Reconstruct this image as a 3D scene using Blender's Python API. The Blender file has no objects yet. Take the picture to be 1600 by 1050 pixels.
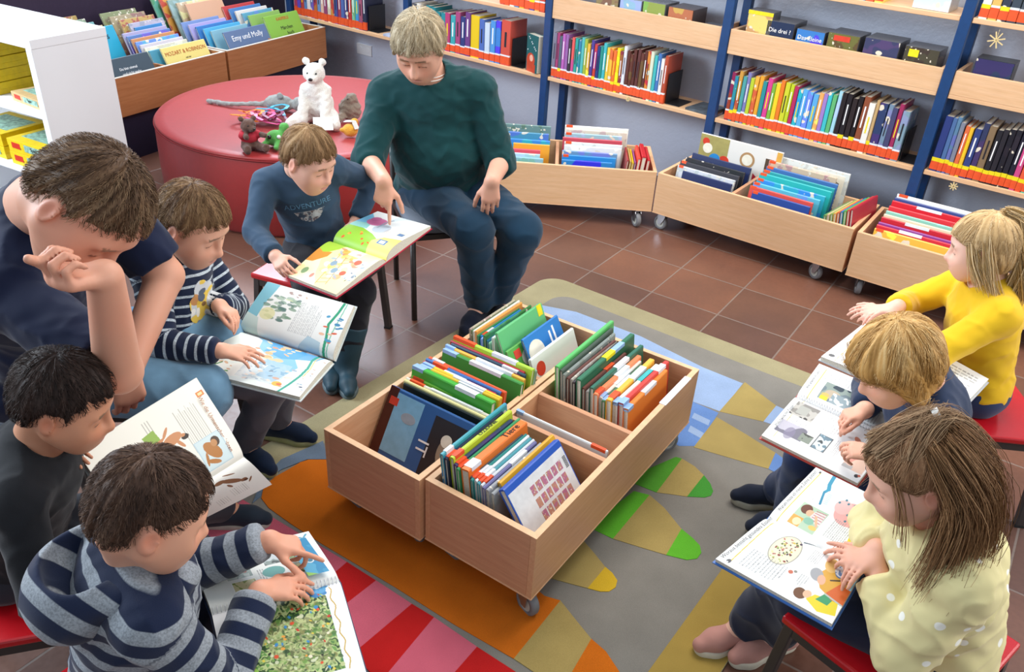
import bpy, bmesh, math, random
import numpy as np
from mathutils import Vector, Matrix, Euler
random.seed(7); np.random.seed(7)
PI = math.pi
SC = bpy.context.scene
COL = SC.collection

# ------------------------------------------------------------------ camera
F_PX, PITCH, ROLL, CAM_H = 1307.77, math.radians(31.342), math.radians(3.575), 1.86
cam_data = bpy.data.cameras.new('camera'); cam = bpy.data.objects.new('camera', cam_data); COL.objects.link(cam)
cam_data.sensor_fit = 'HORIZONTAL'; cam_data.sensor_width = 36; cam_data.lens = F_PX/1600*36
cam_data.clip_start = 0.05; cam_data.clip_end = 60
cam.location = (0, 0, CAM_H)
_fw = Vector((0, math.cos(PITCH), -math.sin(PITCH))); _u0 = Vector((0, math.sin(PITCH), math.cos(PITCH))); _r0 = Vector((1, 0, 0))
_ri = _r0*math.cos(ROLL)+_u0*math.sin(ROLL); _up = -_r0*math.sin(ROLL)+_u0*math.cos(ROLL)
cam.rotation_euler = Matrix((( _ri.x, _up.x, -_fw.x), (_ri.y, _up.y, -_fw.y), (_ri.z, _up.z, -_fw.z))).to_euler()
SC.camera = cam

# ------------------------------------------------------------------ light
SC.view_settings.view_transform = 'Standard'; SC.view_settings.look = 'None'
SC.view_settings.exposure = 0.2; SC.view_settings.gamma = 1.0; SC.view_settings.use_curve_mapping = False
world = bpy.data.worlds.new('daylight'); SC.world = world; world.use_nodes = True
bg = world.node_tree.nodes['Background']; bg.inputs[0].default_value = (0.80, 0.90, 1.0, 1); bg.inputs[1].default_value = 0.62
def area(name, loc, look, size, power, colour):
    d = bpy.data.lights.new(name, 'AREA'); d.shape = 'RECTANGLE'; d.size, d.size_y = size; d.energy = power; d.color = colour
    o = bpy.data.objects.new(name, d); COL.objects.link(o); o.location = loc
    o.rotation_euler = (Vector(look)-Vector(loc)).to_track_quat('-Z', 'Y').to_euler(); return o
area('window_daylight', (-4.6, 2.6, 2.7), (-.2, 3.4, 0.3), (2.6, 1.7), 250, (0.80, 0.90, 1.0))
area('far_window_daylight', (-2.15, 6.2, 2.85), (0.2, 2.6, 0.2), (1.9, 1.3), 120, (0.80, 0.89, 1.0))
area('ceiling_luminaire', (0.9, 3.2, 3.4), (0.9, 3.2, 0), (2.6, 1.8), 95, (1.0, 0.94, 0.87))
area('camera_side_fill', (4.0, 1.0, 2.4), (0.6, 2.6, 0.4), (2.0, 1.6), 80, (1.0, 0.97, 0.93))  # added fill lamp, unseen, from the camera side to brighten the back wall

# ------------------------------------------------------------------ materials
_m = {}
def lin(c):
    return tuple((x/12.92 if x <= .04045 else ((x+.055)/1.055)**2.4) for x in c)
def hx(s):
    s = s.lstrip('#'); return lin(tuple(int(s[i:i+2], 16)/255 for i in (0, 2, 4)))
class NT:
    def __init__(s, name, rough=.5, spec=.5, metal=0):
        s.m = bpy.data.materials.new(name); s.m.use_nodes = True; s.t = s.m.node_tree; s.n = s.t.nodes; s.l = s.t.links
        s.b = s.n['Principled BSDF']; s.b.inputs['Roughness'].default_value = rough
        s.b.inputs['Specular IOR Level'].default_value = spec; s.b.inputs['Metallic'].default_value = metal
    def node(s, typ, **kw):
        n = s.n.new(typ)
        for k, v in kw.items():
            if k.startswith('i_'): n.inputs[k[2:].replace('_', ' ')].default_value = v
            elif k.startswith('x_'): n.inputs[int(k[2:])].default_value = v
            else: setattr(n, k, v)
        return n
    def link(s, a, b): s.l.new(a, b)
    def col(s, v):
        if hasattr(v, 'is_output') or hasattr(v, 'links'): s.link(v, s.b.inputs['Base Color'])
        else: s.b.inputs['Base Color'].default_value = (*v, 1)
    def coords(s, scale=(1, 1, 1), kind='Object'):
        tc = s.node('ShaderNodeTexCoord'); mp = s.node('ShaderNodeMapping'); mp.inputs['Scale'].default_value = scale
        s.link(tc.outputs[kind], mp.inputs['Vector']); return mp.outputs['Vector']
    def noise(s, scale, detail=3, vec=None, rough=.5):
        n = s.node('ShaderNodeTexNoise'); n.inputs['Scale'].default_value = scale; n.inputs['Detail'].default_value = detail
        n.inputs['Roughness'].default_value = rough
        if vec is not None: s.link(vec, n.inputs['Vector'])
        return n.outputs['Fac']
    def ramp(s, fac, stops, interp='LINEAR'):
        r = s.node('ShaderNodeValToRGB'); r.color_ramp.interpolation = interp
        e = r.color_ramp.elements
        while len(e) > 1: e.remove(e[-1])
        e[0].position = stops[0][0]; e[0].color = (*stops[0][1], 1)
        for p, c in stops[1:]:
            q = e.new(p); q.color = (*c, 1)
        s.link(fac, r.inputs['Fac']); return r.outputs['Color']
    def mix(s, fac, a, b, mode='MIX'):
        n = s.node('ShaderNodeMix', data_type='RGBA', blend_type=mode)
        for v, i in ((fac, 0), (a, 6), (b, 7)):
            if hasattr(v, 'is_output'): s.link(v, n.inputs[i])
            elif i == 0: n.inputs[0].default_value = v
            else: n.inputs[i].default_value = (*v, 1)
        return n.outputs[2]
    def bump(s, h, strength=.3, dist=.002):
        n = s.node('ShaderNodeBump'); n.inputs['Strength'].default_value = strength; n.inputs['Distance'].default_value = dist
        s.link(h, n.inputs['Height']); s.link(n.outputs['Normal'], s.b.inputs['Normal'])
def sc(c, k): return tuple(min(1, x*k) for x in c)
def mat(name, c, rough=.5, spec=.4, metal=0, nz=40, var=.08, bump=0, bscale=300):
    """plain procedural paint: base colour with soft mottling and optional fine bump"""
    if name in _m: return _m[name]
    k = NT(name, rough, spec, metal)
    v = k.coords(); n = k.noise(nz, 3, v)
    k.col(k.ramp(n, [(.3, sc(c, 1-var)), (.7, sc(c, 1+var))]))
    if bump: k.bump(k.noise(bscale, 2, v), bump, .001)
    _m[name] = k.m; return k.m
def mat_wood(name, c1, c2, along='X'):
    if name in _m: return _m[name]
    k = NT(name, .42, .4)
    s = {'X': (1.2, 22, 22), 'Y': (22, 1.2, 22), 'Z': (22, 22, 1.2)}[along]
    v = k.coords(s); n = k.noise(3.0, 5, v, .6); w = k.noise(14, 2, v)
    a = k.ramp(n, [(.3, c1), (.7, c2)]); b = k.ramp(w, [(.25, (.80, .78, .76)), (.6, (1, 1, 1))])
    k.col(k.mix(.5, a, b, 'MULTIPLY')); k.bump(n, .06, .0005); _m[name] = k.m; return k.m
def mat_objcol(name, rough=.45, var=0.0, pattern=None):
    """one cover material; every book brings its own colour (object colour) and its own random picture"""
    if name in _m: return _m[name]
    k = NT(name, rough, .45); oi = k.node('ShaderNodeObjectInfo'); c = oi.outputs['Color']
    if pattern:
        v = k.coords((1, 1, 1)); ad = k.node('ShaderNodeVectorMath', operation='ADD')
        mu = k.node('ShaderNodeMath', operation='MULTIPLY'); mu.inputs[1].default_value = 37; k.link(oi.outputs['Random'], mu.inputs[0])
        k.link(v, ad.inputs[0]); k.link(mu.outputs[0], ad.inputs[1])
        n = k.noise(pattern[0], 2, ad.outputs[0])
        hs = k.node('ShaderNodeHueSaturation'); k.link(c, hs.inputs['Color']); hs.inputs['Hue'].default_value = pattern[2]; hs.inputs['Value'].default_value = pattern[3]
        f = k.ramp(n, [(pattern[1], (0, 0, 0)), (pattern[1]+.02, (1, 1, 1))])
        n2 = k.noise(pattern[0]*2.3, 1, ad.outputs[0]); f2 = k.ramp(n2, [(.66, (0, 0, 0)), (.68, (1, 1, 1))])
        c2 = k.mix(f, c, hs.outputs['Color']); c = k.mix(f2, c2, (.75, .68, .55))
    k.col(c); _m[name] = k.m; return k.m
def mat_attr(name, attr='tint', rough=.55, spec=.35, sss=0, bump=0, bscale=400, sheen=0):
    if name in _m: return _m[name]
    k = NT(name, rough, spec); a = k.node('ShaderNodeAttribute', attribute_name=attr); k.col(a.outputs['Color'])
    if sss:
        k.b.inputs['Subsurface Weight'].default_value = sss; k.b.inputs['Subsurface Radius'].default_value = (1, .35, .2); k.b.inputs['Subsurface Scale'].default_value = .006
    if bump: k.bump(k.noise(bscale, 2, k.coords()), bump, .0008)
    _m[name] = k.m; return k.m

# ------------------------------------------------------------------ object helpers
def link(o, parent=None):
    COL.objects.link(o)
    if parent is not None: o.parent = parent
    return o
def tag(o, label=None, cat=None, group=None, kind=None):
    if label: o['label'] = label
    if cat: o['category'] = cat
    if group: o['group'] = group
    if kind: o['kind'] = kind
    return o
def thing(name, label, cat, loc=(0, 0, 0), rz=0, group=None):
    o = bpy.data.objects.new(name, None); o.empty_display_size = .05; link(o); o.location = loc; o.rotation_euler = (0, 0, rz)
    return tag(o, label, cat, group)
def smooth(me):
    me.polygons.foreach_set('use_smooth', [True]*len(me.polygons))
class MB:
    """collects shapes, then becomes ONE mesh object"""
    def __init__(s): s.v = []; s.f = []; s.mi = []; s.cur = 0
    def add(s, vs, fs):
        b = len(s.v); s.v += [tuple(v) for v in vs]; s.f += [tuple(i+b for i in f) for f in fs]; s.mi += [s.cur]*len(fs); return s
    def box(s, x0, x1, y0, y1, z0, z1, M=None):
        vs = [(x, y, z) for z in (z0, z1) for y in (y0, y1) for x in (x0, x1)]
        if M is not None: vs = [tuple(M @ Vector(v)) for v in vs]
        return s.add(vs, [(0, 2, 3, 1), (4, 5, 7, 6), (0, 1, 5, 4), (2, 6, 7, 3), (0, 4, 6, 2), (1, 3, 7, 5)])
    def bar(s, a, b, w, h, upv=(0, 0, 1)):
        a = Vector(a); b = Vector(b); d = (b-a).normalized(); u = Vector(upv)
        r = d.cross(u)
        if r.length < 1e-4: r = d.cross(Vector((1, 0, 0)))
        r.normalize(); u = r.cross(d)
        vs = [p+r*sx*w/2+u*sy*h/2 for p in (a, b) for sx, sy in ((-1, -1), (1, -1), (1, 1), (-1, 1))]
        return s.add(vs, [(3, 2, 1, 0), (4, 5, 6, 7), (0, 1, 5, 4), (1, 2, 6, 5), (2, 3, 7, 6), (3, 0, 4, 7)])
    def tube(s, pts, r, n=10, cap=True):
        pts = [Vector(p) for p in pts]; rs = r if hasattr(r, '__len__') else [r]*len(pts); vs = []; fs = []
        ref = None
        for i, p in enumerate(pts):
            d = (pts[min(i+1, len(pts)-1)]-pts[max(i-1, 0)]).normalized()
            if ref is None:
                ref = d.cross(Vector((0, 0, 1)))
                if ref.length < .1: ref = d.cross(Vector((1, 0, 0)))
            ref = (ref-d*ref.dot(d)).normalized(); q = d.cross(ref)
            for k in range(n):
                t = 2*PI*k/n; vs.append(p+(ref*math.cos(t)+q*math.sin(t))*rs[i])
        for i in range(len(pts)-1):
            for k in range(n): a = i*n+k; b = i*n+(k+1) % n; fs.append((a, b, b+n, a+n))
        if cap: fs.append(tuple(range(n))[::-1]); fs.append(tuple(len(vs)-n+k for k in range(n)))
        return s.add(vs, fs)
    def disc(s, c, axis, r, h, n=24):
        c = Vector(c); ax = Vector(axis).normalized(); return s.tube([c-ax*h/2, c+ax*h/2], r, n)
    def prism(s, poly, z0, z1, M=None):
        n = len(poly); vs = [(x, y, z0) for x, y in poly]+[(x, y, z1) for x, y in poly]
        if M is not None: vs = [tuple(M @ Vector(v)) for v in vs]
        fs = [tuple(range(n))[::-1], tuple(range(n, 2*n))]+[(i, (i+1) % n, n+(i+1) % n, n+i) for i in range(n)]
        return s.add(vs, fs)
    def build(s, name, mats, parent=None, bevel=0, sm=False, label=None):
        me = bpy.data.meshes.new(name); me.from_pydata(s.v, [], s.f)
        for m in (mats if isinstance(mats, (list, tuple)) else [mats]): me.materials.append(m)
        if any(s.mi): me.polygons.foreach_set('material_index', s.mi)
        bm = bmesh.new(); bm.from_mesh(me); bmesh.ops.recalc_face_normals(bm, faces=bm.faces[:]); bm.to_mesh(me); bm.free()
        if sm: smooth(me)
        o = bpy.data.objects.new(name, me); link(o, parent)
        if bevel:
            md = o.modifiers.new('bevel', 'BEVEL'); md.width = bevel; md.segments = 2; md.limit_method = 'ANGLE'
        if label: o['label'] = label
        return o
def copy_tree(o, parent=None):
    c = o.copy(); link(c, parent)
    for ch in [x for x in list(o.children)]: copy_tree(ch, c)
    return c
def text_mesh(name, body, size, m, parent, M, ext=.0004, align='CENTER', font_bold=False, sx=1.0):
    cu = bpy.data.curves.new(name, 'FONT'); cu.body = body; cu.size = size; cu.extrude = ext; cu.align_x = align; cu.align_y = 'CENTER'; cu.resolution_u = 3
    if font_bold: cu.offset = size*.018
    t = bpy.data.objects.new(name, cu); COL.objects.link(t); dg = bpy.context.evaluated_depsgraph_get()
    me = bpy.data.meshes.new_from_object(t.evaluated_get(dg)); bpy.data.objects.remove(t)
    me.transform(M @ Matrix.Diagonal((sx, 1, 1, 1))); me.materials.clear(); me.materials.append(m)
    o = bpy.data.objects.new(name, me); link(o, parent); return o
def frame(origin, x, y):
    """matrix with local x along x, local y towards y"""
    x = Vector(x).normalized(); z = x.cross(Vector(y)).normalized(); y = z.cross(x)
    return Matrix(((x.x, y.x, z.x, origin[0]), (x.y, y.y, z.y, origin[1]), (x.z, y.z, z.z, origin[2]), (0, 0, 0, 1)))
# ------------------------------------------------------------------ measured places (metres)
JOINTS = {"woman": {"P": [-0.33, 3.42, 0.53], "N": [-0.3872, 3.348, 1.0], "Hc": [-0.4144, 3.2279, 1.13], "SR": [-0.5629, 3.3457, 0.907], "SL": [-0.1956, 3.3318, 0.9495], "C": [-0.3689, 3.371, 0.8496], "front": [-0.0198, -0.9879, -0.1538], "HR": [-0.4222, 3.397, 0.51], "HL": [-0.2378, 3.443, 0.51], "WL": [-0.1126, 3.0349, 0.7], "EL": [-0.0905, 3.2834, 0.6836], "AL": [-0.0731, 3.2332, 0.1], "KL": [0.0136, 3.0958, 0.4765], "WR": [-0.5051, 2.9078, 0.72], "ER": [-0.6039, 3.1373, 0.7096], "AR": [-0.1476, 3.1654, 0.1], "KR": [-0.1811, 3.0415, 0.4894]},
  "man": {"P": [-1.3, 1.9, 0.56], "N": [-1.053, 1.6889, 1.09], "Hc": [-0.8235, 1.4656, 1.19], "SR": [-1.0731, 1.532, 0.9548], "SL": [-1.0519, 1.8971, 1.0903], "C": [-1.1321, 1.7565, 0.9204], "front": [0.9161, 0.0916, -0.3904], "HR": [-1.2905, 1.8055, 0.54], "HL": [-1.3095, 1.9945, 0.54], "WL": [-0.9413, 1.6898, 0.66], "EL": [-0.9093, 1.9084, 0.8152], "AL": [-1.0692, 2.0822, 0.09], "KL": [-0.8918, 2.1493, 0.4759], "WR": [-0.7517, 1.3432, 1.115], "ER": [-0.8052, 1.4091, 0.8587], "AR": [-1.0676, 1.8982, 0.09], "KR": [-0.8543, 1.8847, 0.4631]},
  "blue": {"P": [-0.78, 2.97, 0.42], "N": [-0.8216, 2.9106, 0.75], "Hc": [-0.7202, 2.7068, 0.86], "SR": [-0.9344, 2.8787, 0.6942], "SL": [-0.7002, 2.9548, 0.7374], "C": [-0.8083, 2.9296, 0.6444], "front": [0.3277, -0.9362, -0.1273], "HR": [-0.8414, 2.9485, 0.4], "HL": [-0.7186, 2.9915, 0.4], "WL": [-0.6277, 2.9628, 0.53], "EL": [-0.5813, 3.0977, 0.6397], "AL": [-0.6256, 2.6458, 0.08], "KL": [-0.5712, 2.6977, 0.3704], "WR": [-0.8261, 2.5629, 0.56], "ER": [-0.9349, 2.7054, 0.5756], "AR": [-0.6808, 2.6754, 0.08], "KR": [-0.7347, 2.6374, 0.3727]},
  "stripe": {"P": [-1.03, 2.13, 0.42], "N": [-0.9958, 2.189, 0.74], "Hc": [-0.8911, 2.0947, 0.88], "SR": [-1.0218, 2.0622, 0.7304], "SL": [-0.9771, 2.3032, 0.6812], "C": [-1.0067, 2.1701, 0.6376], "front": [0.9783, -0.1957, -0.0685], "HR": [-1.036, 2.0703, 0.4], "HL": [-1.024, 2.1897, 0.4], "WL": [-0.8722, 2.1358, 0.6], "EL": [-0.8782, 2.2793, 0.509], "AL": [-0.7887, 2.2782, 0.08], "KL": [-0.7305, 2.2781, 0.3539], "WR": [-0.8002, 1.9273, 0.58], "ER": [-0.9696, 1.9419, 0.5793], "AR": [-0.857, 2.1488, 0.08], "KR": [-0.7404, 2.1368, 0.3343]},
  "dark": {"P": [-1.09, 1.33, 0.42], "N": [-0.9549, 1.317, 0.735], "Hc": [-0.8654, 1.3099, 0.85], "SR": [-0.9437, 1.1917, 0.6869], "SL": [-0.9936, 1.4449, 0.7188], "C": [-0.9981, 1.3211, 0.6342], "front": [0.8988, 0.2247, -0.3763], "HR": [-1.084, 1.2703, 0.4], "HL": [-1.096, 1.3897, 0.4], "WL": [-0.9647, 1.4195, 0.62], "EL": [-1.012, 1.5741, 0.5673], "AL": [-0.8372, 1.8455, 0.08], "KL": [-0.9473, 1.6239, 0.2617], "WR": [-0.7611, 1.2007, 0.58], "ER": [-0.8866, 1.1058, 0.5156], "AR": [-0.8401, 1.6638, 0.08], "KR": [-0.8924, 1.4889, 0.2923]},
  "hood": {"P": [-0.7, 1.04, 0.42], "N": [-0.6355, 1.0351, 0.735], "Hc": [-0.5754, 1.0166, 0.86], "SR": [-0.5734, 0.9267, 0.6849], "SL": [-0.7116, 1.1446, 0.7166], "C": [-0.6561, 1.0367, 0.6342], "front": [0.8228, 0.5453, -0.16], "HR": [-0.6698, 0.9881, 0.4], "HL": [-0.7302, 1.0919, 0.4], "WL": [-0.4652, 1.215, 0.6], "EL": [-0.6299, 1.1785, 0.5372], "AL": [-0.5472, 1.3829, 0.08], "KL": [-0.5457, 1.3371, 0.3562], "WR": [-0.4571, 1.1096, 0.57], "ER": [-0.4812, 0.9423, 0.5081], "AR": [-0.3588, 1.1828, 0.08], "KR": [-0.4055, 1.1431, 0.3532]},
  "yellow": {"P": [1.5, 2.28, 0.42], "N": [1.4286, 2.29, 0.745], "Hc": [1.3693, 2.3016, 0.87], "SR": [1.4553, 2.4175, 0.7111], "SL": [1.4169, 2.1604, 0.7106], "C": [1.4514, 2.2868, 0.641], "front": [-0.9655, 0.1448, -0.2166], "HR": [1.5089, 2.3393, 0.4], "HL": [1.4911, 2.2207, 0.4], "WL": [1.1489, 2.282, 0.64], "EL": [1.2505, 2.1308, 0.5859], "AL": [1.3275, 2.366, 0.08], "KL": [1.2077, 2.325, 0.3297], "WR": [1.1727, 2.2818, 0.66], "ER": [1.2778, 2.4279, 0.5993], "AR": [1.371, 2.5602, 0.08], "KR": [1.2712, 2.5289, 0.3397]},
  "blond": {"P": [1.16, 1.8, 0.42], "N": [1.0208, 1.732, 0.745], "Hc": [0.8782, 1.6346, 0.86], "SR": [1.0527, 1.8628, 0.7472], "SL": [1.016, 1.6144, 0.6796], "C": [1.0654, 1.7538, 0.641], "front": [-0.9114, 0.2279, -0.3426], "HR": [1.1689, 1.8593, 0.4], "HL": [1.1511, 1.7407, 0.4], "WL": [0.915, 1.642, 0.58], "EL": [0.9859, 1.5005, 0.518], "AL": [0.8855, 2.0752, 0.08], "KL": [0.9207, 1.9309, 0.3173], "WR": [0.939, 1.809, 0.6], "ER": [1.0061, 1.9641, 0.5812], "AR": [0.9011, 1.9733, 0.08], "KR": [0.8662, 1.9024, 0.3486]},
  "cream": {"P": [0.98, 1.27, 0.42], "N": [0.8752, 1.2527, 0.735], "Hc": [0.7734, 1.2414, 0.86], "SR": [0.9016, 1.383, 0.714], "SL": [0.8709, 1.126, 0.6897], "C": [0.9088, 1.2582, 0.6342], "front": [-0.9417, 0.1413, -0.3054], "HR": [0.9889, 1.3293, 0.4], "HL": [0.9711, 1.2107, 0.4], "WL": [0.7853, 1.2638, 0.585], "EL": [0.8161, 1.1214, 0.4974], "AL": [0.7506, 1.5111, 0.08], "KL": [0.7261, 1.3873, 0.3299], "WR": [0.7959, 1.2916, 0.6], "ER": [0.8506, 1.4355, 0.5278], "AR": [0.6687, 1.5257, 0.08], "KR": [0.7091, 1.4517, 0.347]}}
RUG = [('lightblue', [(0.102, 3.33), (0.281, 3.282), (0.553, 3.105), (0.789, 2.886), (0.932, 2.786), (0.806, 2.585), (0.693, 2.648), (0.501, 2.578), (0.058, 2.884)]),
  ('blue', [(0.7, 2.644), (0.797, 2.576), (0.779, 2.542), (0.735, 2.464), (0.682, 2.366), (0.617, 2.359), (0.493, 2.497)]),
  ('lightblue', [(0.703, 2.566), (0.757, 2.524), (0.744, 2.491), (0.689, 2.533)]),
  ('lightblue', [(0.677, 2.485), (0.72, 2.443), (0.703, 2.412), (0.662, 2.449)]),
  ('tan', [(0.942, 2.796), (1.032, 2.646), (0.958, 2.537), (0.801, 2.584)]),
  ('lightblue', [(1.032, 2.646), (1.099, 2.591), (1.044, 2.495), (0.958, 2.537)]),
  ('tan', [(0.785, 2.547), (0.876, 2.451), (0.96, 2.354), (0.914, 2.263), (0.811, 2.301), (0.669, 2.357)]),
  ('blue', [(0.96, 2.354), (0.986, 2.317), (0.943, 2.235), (0.914, 2.263)]),
  ('green', [(0.597, 2.296), (0.618, 2.289), (0.508, 2.105), (0.442, 2.14), (0.406, 2.16)]),
  ('tan', [(0.618, 2.289), (0.657, 2.25), (0.681, 2.207), (0.607, 2.094), (0.56, 2.1), (0.508, 2.105)]),
  ('darkgreen', [(0.681, 2.207), (0.696, 2.166), (0.699, 2.129), (0.688, 2.106), (0.665, 2.095), (0.607, 2.094)]),
  ('brightgreen', [(0.433, 2.104), (0.483, 2.09), (0.348, 1.881), (0.296, 1.912), (0.277, 1.931)]),
  ('tan', [(0.483, 2.09), (0.525, 2.032), (0.567, 1.942), (0.505, 1.827), (0.43, 1.852), (0.348, 1.881)]),
  ('brightgreen', [(0.567, 1.942), (0.596, 1.906), (0.614, 1.875), (0.614, 1.845), (0.597, 1.82), (0.565, 1.812), (0.505, 1.827)]),
  ('tan', [(0.255, 1.867), (0.286, 1.817), (0.317, 1.763), (0.261, 1.678), (0.215, 1.69), (0.155, 1.707)]),
  ('yellow', [(0.317, 1.763), (0.336, 1.742), (0.349, 1.714), (0.342, 1.688), (0.322, 1.671), (0.297, 1.669), (0.261, 1.678)]),
  ('orange', [(-0.756, 1.961), (-0.764, 2.013), (-0.742, 2.064), (-0.71, 2.102), (-0.678, 2.144), (-0.641, 2.168), (-0.597, 2.167), (-0.281, 2.057), (0.137, 1.64), (0.182, 1.627), (0.118, 1.523), (0.057, 1.425), (-0.107, 1.522), (-0.29, 1.641), (-0.521, 1.782), (-0.636, 1.858), (-0.722, 1.921)]),
  ('tan', [(0.182, 1.627), (0.225, 1.56), (0.263, 1.503), (0.207, 1.394), (0.137, 1.324), (0.112, 1.387), (0.057, 1.425), (0.118, 1.523)]),
  ('orange', [(0.263, 1.503), (0.3, 1.465), (0.332, 1.403), (0.347, 1.339), (0.16, 1.299), (0.207, 1.394)]),
  ('pink', [(-0.811, 1.949), (-0.518, 1.769), (-0.696, 1.519), (-1.018, 1.583)]),
  ('pink', [(-0.518, 1.769), (-0.437, 1.719), (-0.572, 1.507), (-0.696, 1.519)]),
  ('red', [(-0.437, 1.719), (-0.342, 1.657), (-0.491, 1.461), (-0.572, 1.507)]),
  ('pink', [(-0.342, 1.657), (-0.23, 1.582), (-0.362, 1.406), (-0.491, 1.461)]),
  ('red', [(-0.23, 1.582), (-0.164, 1.541), (-0.275, 1.332), (-0.362, 1.406)]),
  ('pink', [(-0.164, 1.541), (-0.041, 1.454), (-0.135, 1.305), (-0.275, 1.332)]),
  ('red', [(-0.041, 1.454), (0.054, 1.391), (-0.021, 1.278), (-0.135, 1.305)]),
  ('red', [(0.054, 1.391), (0.112, 1.35), (0.028, 1.23), (-0.021, 1.278)]),
  ('greyblue', [(-0.777, 1.937), (-0.778, 2.058), (-0.744, 2.151), (-0.629, 2.261), (-0.593, 2.166), (-0.66, 2.159), (-0.731, 2.1), (-0.767, 2.043), (-0.76, 1.968)])]
QUAD = {'ladybird': [[-0.6748, 2.7692, 0.53], [-0.4613, 2.6509, 0.53], [-0.7704, 2.5046, 0.52], [-0.5836, 2.3925, 0.52], [-0.5531, 3.0215, 0.55], [-0.3333, 2.9142, 0.55]],
  'map': [[-0.8259, 2.1549, 0.51], [-0.5149, 2.0224, 0.51], [-0.893, 1.9412, 0.5], [-0.5682, 1.8453, 0.5], [-0.7631, 2.2676, 0.62], [-0.4735, 2.151, 0.62]],
  'humans': [[-0.6377, 1.5807, 0.5], [-0.8111, 1.3138, 0.5], [-0.7814, 1.7089, 0.64], [-0.9361, 1.4045, 0.64], [-0.593, 1.6224, 0.38], [-0.8076, 1.3945, 0.38]],
  'jungle': [[-0.5529, 1.0983, 0.52], [-0.3234, 1.1984, 0.52], [-0.6483, 1.2432, 0.5], [-0.4239, 1.3474, 0.5], [-0.4461, 0.8919, 0.5], [-0.2265, 0.9853, 0.5]],
  'far': [[1.2808, 2.2287, 0.55], [1.079, 2.0087, 0.55], [1.1318, 2.3666, 0.55], [0.9301, 2.1443, 0.55], [1.404, 2.0773, 0.55], [1.2164, 1.8766, 0.55]],
  'spiral': [[0.8072, 1.943, 0.54], [1.0154, 1.7711, 0.54], [0.6853, 1.8025, 0.5], [0.8878, 1.6288, 0.5], [0.9059, 2.0876, 0.56], [1.1219, 1.9122, 0.56]],
  'teeth': [[0.6113, 1.4415, 0.54], [0.7844, 1.297, 0.54], [0.4769, 1.3312, 0.51], [0.6861, 1.1708, 0.51], [0.7746, 1.6322, 0.54], [0.9444, 1.488, 0.54]]}
# ------------------------------------------------------------------ sculpting by distance fields (numpy + surface nets)
def V(*a): return np.array(a, float)
def nrm(v): v = np.asarray(v, float); return v/max(1e-9, np.linalg.norm(v))
def smin(a, b, k):
    if k <= 0: return np.minimum(a, b)
    h = np.maximum(k-np.abs(a-b), 0)/k; return np.minimum(a, b)-h*h*k*.25
def smax(a, b, k): return -smin(-a, -b, k)
def n3(p, s, seed=0):
    """cheap smooth 3-D noise, -1..1"""
    q = p*s+seed*3.7
    x, y, z = q[:, 0], q[:, 1], q[:, 2]
    return (np.sin(x+1.7*np.sin(y*.9+seed))*np.sin(y*1.1+1.3*np.sin(z*1.2))+np.sin(z*1.3+1.5*np.sin(x*.8+1))*.8)/1.8
class Cone:
    def __init__(s, a, b, r1, r2, cap=0, flat=None):
        s.a = np.asarray(a, float); s.b = np.asarray(b, float); s.r1 = r1; s.r2 = r2; s.cap = cap; s.flat = flat
    def bb(s): r = max(s.r1, s.r2); return np.minimum(s.a, s.b)-r, np.maximum(s.a, s.b)+r
    def d(s, p):
        ba = s.b-s.a; L = ba@ba; pa = p-s.a
        if s.flat is not None:      # squash along a direction: flat = (dir, factor)
            f, k = s.flat; t0 = np.clip((pa@ba)/L, 0, 1)[:, None]; rel = pa-ba*t0; pa = ba*t0+rel+(rel@f)[:, None]*f*(k-1)
        t = np.clip((pa@ba)/L, 0, 1); d = np.linalg.norm(pa-t[:, None]*ba, axis=1)-(s.r1+(s.r2-s.r1)*t)
        if s.cap & 1: d = smax(d, (pa@ba)/np.sqrt(L)-np.sqrt(L), .006)
        if s.cap & 2: d = smax(d, -(pa@ba)/np.sqrt(L), .006)
        return d
class Ell:
    def __init__(s, c, r, R=None):
        s.c = np.asarray(c, float); s.r = np.asarray(r, float); s.R = np.eye(3) if R is None else np.asarray(R, float)   # R columns = axes
    def bb(s): m = s.r.max(); return s.c-m, s.c+m
    def d(s, p):
        q = (p-s.c)@s.R; k0 = np.linalg.norm(q/s.r, axis=1); k1 = np.linalg.norm(q/s.r**2, axis=1)
        return k0*(k0-1)/np.maximum(k1, 1e-6)
class Plane:
    def __init__(s, o, n): s.o = np.asarray(o, float); s.n = nrm(n)
    def bb(s): return None
    def d(s, p): return (p-s.o)@s.n
class Grp:
    def __init__(s): s.it = []
    def add(s, pr, k=.01): s.it.append(('u', pr, k)); return s
    def sub(s, pr, k=.005): s.it.append(('s', pr, k)); return s
    def cut(s, pr, k=.004): s.it.append(('i', pr, k)); return s     # keep the part where pr is negative
    def disp(s, fn): s.it.append(('f', fn, 0)); return s
    def cone(s, a, b, r1, r2, k=.01, cap=0, flat=None): return s.add(Cone(a, b, r1, r2, cap, flat), k)
    def ell(s, c, r, R=None, k=.01): return s.add(Ell(c, r, R), k)
    def bb(s):
        lo = []; hi = []
        for op, pr, k in s.it:
            if op == 'u':
                b = pr.bb(); lo.append(b[0]); hi.append(b[1])
        return np.min(lo, 0), np.max(hi, 0)
    def d(s, p):
        D = None
        for op, pr, k in s.it:
            if op == 'f': D = D+pr(p, D); continue
            q = pr.d(p)
            if D is None: D = q
            elif op == 'u': D = smin(D, q, k)
            elif op == 's': D = smax(D, -q, k)
            else: D = smax(D, q, k)
        return D
VOXK = 1.0
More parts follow.
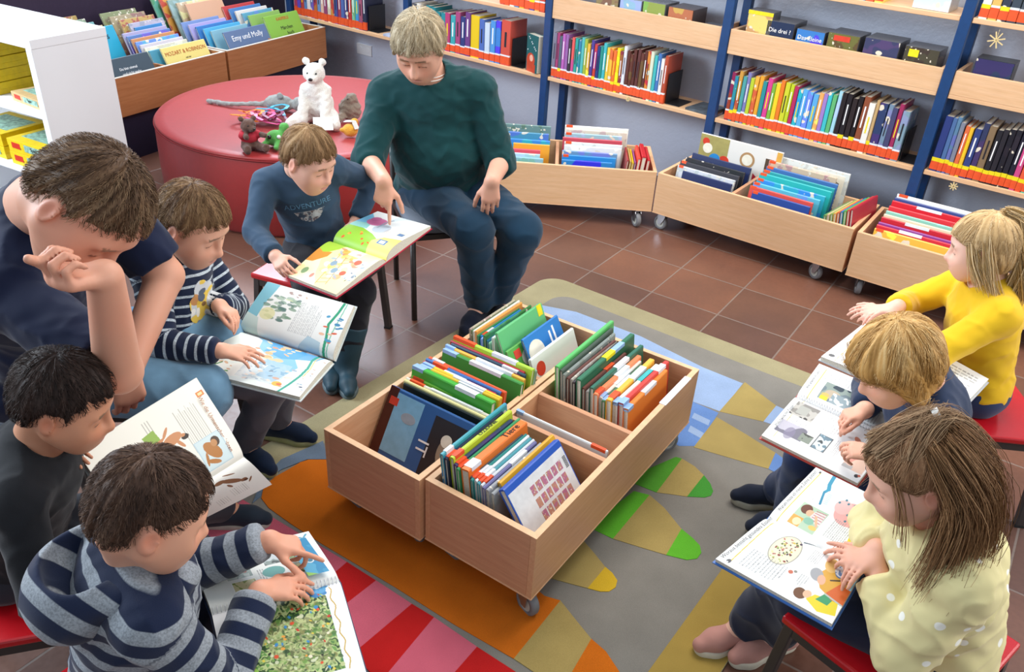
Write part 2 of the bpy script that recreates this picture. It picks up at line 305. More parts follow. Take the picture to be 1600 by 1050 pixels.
def sculpt(g, vox, pad=.02):
    """surface nets; returns (verts, quads)"""
    vox = vox*VOXK; lo, hi = g.bb(); lo = lo-pad; hi = hi+pad
    B = 6; bs = vox*B
    nb = np.ceil((hi-lo)/bs).astype(int)+1
    idx = np.stack(np.meshgrid(*[np.arange(n) for n in nb], indexing='ij'), -1).reshape(-1, 3)
    cen = lo+(idx+.5)*bs
    dc = np.concatenate([g.d(cen[i:i+200000]) for i in range(0, len(cen), 200000)])
    keep = idx[np.abs(dc) < bs*.9+.012]
    dims = nb*B+1; D = np.full(dims, 1.0, np.float32)
    # inside blocks negative
    ins = idx[dc < -(bs*.9+.012)]
    off = np.stack(np.meshgrid(*[np.arange(B+1)]*3, indexing='ij'), -1).reshape(-1, 3)
    for arr, val in ((ins, -1.0),):
        for k in range(0, len(arr), 4000):
            q = (arr[k:k+4000, None]*B+off[None]).reshape(-1, 3); D[q[:, 0], q[:, 1], q[:, 2]] = val
    for k in range(0, len(keep), 800):
        q = (keep[k:k+800, None]*B+off[None]).reshape(-1, 3)
        D[q[:, 0], q[:, 1], q[:, 2]] = g.d(lo+q*vox)
    S = D < 0; nx, ny, nz = dims
    m = np.zeros((nx-1, ny-1, nz-1), np.int8)
    for dx in (0, 1):
        for dy in (0, 1):
            for dz in (0, 1): m += S[dx:nx-1+dx, dy:ny-1+dy, dz:nz-1+dz]
    c = np.argwhere((m > 0) & (m < 8)); vid = np.full(m.shape, -1, np.int64); vid[c[:, 0], c[:, 1], c[:, 2]] = np.arange(len(c))
    acc = np.zeros((len(c), 3)); cnt = np.zeros(len(c))
    cor = [(a, b, e) for a in (0, 1) for b in (0, 1) for e in (0, 1)]
    for i, A in enumerate(cor):
        for j in range(i+1, 8):
            Bc = cor[j]
            if sum(abs(A[t]-Bc[t]) for t in range(3)) != 1: continue
            da = D[c[:, 0]+A[0], c[:, 1]+A[1], c[:, 2]+A[2]]; db = D[c[:, 0]+Bc[0], c[:, 1]+Bc[1], c[:, 2]+Bc[2]]
            x = (da < 0) != (db < 0); t = np.where(x, da/np.where(x, da-db, 1), 0)
            P = np.array(A)+(np.array(Bc)-np.array(A))*t[:, None]; acc += P*x[:, None]; cnt += x
    verts = lo+(c+acc/np.maximum(cnt, 1)[:, None])*vox
    quads = []
    for ax in range(3):
        o1, o2 = [(1, 2), (2, 0), (0, 1)][ax]
        sl0 = [slice(None)]*3; sl1 = [slice(None)]*3; sl0[ax] = slice(0, -1); sl1[ax] = slice(1, None)
        e = np.argwhere(S[tuple(sl0)] != S[tuple(sl1)])
        e = e[(e[:, o1] > 0) & (e[:, o2] > 0) & (e[:, o1] < dims[o1]-1) & (e[:, o2] < dims[o2]-1)]
        def vi(a, b):
            q = e.copy(); q[:, o1] -= a; q[:, o2] -= b; return vid[q[:, 0], q[:, 1], q[:, 2]]
        q = np.stack([vi(1, 1), vi(0, 1), vi(0, 0), vi(1, 0)], 1)
        fl = S[e[:, 0], e[:, 1], e[:, 2]]
        q = np.where(fl[:, None], q, q[:, ::-1]); quads.append(q[(q >= 0).all(1)])
    return verts, np.concatenate(quads)
def relax(v, q, it=2, w=.5):
    e = np.concatenate([q[:, [0, 1]], q[:, [1, 2]], q[:, [2, 3]], q[:, [3, 0]]]); n = len(v)
    cnt = np.bincount(e[:, 0], minlength=n)+np.bincount(e[:, 1], minlength=n); cnt = np.maximum(cnt, 1)
    for _ in range(it):
        a = np.stack([np.bincount(e[:, 0], v[e[:, 1], k], n)+np.bincount(e[:, 1], v[e[:, 0], k], n) for k in range(3)], 1)/cnt[:, None]
        v = v*(1-w)+a*w
    return v
def big_mesh(name, v, q, m, parent=None, attrs=None, cols=None, label=None):
    me = bpy.data.meshes.new(name); me.vertices.add(len(v)); me.vertices.foreach_set('co', v.astype(np.float32).ravel())
    k = q.shape[1]; me.loops.add(q.size); me.loops.foreach_set('vertex_index', q.astype(np.int32).ravel())
    me.polygons.add(len(q)); me.polygons.foreach_set('loop_start', np.arange(0, q.size, k, dtype=np.int32))
    me.update(calc_edges=True); me.materials.append(m); smooth(me)
    for nm, arr in (attrs or {}).items():
        a = me.attributes.new(nm, 'FLOAT', 'POINT'); a.data.foreach_set('value', arr.astype(np.float32))
    for nm, arr in (cols or {}).items():
        a = me.attributes.new(nm, 'FLOAT_COLOR', 'POINT'); c4 = np.ones((len(v), 4), np.float32); c4[:, :3] = arr; a.data.foreach_set('color', c4.ravel())
    o = bpy.data.objects.new(name, me); link(o, parent)
    if label: o['label'] = label
    return o
def sculpt_obj(name, g, vox, m, parent=None, it=1, attrfn=None, colfn=None, label=None, world=None):
    v, q = sculpt(g, vox); v = relax(v, q, it, .5) if it else v
    at = {k: f(v) for k, f in (attrfn or {}).items()}; co = {k: f(v) for k, f in (colfn or {}).items()}
    if world is not None: v = v-np.asarray(world)
    return big_mesh(name, v, q, m, parent, at, co, label)
def basis(fwd, up):
    """columns right, forward, up"""
    y = nrm(fwd); x = nrm(np.cross(y, up)); z = np.cross(x, y); return np.stack([x, y, z], 1)
# ------------------------------------------------------------------ people
SKIN = mat_attr('skin', 'tint', .52, .38, sss=.12, bump=.10, bscale=900)
HAIRM = mat_attr('hair', 'tint', .55, .18)
def mat_cloth(name, c, c2=None, duty=.5, c3=None, rough=.85, weave=700, amt=.35, mott=.10, dots=None, print_=None):
    """woven cloth; c2 with the 'band' attribute gives knitted stripes; dots=(scale, size, colour)"""
    k = NT(name, rough, .2); v = k.coords(); n = k.noise(weave, 2, v); mo = k.noise(9, 3, v)
    base = k.ramp(mo, [(.3, sc(c, 1-mott)), (.7, sc(c, 1+mott))])
    if c2 is not None:
        a = k.node('ShaderNodeAttribute', attribute_name='band'); fr = k.node('ShaderNodeMath', operation='FRACT'); k.link(a.outputs['Fac'], fr.inputs[0])
        f = k.ramp(fr.outputs[0], [(0, (0, 0, 0)), (duty-.02, (0, 0, 0)), (duty+.02, (1, 1, 1)), (.97, (1, 1, 1)), (1.0, (0, 0, 0))])
        s2 = k.ramp(k.noise(260, 2, v), [(.35, sc(c2, .72)), (.6, sc(c2, 1.1))])
        base = k.mix(f, base, s2)
        pl = k.node('ShaderNodeAttribute', attribute_name='plain'); base = k.mix(pl.outputs['Fac'], base, c)
    if dots:
        vo = k.node('ShaderNodeTexVoronoi'); vo.inputs['Scale'].default_value = dots[0]; vo.inputs['Randomness'].default_value = .35; k.link(v, vo.inputs['Vector'])
        f = k.ramp(vo.outputs['Distance'], [(0, (1, 1, 1)), (dots[1], (1, 1, 1)), (dots[1]+.03, (0, 0, 0))]); base = k.mix(f, base, dots[2])
    if print_: 
        a = k.node('ShaderNodeAttribute', attribute_name='pr_mask'); b = k.node('ShaderNodeAttribute', attribute_name='pr_col'); base = k.mix(a.outputs['Fac'], base, b.outputs['Color'])
    k.col(base); k.b.inputs['Sheen Weight'].default_value = .15; k.bump(n, amt, .0012); return k.m
def rot_to(d, n, ang):
    """turn d towards -n"""
    return nrm(np.cos(ang)*d-np.sin(ang)*n), nrm(np.cos(ang)*n+np.sin(ang)*d)
def hand(g, W, d, n, hand_, s, curl=(.5, .5, .6, .7), thumb=(.6, .5, .4), spread=.055, k=.012):
    """palm, five fingers.  d: wrist->knuckles, n: out of the back of the hand, side: where the thumb is"""
    d = nrm(d); n = nrm(n-d*(n@d)); t = nrm(np.cross(d, n)); t = -t if hand_ == 'R' else t     # t = d x n; the thumb of a right hand lies on n x d
    P = Grp(); off = [.155, .053, -.05, -.145]; kl = [.43, .455, .435, .385]
    for o, L in zip(off, kl):
        P.cone(W+t*o*s*.55+d*.05*s, W+d*L*s+t*o*s, .074*s, .062*s, k=.010*s/.12)
    P.cone(W+t*.08*s+d*.1*s-n*.03*s, W+t*.20*s+d*.28*s-n*.05*s, .075*s, .06*s, k=.015)
    F = Grp()
    for i, (o, L, fl) in enumerate(zip(off, kl, (.47, .53, .49, .385))):
        p = W+d*(L-.02)*s+t*o*s+n*.01*s; c = curl[i]; dd = nrm(d+t*o*spread*6*(.6 if c > .8 else 1)); nn = nrm(n-dd*(n@dd)); r = .050-.003*(i == 3)-.001*i
        for j, (fr, ca) in enumerate(((.44, .75), (.31, 1.0), (.25, .7))):
            dd, nn = rot_to(dd, nn, c*ca); q = p+dd*fl*fr*s
            r2 = r*(.93 if j < 2 else .84); F.cone(p, q, r*s, r2*s, k=.0012); p = q; r = r2
    b = W+t*.13*s+d*.13*s-n*.03*s; a0, a1, a2 = thumb
    dd = nrm(t*np.sin(a0)+d*np.cos(a0)-n*.25); r = .066
    for j, (ln, bend) in enumerate(((.24, 0), (.20, a1), (.16, a2))):
        if j: dd = nrm(dd*np.cos(bend)+nrm(d*.8-n*.5-t*.6)*np.sin(bend))
        q = b+dd*ln*s; r2 = r*.90; F.cone(b, q, r*s, r2*s, k=.004); b = q; r = r2
    P.add(F, .0035*s/.12)
    g.add(P, k)
def head(g, C, B, hs, neck, nr=.042, child=True, mouth=0, hr=None):
    """C centre, B basis columns right/forward/up, hs head height, neck = neck base point"""
    T = lambda x, y, z: C+B@(V(x, y, z)*hs)
    E = lambda c, r, k=.02, R=None: h.ell(T(*c), V(*r)*hs, B if R is None else B@R, k*hs/.2)
    h = Grp()
    E((0, -.06, .115), (.335, .415, .365))
    E((0, .11, -.10), (.25, .265, .33), .04)
    E((0, .235, -.385), (.095, .085, .075), .05)
    for sx in (-1, 1):
        E((sx*.155, .22, -.13), (.115, .10, .13), .05)
        h.cone(T(sx*.235, -.01, -.20), T(sx*.07, .24, -.385), .075*hs, .06*hs, .04*hs/.2)
        E((sx*.13, .335, .085), (.10, .045, .035), .02)
    for sx in (-1, 1): h.sub(Ell(T(sx*.135, .405, .0), V(.085, .06, .05)*hs, B), .035*hs/.2)
    for sx in (-1, 1): E((sx*.135, .295, -.005), (.075, .06, .058), .006)
    nz = .9 if child else 1.15
    h.cone(T(0, .345, .05), T(0, .345+.11*nz, -.115), .03*hs, .042*hs*nz, .012*hs/.2)
    E((0, .345+.11*nz, -.13), (.048, .045, .04), .008)
    for sx in (-1, 1): E((sx*.05, .375, -.145), (.032, .042, .03), .01)
    E((0, .325, -.245), (.105, .075, .075), .03)
    E((0, .385, -.232), (.085, .032, .022), .006); E((0, .378, -.278), (.072, .034, .026), .006)
    h.sub(Ell(T(0, .425, -.255), V(.085, .03, .008+mouth*.02)*hs, B), .005)
    for sx in (-1, 1):
        ca, sa = math.cos(.42), math.sin(.42); R = np.array([[ca, sx*sa, 0], [-sx*sa, ca, 0], [0, 0, 1]])
        e = Grp(); e.ell(T(sx*.355, -.05, -.035), V(.034, .085, .125)*hs, B@R, 0); e.sub(Ell(T(sx*.395, -.03, -.02), V(.03, .05, .08)*hs, B@R), .006)
        e.ell(T(sx*.335, -.02, -.12), V(.026, .035, .035)*hs, B, .008); h.add(e, .006)
    g.add(h, .015)
    g.cone(T(0, -.16, -.25), neck, nr*.95, nr*1.1, .02*hs/.2)
def head_tint(C, B, hs, skin, lip=(.62, .26, .22), brow=(.2, .12, .07), blush=.10, lash=(.06, .03, .02), stubble=0, extra=None):
    skin = np.array(skin); lip = np.array(lip); brow = np.array(brow)
    def f(v):
        p = (v-C)@B/hs; c = np.tile(skin, (len(v), 1)); x, y, z = np.abs(p[:, 0]), p[:, 1], p[:, 2]
        def blend(w, col): nonlocal c; c = c*(1-w[:, None])+np.asarray(col)*w[:, None]
        near = (np.linalg.norm(p, axis=1) < .58)*(y < .53)*((y > .22) | (x > .2))
        g = np.exp(-(((x-.17)/.09)**2+((z+.13)/.08)**2))*near*(y > .1); blend(g*blush*3, skin*V(1.05, .72, .66))
        g = np.exp(-(((y+.045)/.10)**2+((z+.03)/.13)**2+((x-.37)/.05)**2))*near; blend(g*.55, skin*V(1.05, .62, .55))
        g = np.exp(-(((x)/.05)**2+((z+.13)/.05)**2))*near*(y > .38); blend(g*.3, skin*V(1.05, .70, .62))
        lp = ((x/.09)**2+((z+.255)/.040)**2 < 1)*near*(y > .30); blend(lp*.75, lip)
        mo = ((x/.08)**2+((z+.255)/.007)**2 < 1)*near*(y > .30); blend(mo*.8, lip*.35)
        if stubble: g = np.exp(-(((z+.36)/.15)**2))*near*(y > -.1)*(np.abs(z+.255) > .05); blend(g*stubble, skin*.45)
        zb = .115-.35*(x-.13)**2*4; br = (np.abs(z-zb) < .017)*(x > .05)*(x < .22)*near*(y > .2); blend(br*.9, brow)
        le = ((np.abs((x-.135)/.062) < 1)*(np.abs(z+.028+.12*(((x-.135)/.062)**2-1)*.12) < .0085))*near*(y > .25); blend(le*.9, lash)
        n = n3(v, 45)*.5+n3(v, 18, 3)*.5; c *= (1+.035*n)[:, None]
        # knuckles and palms a little redder comes from extra
        if extra is not None: c = extra(v, c)
        return np.clip(c, 0, 1)
    return f
def strands(roots, tangs, nors, L, w, seg=4, droop=.0, lift=.4, curl=.0, col=None, follow=None, parent_mat=None):
    """thin three-sided locks; returns verts, quads(as 4-idx), colours"""
    n = len(roots); P = roots.copy(); D = nrm_rows(tangs+nors*lift); rings = []; rnd = np.random.rand(n, 3)
    Ls = (L if np.isscalar(L) else L[:, None])*(.6+.7*rnd[:, :1])
    for j in range(seg+1):
        rings.append((P.copy(), D.copy()))
        if j == seg: break
        Dn = D*1.0; Dn = Dn-nors*(lift*1.1/seg); Dn[:, 2] -= droop/seg; Dn += (np.random.rand(n, 3)-.5)*curl
        D = nrm_rows(Dn); P = P+D*Ls/seg
        if follow is not None: P, D = follow(P, D)
    vs = []; 
    for j, (P, D) in enumerate(rings):
        a = nrm_rows(np.cross(D, nors+1e-4)); b = np.cross(D, a); ww = w*(1-.75*(j/seg)**1.5)*(.7+.6*rnd[:, 1:2])
        for t in range(3): an = 2*PI*t/3; vs.append(P+(a*math.cos(an)+b*math.sin(an)*.6)*ww)
    vs = np.stack(vs, 1)  # n, (seg+1)*3, 3
    m = vs.shape[1]; q = []
    for j in range(seg):
        for t in range(3): q.append([j*3+t, j*3+(t+1) % 3, (j+1)*3+(t+1) % 3, (j+1)*3+t])
    q = np.array(q)[None]+np.arange(n)[:, None, None]*m
    return vs.reshape(-1, 3), q.reshape(-1, 4), m
def nrm_rows(a): return a/np.maximum(np.linalg.norm(a, axis=1, keepdims=True), 1e-9)
def hair(parent, base, C, B, hs, cols, style='short', n=2600, seed=1, part=None, extra_mass=None, thick=1.0, lenk=1.0, tous=1.0):
    """cols = (dark, mid, light)"""
    np.random.seed(seed); cols = [np.array(c) for c in cols]
    T = lambda x, y, z: C+B@(V(x, y, z)*hs)
    th = {'short': .045, 'crop': .022, 'bob': .07, 'long': .05, 'mop': .075}[style]*thick
    g = Grp(); g.ell(T(0, -.065, .12), V(.335+th, .415+th, .365+th)*hs, B, 0)
    if style in ('short', 'crop', 'mop'):
        # keep above the hairline: forehead - over the ear - nape
        fy, fz = (.36, .27) if style != 'mop' else (.36, .20)
        hpl = Plane(T(0, fy, fz), B@V(0, .60, -.80)); g.cut(hpl, .012)
        s = Grp(); s.ell(T(0, -.27, -.10), V(.29, .19, .20)*hs, B, 0); g.add(s, .03*hs/.2)
        for sx in (-1, 1): g.add(Cone(T(sx*.305, .07, .08), T(sx*.305, .065, -.03), .04*hs, .018*hs), .02)
        for sx in (-1, 1): g.sub(Ell(T(sx*.40, -.05, -.05), V(.12, .105, .135)*hs, B), .012)
        if style == 'mop':
            g.ell(T(0, .27, .24), V(.26, .12, .10)*hs, B, .03)
    elif style == 'bob':
        g.cut(Plane(T(0, .385, .16), B@V(0, .50, -.60)), .02)
        g.ell(T(0, -.17, -.06), V(.40, .33, .42)*hs, B, .03)
        for sx in (-1, 1): g.cone(T(sx*.30, .16, .18), T(sx*.33, .02, -.34), .10*hs, .085*hs, .03)
        g.sub(Ell(T(0, .36, -.22), V(.24, .32, .36)*hs, B), .02)
        g.ell(T(0, .30, .20), V(.24, .12, .11)*hs, B, .03)
    elif style == 'long':
        g.cut(Plane(T(0, .37, .27), B@V(0, .60, -.75)), .02)
        g.ell(T(0, -.25, -.10), V(.33, .24, .34)*hs, B, .03)
        for sx in (-1, 1): g.sub(Ell(T(sx*.40, -.02, -.08), V(.12, .12, .16)*hs, B), .012)
    if extra_mass is not None:
        for (a, b, r1, r2) in extra_mass: g.cone(T(*a), T(*b), r1*hs, r2*hs, .035*hs/.2)
    crown = V(0, -.22, .45)
    g0 = Grp(); g0.it = list(g.it)
    def local(v): return (v-C)@B/hs
    def flow(v):
        """groove direction on the shell: away from the crown"""
        p = local(v)-crown; return p
    def disp(p, D):
        l = local(p)-crown; az = np.arctan2(l[:, 0], l[:, 1]); r = np.linalg.norm(l, axis=1)
        q = np.stack([np.sin(az)*3, np.cos(az)*3, r*1.2], 1)
        rim = 0
        if style in ('short', 'crop', 'mop'):
            pl = hpl.d(p); rim = .0065*np.exp(np.clip(pl, -.2, 0)/.016)+.008*tous*n3(q, 8, seed+8)*np.exp(np.clip(pl, -.2, 0)/.022)
        return rim+(.0042*tous*n3(q, 3.1, seed)+.0022*tous*n3(q, 9.0, seed+2)+.0012*n3(q, 22, seed+5))*hs/.2
    g.disp(disp)
    vox = .0036 if hs < .215 else .004
    v, q = sculpt(g, vox); v = relax(v, q, 1, .4)
    def shade(v, rr=None):
        l = local(v)-crown; az = np.arctan2(l[:, 0], l[:, 1]); r = np.linalg.norm(l, axis=1)
        w = .5+.30*n3(np.stack([np.sin(az)*9, np.cos(az)*9, r], 1), 3.0, seed)+.22*n3(np.stack([np.sin(az)*26, np.cos(az)*26, r*2], 1), 3.0, seed+1)
        return w
    def tocol(w):
        w = np.clip(w, 0, 1)[:, None]; return np.where(w < .5, cols[0]+(cols[1]-cols[0])*w*2, cols[1]+(cols[2]-cols[1])*(w-.5)*2)
    c = tocol(shade(v))
    # strands rooted on shell vertices
    e1 = v[q[:, 1]]-v[q[:, 0]]; e2 = v[q[:, 3]]-v[q[:, 0]]; fn = nrm_rows(np.cross(e1, e2))
    ctr = v[q].mean(1); out = nrm_rows(ctr-T(0, -.06, .05)); fn *= np.sign((fn*out).sum(1))[:, None]
    ok = np.where((fn*out).sum(1) > .15)[0]; pick = np.random.choice(ok, n)
    R = ctr[pick]+fn[pick]*(-.0015); N = fn[pick]; l = local(R)-crown
    down = -B[:, 2]; tang = nrm_rows((l@B.T)*1.0)
    tang = nrm_rows(tang+np.random.randn(n, 3)*tous*(.17 if style in ('short','crop') else .07))
    if style in ('short', 'mop'): tang = nrm_rows(tang+(B@V(.35, .25, 0))[None]*.3)
    tang = nrm_rows(tang-N*(tang*N).sum(1)[:, None])
    LL = {'short': .034, 'crop': .014, 'bob': .06, 'long': .05, 'mop': .05}[style]*hs/.2*lenk
    lift = {'short': .12, 'crop': .30, 'bob': .02, 'long': .03, 'mop': .10}[style]
    tip_lift = {'short': .0038, 'crop': .0045, 'bob': .0008, 'long': .0008, 'mop': .0015}[style]
    step = [0]
    def follow(P, D):
        step[0] += 1; d = g0.d(P); e = .0015
        G = np.stack([g0.d(P+V(e, 0, 0))-d, g0.d(P+V(0, e, 0))-d, g0.d(P+V(0, 0, e))-d], 1)/e; G = nrm_rows(G)
        off = .0008+tip_lift*tous*step[0]/4
        k = np.clip(d-off, -.01, .006)[:, None]; P = P-G*k; D = D-G*(D*G).sum(1)[:, None]*.75
        return P, nrm_rows(D)
    hz = np.clip((l[:, 2]-(-.10 if style in ('bob', 'long') else .02)+crown[2]*0+.45)/.55, .35, 1) if style in ('short', 'crop', 'mop') else np.ones(n)
    sv, sq, m = strands(R, tang, N, LL*hz, .00075*hs/.2*(1.15 if style in ('bob', 'long') else 1), 4, droop=.5 if style in ('bob', 'long') else .15, lift=lift, curl=.035, follow=follow)
    rc = np.clip(shade(R)+np.random.randn(n)*.15+.05, 0, 1); scol = np.repeat(tocol(rc), m, axis=0)
    v2 = np.concatenate([v, sv])-base; q2 = np.concatenate([q, sq+len(v)]); cc = np.concatenate([c, scol])
    return big_mesh('hair', v2, q2, HAIRM, parent, None, {'tint': cc})
def locks(parent, base, paths, cols, n=60, w=.0012, spread=.012, seed=3, name='hair_lock', tipspread=1.0, taper=.4):
    """loose long hair following guide paths (world points); one mesh"""
    np.random.seed(seed); cols = [np.array(c) for c in cols]; vs = []; qs = []; cs = []; b = 0
    for path in paths:
        path = np.array(path, float); t = np.linspace(0, 1, len(path)); tt = np.linspace(0, 1, 12)
        # smooth interpolation (Catmull-like through cubic weights)
        pth = np.stack([np.interp(tt, t, path[:, k]) for k in range(3)], 1)
        for _ in range(2): pth[1:-1] = .25*pth[:-2]+.5*pth[1:-1]+.25*pth[2:]
        for i in range(n):
            o = np.random.randn(3)*spread; wob = np.random.randn(3)*spread*.5; ph = np.random.rand()*6
            amp = (np.sin(tt*PI*.5)**.7)[:, None]; P = pth+o*(.45+.55*amp*tipspread)+np.sin(tt*5+ph)[:, None]*wob*.5
            D = np.gradient(P, axis=0); D = nrm_rows(D); a = nrm_rows(np.cross(D, V(.3, .2, 1))); bb = np.cross(D, a)
            ww = (w*(1-taper*tt**2)*(.7+.6*np.random.rand()))[:, None]
            ring = np.stack([P+(a*math.cos(2*PI*k/3)+bb*math.sin(2*PI*k/3))*ww for k in range(3)], 1).reshape(-1, 3)
            vs.append(ring); m = len(tt); j = np.arange(m-1)[:, None]
            q = np.concatenate([np.stack([j*3+k, j*3+(k+1) % 3, (j+1)*3+(k+1) % 3, (j+1)*3+k], -1).reshape(-1, 4) for k in range(3)])
            qs.append(q+b); b += len(ring)
            x = np.clip(.5+np.random.randn()*.25, 0, 1); c = cols[0]+(cols[1]-cols[0])*x*2 if x < .5 else cols[1]+(cols[2]-cols[1])*(x-.5)*2
            cs.append(np.tile(c, (len(ring), 1)))
    return big_mesh(name, np.concatenate(vs)-base, np.concatenate(qs), HAIRM, parent, None, {'tint': np.concatenate(cs)})
def torso(g, J, s, off=0, w=1.0, belly=0, k=.04, low=True):
    sd = nrm(J['SR']-J['SL']); up = nrm(J['C']-J['P']); B = basis(np.cross(up, sd), up)
    B = np.stack([sd, np.cross(up, sd), up], 1)
    if B[:, 1]@J['front'] < 0: pass
    mid = (J['P']+J['C'])/2
    if low: g.ell(J['P'], V(.165*w, .125, .12)*s+off, B, 0)
    g.ell(mid+J['front']*belly, V(.15*w, .118+belly*.8, .17)*s+off, B, k)
    g.ell(J['C'], V(.165*w, .118, .17)*s+off, B, k)
    sh = (J['SR']+J['SL'])/2
    g.cone(J['SL']*.86+sh*.14, J['SR']*.86+sh*.14, .058*s+off, .058*s+off, k)
    g.cone(J['C']+up*.06*s, J['N'], .10*s+off, .060*s+off*.6, k)
    # trapezius slopes
    for S in ('SL', 'SR'): g.cone(J['N']-up*.02*s, J[S], .050*s+off*.6, .052*s+off, k*.7)
def arm(g, J, side, s, off=0, k=.02, r=(.056, .043, .030), upto=1.0, cap=0, fat=1.0):
    S, E, Wp = J['S'+side], J['E'+side], J['W'+side]
    g.cone(S, E, r[0]*s*fat+off, r[1]*s*fat+off, k)
    if upto > 0: g.cone(E, E+(Wp-E)*upto, r[1]*s*fat+off, (r[1]+(r[2]-r[1])*upto)*s*fat+off, k*.8, cap)
def leg(g, J, side, s, off=0, k=.03, r=(.088, .062, .042), upto=1.0, cap=0, offb=None):
    H, K, A = J['H'+side], J['K'+side], J['A'+side]; ob = off if offb is None else offb
    g.cone(H, K, r[0]*s+off, r[1]*s+off, k); g.cone(K, K+(A-K)*upto, r[1]*s+off, r[2]*s+ob, k*.8, cap)
def shoe(parent, base, A, toe, s, mu, ms, name='shoe', sole=.016, hi=0, lace=None, ground=0.0, shaft=.155, legdir=None):
    """A = ankle point, toe = horizontal direction, s = foot length"""
    t = nrm(V(toe[0], toe[1], 0)); z = V(0, 0, 1); g0 = V(A[0], A[1], ground+sole)
    heel = g0-t*.22*s; ball = g0+t*.42*s; tip = g0+t*.62*s; x = np.cross(t, z)
    g = Grp(); g.cone(heel+z*.13*s, ball+z*.105*s, .145*s, .13*s, .02, flat=None); g.cone(ball+z*.10*s, tip+z*.08*s, .145*s, .105*s, .02)
    g.cone(heel+z*.12*s+t*.03*s, V(A[0], A[1], ground)+z*(.34+hi)*s-t*.03*s, .15*s, shaft*s, .03, cap=1)
    g.cone(V(A[0], A[1], ground)+z*.26*s, ball+z*.15*s, .13*s, .09*s, .03)
    if legdir is not None: an = V(A[0], A[1], .075); g.cone(an, an+legdir*.17, .046, .057, .03, cap=1)
    g.cut(Plane(g0, -z), .004)
    if legdir is None: g.sub(Ell(V(A[0], A[1], ground)+z*(.47+hi)*s, V(shaft-.035, shaft-.025, .12)*s), .008)
    g.disp(lambda p, D: .0006*n3(p, 90))
    o = sculpt_obj(name, g, .0035, mu, parent, 1, world=base)
    q = Grp(); q.cone(heel+z*.0, ball, .155*s, .165*s, .02); q.cone(ball, tip-t*.01, .16*s, .125*s, .02)
    q.cut(Plane(g0+z*.012, z), .003); q.cut(Plane(g0-z*sole, -z), .003)
    sculpt_obj('sole', q, .0035, ms, o, 1, world=base)
    if lace is not None:
        mb = MB(); c = V(A[0], A[1], ground)
        for i in range(4):
            m_ = c+t*(.16+.085*i)*s+z*(.375-.052*i)*s-V(*base); r = .085*s
            mb.tube([m_-x*r-z*.03*s, m_-x*r*.5+z*.012*s, m_+z*.018*s, m_+x*r*.5+z*.012*s, m_+x*r-z*.03*s], .0026, 6)
        mb.build('lace', lace, o, sm=True)
    return o
def fold(amp, sc_=28, seed=0, dirs=None):
    def f(p, D):
        n = n3(p, sc_, seed); r = (1-np.abs(n))**3; n2 = n3(p, sc_*.5, seed+3)
        return -amp*r+amp*.7*n2*.6+amp*.4
    return f

def decal(shirt, base, J, side, cx, cz, w, h, cv, alpha, name, direction, upv=None):
    """a printed motif laid onto the cloth: a fine grid dropped onto the surface along a direction"""
    from mathutils.bvhtree import BVHTree
    me = shirt.data; bvh = BVHTree.FromPolygons([v.co[:] for v in me.vertices], [p.vertices[:] for p in me.polygons])
    d = nrm(direction); up = nrm(J['N']-J['P']); x = nrm(np.cross(-d, up)) if upv is None else nrm(np.cross(-d, upv)); x = -x; up = np.cross(-d, -x)
    up = nrm(up if up[2] > 0 else -up); o = J['C']+x*cx+up*cz-d*.3-base; H_, W_ = cv.a.shape[:2]; P = np.zeros((H_, W_, 3)); ok = np.ones((H_, W_), bool)
    for i in range(H_):
        for j in range(W_):
            q = o+x*(j/(W_-1)-.5)*w+up*(.5-i/(H_-1))*h; hit = bvh.ray_cast(Vector(q), Vector(d))
            if hit[0] is None: ok[i, j] = False
            else: P[i, j] = np.array(hit[0])-d*.0012
    a = alpha & ok; idx = np.arange(H_*W_).reshape(H_, W_); f = np.stack([idx[:-1, :-1], idx[:-1, 1:], idx[1:, 1:], idx[1:, :-1]], -1).reshape(-1, 4)
    al = (a[:-1, :-1] & a[:-1, 1:] & a[1:, 1:] & a[1:, :-1]).reshape(-1); f = f[al]; used = np.unique(f); mp = np.full(H_*W_, -1); mp[used] = np.arange(len(used))
    return big_mesh(name, P.reshape(-1, 3)[used], mp[f], mat_attr('shirt_print', 'print', .8, .1), shirt, None, {'print': cv.a.reshape(-1, 3)[used]})
def decal_text(shirt, base, J, cx, cz, txt, size, m, direction, x=None):
    from mathutils.bvhtree import BVHTree
    me = shirt.data; bvh = BVHTree.FromPolygons([v.co[:] for v in me.vertices], [p.vertices[:] for p in me.polygons])
    d = nrm(direction); up = nrm(J['N']-J['P']); xx = nrm(np.cross(up, -d)); up = np.cross(-d, xx); o = J['C']+xx*cx+up*cz-d*.3-base
    t = text_mesh('print_lettering', txt, size, m, shirt, Matrix(), ext=0)
    for v in t.data.vertices:
        q = o+xx*v.co.x+up*v.co.y; hit = bvh.ray_cast(Vector(q), Vector(d)); v.co = (hit[0]-Vector(d)*.0016) if hit[0] is not None else Vector(q+d*.28)
    return t
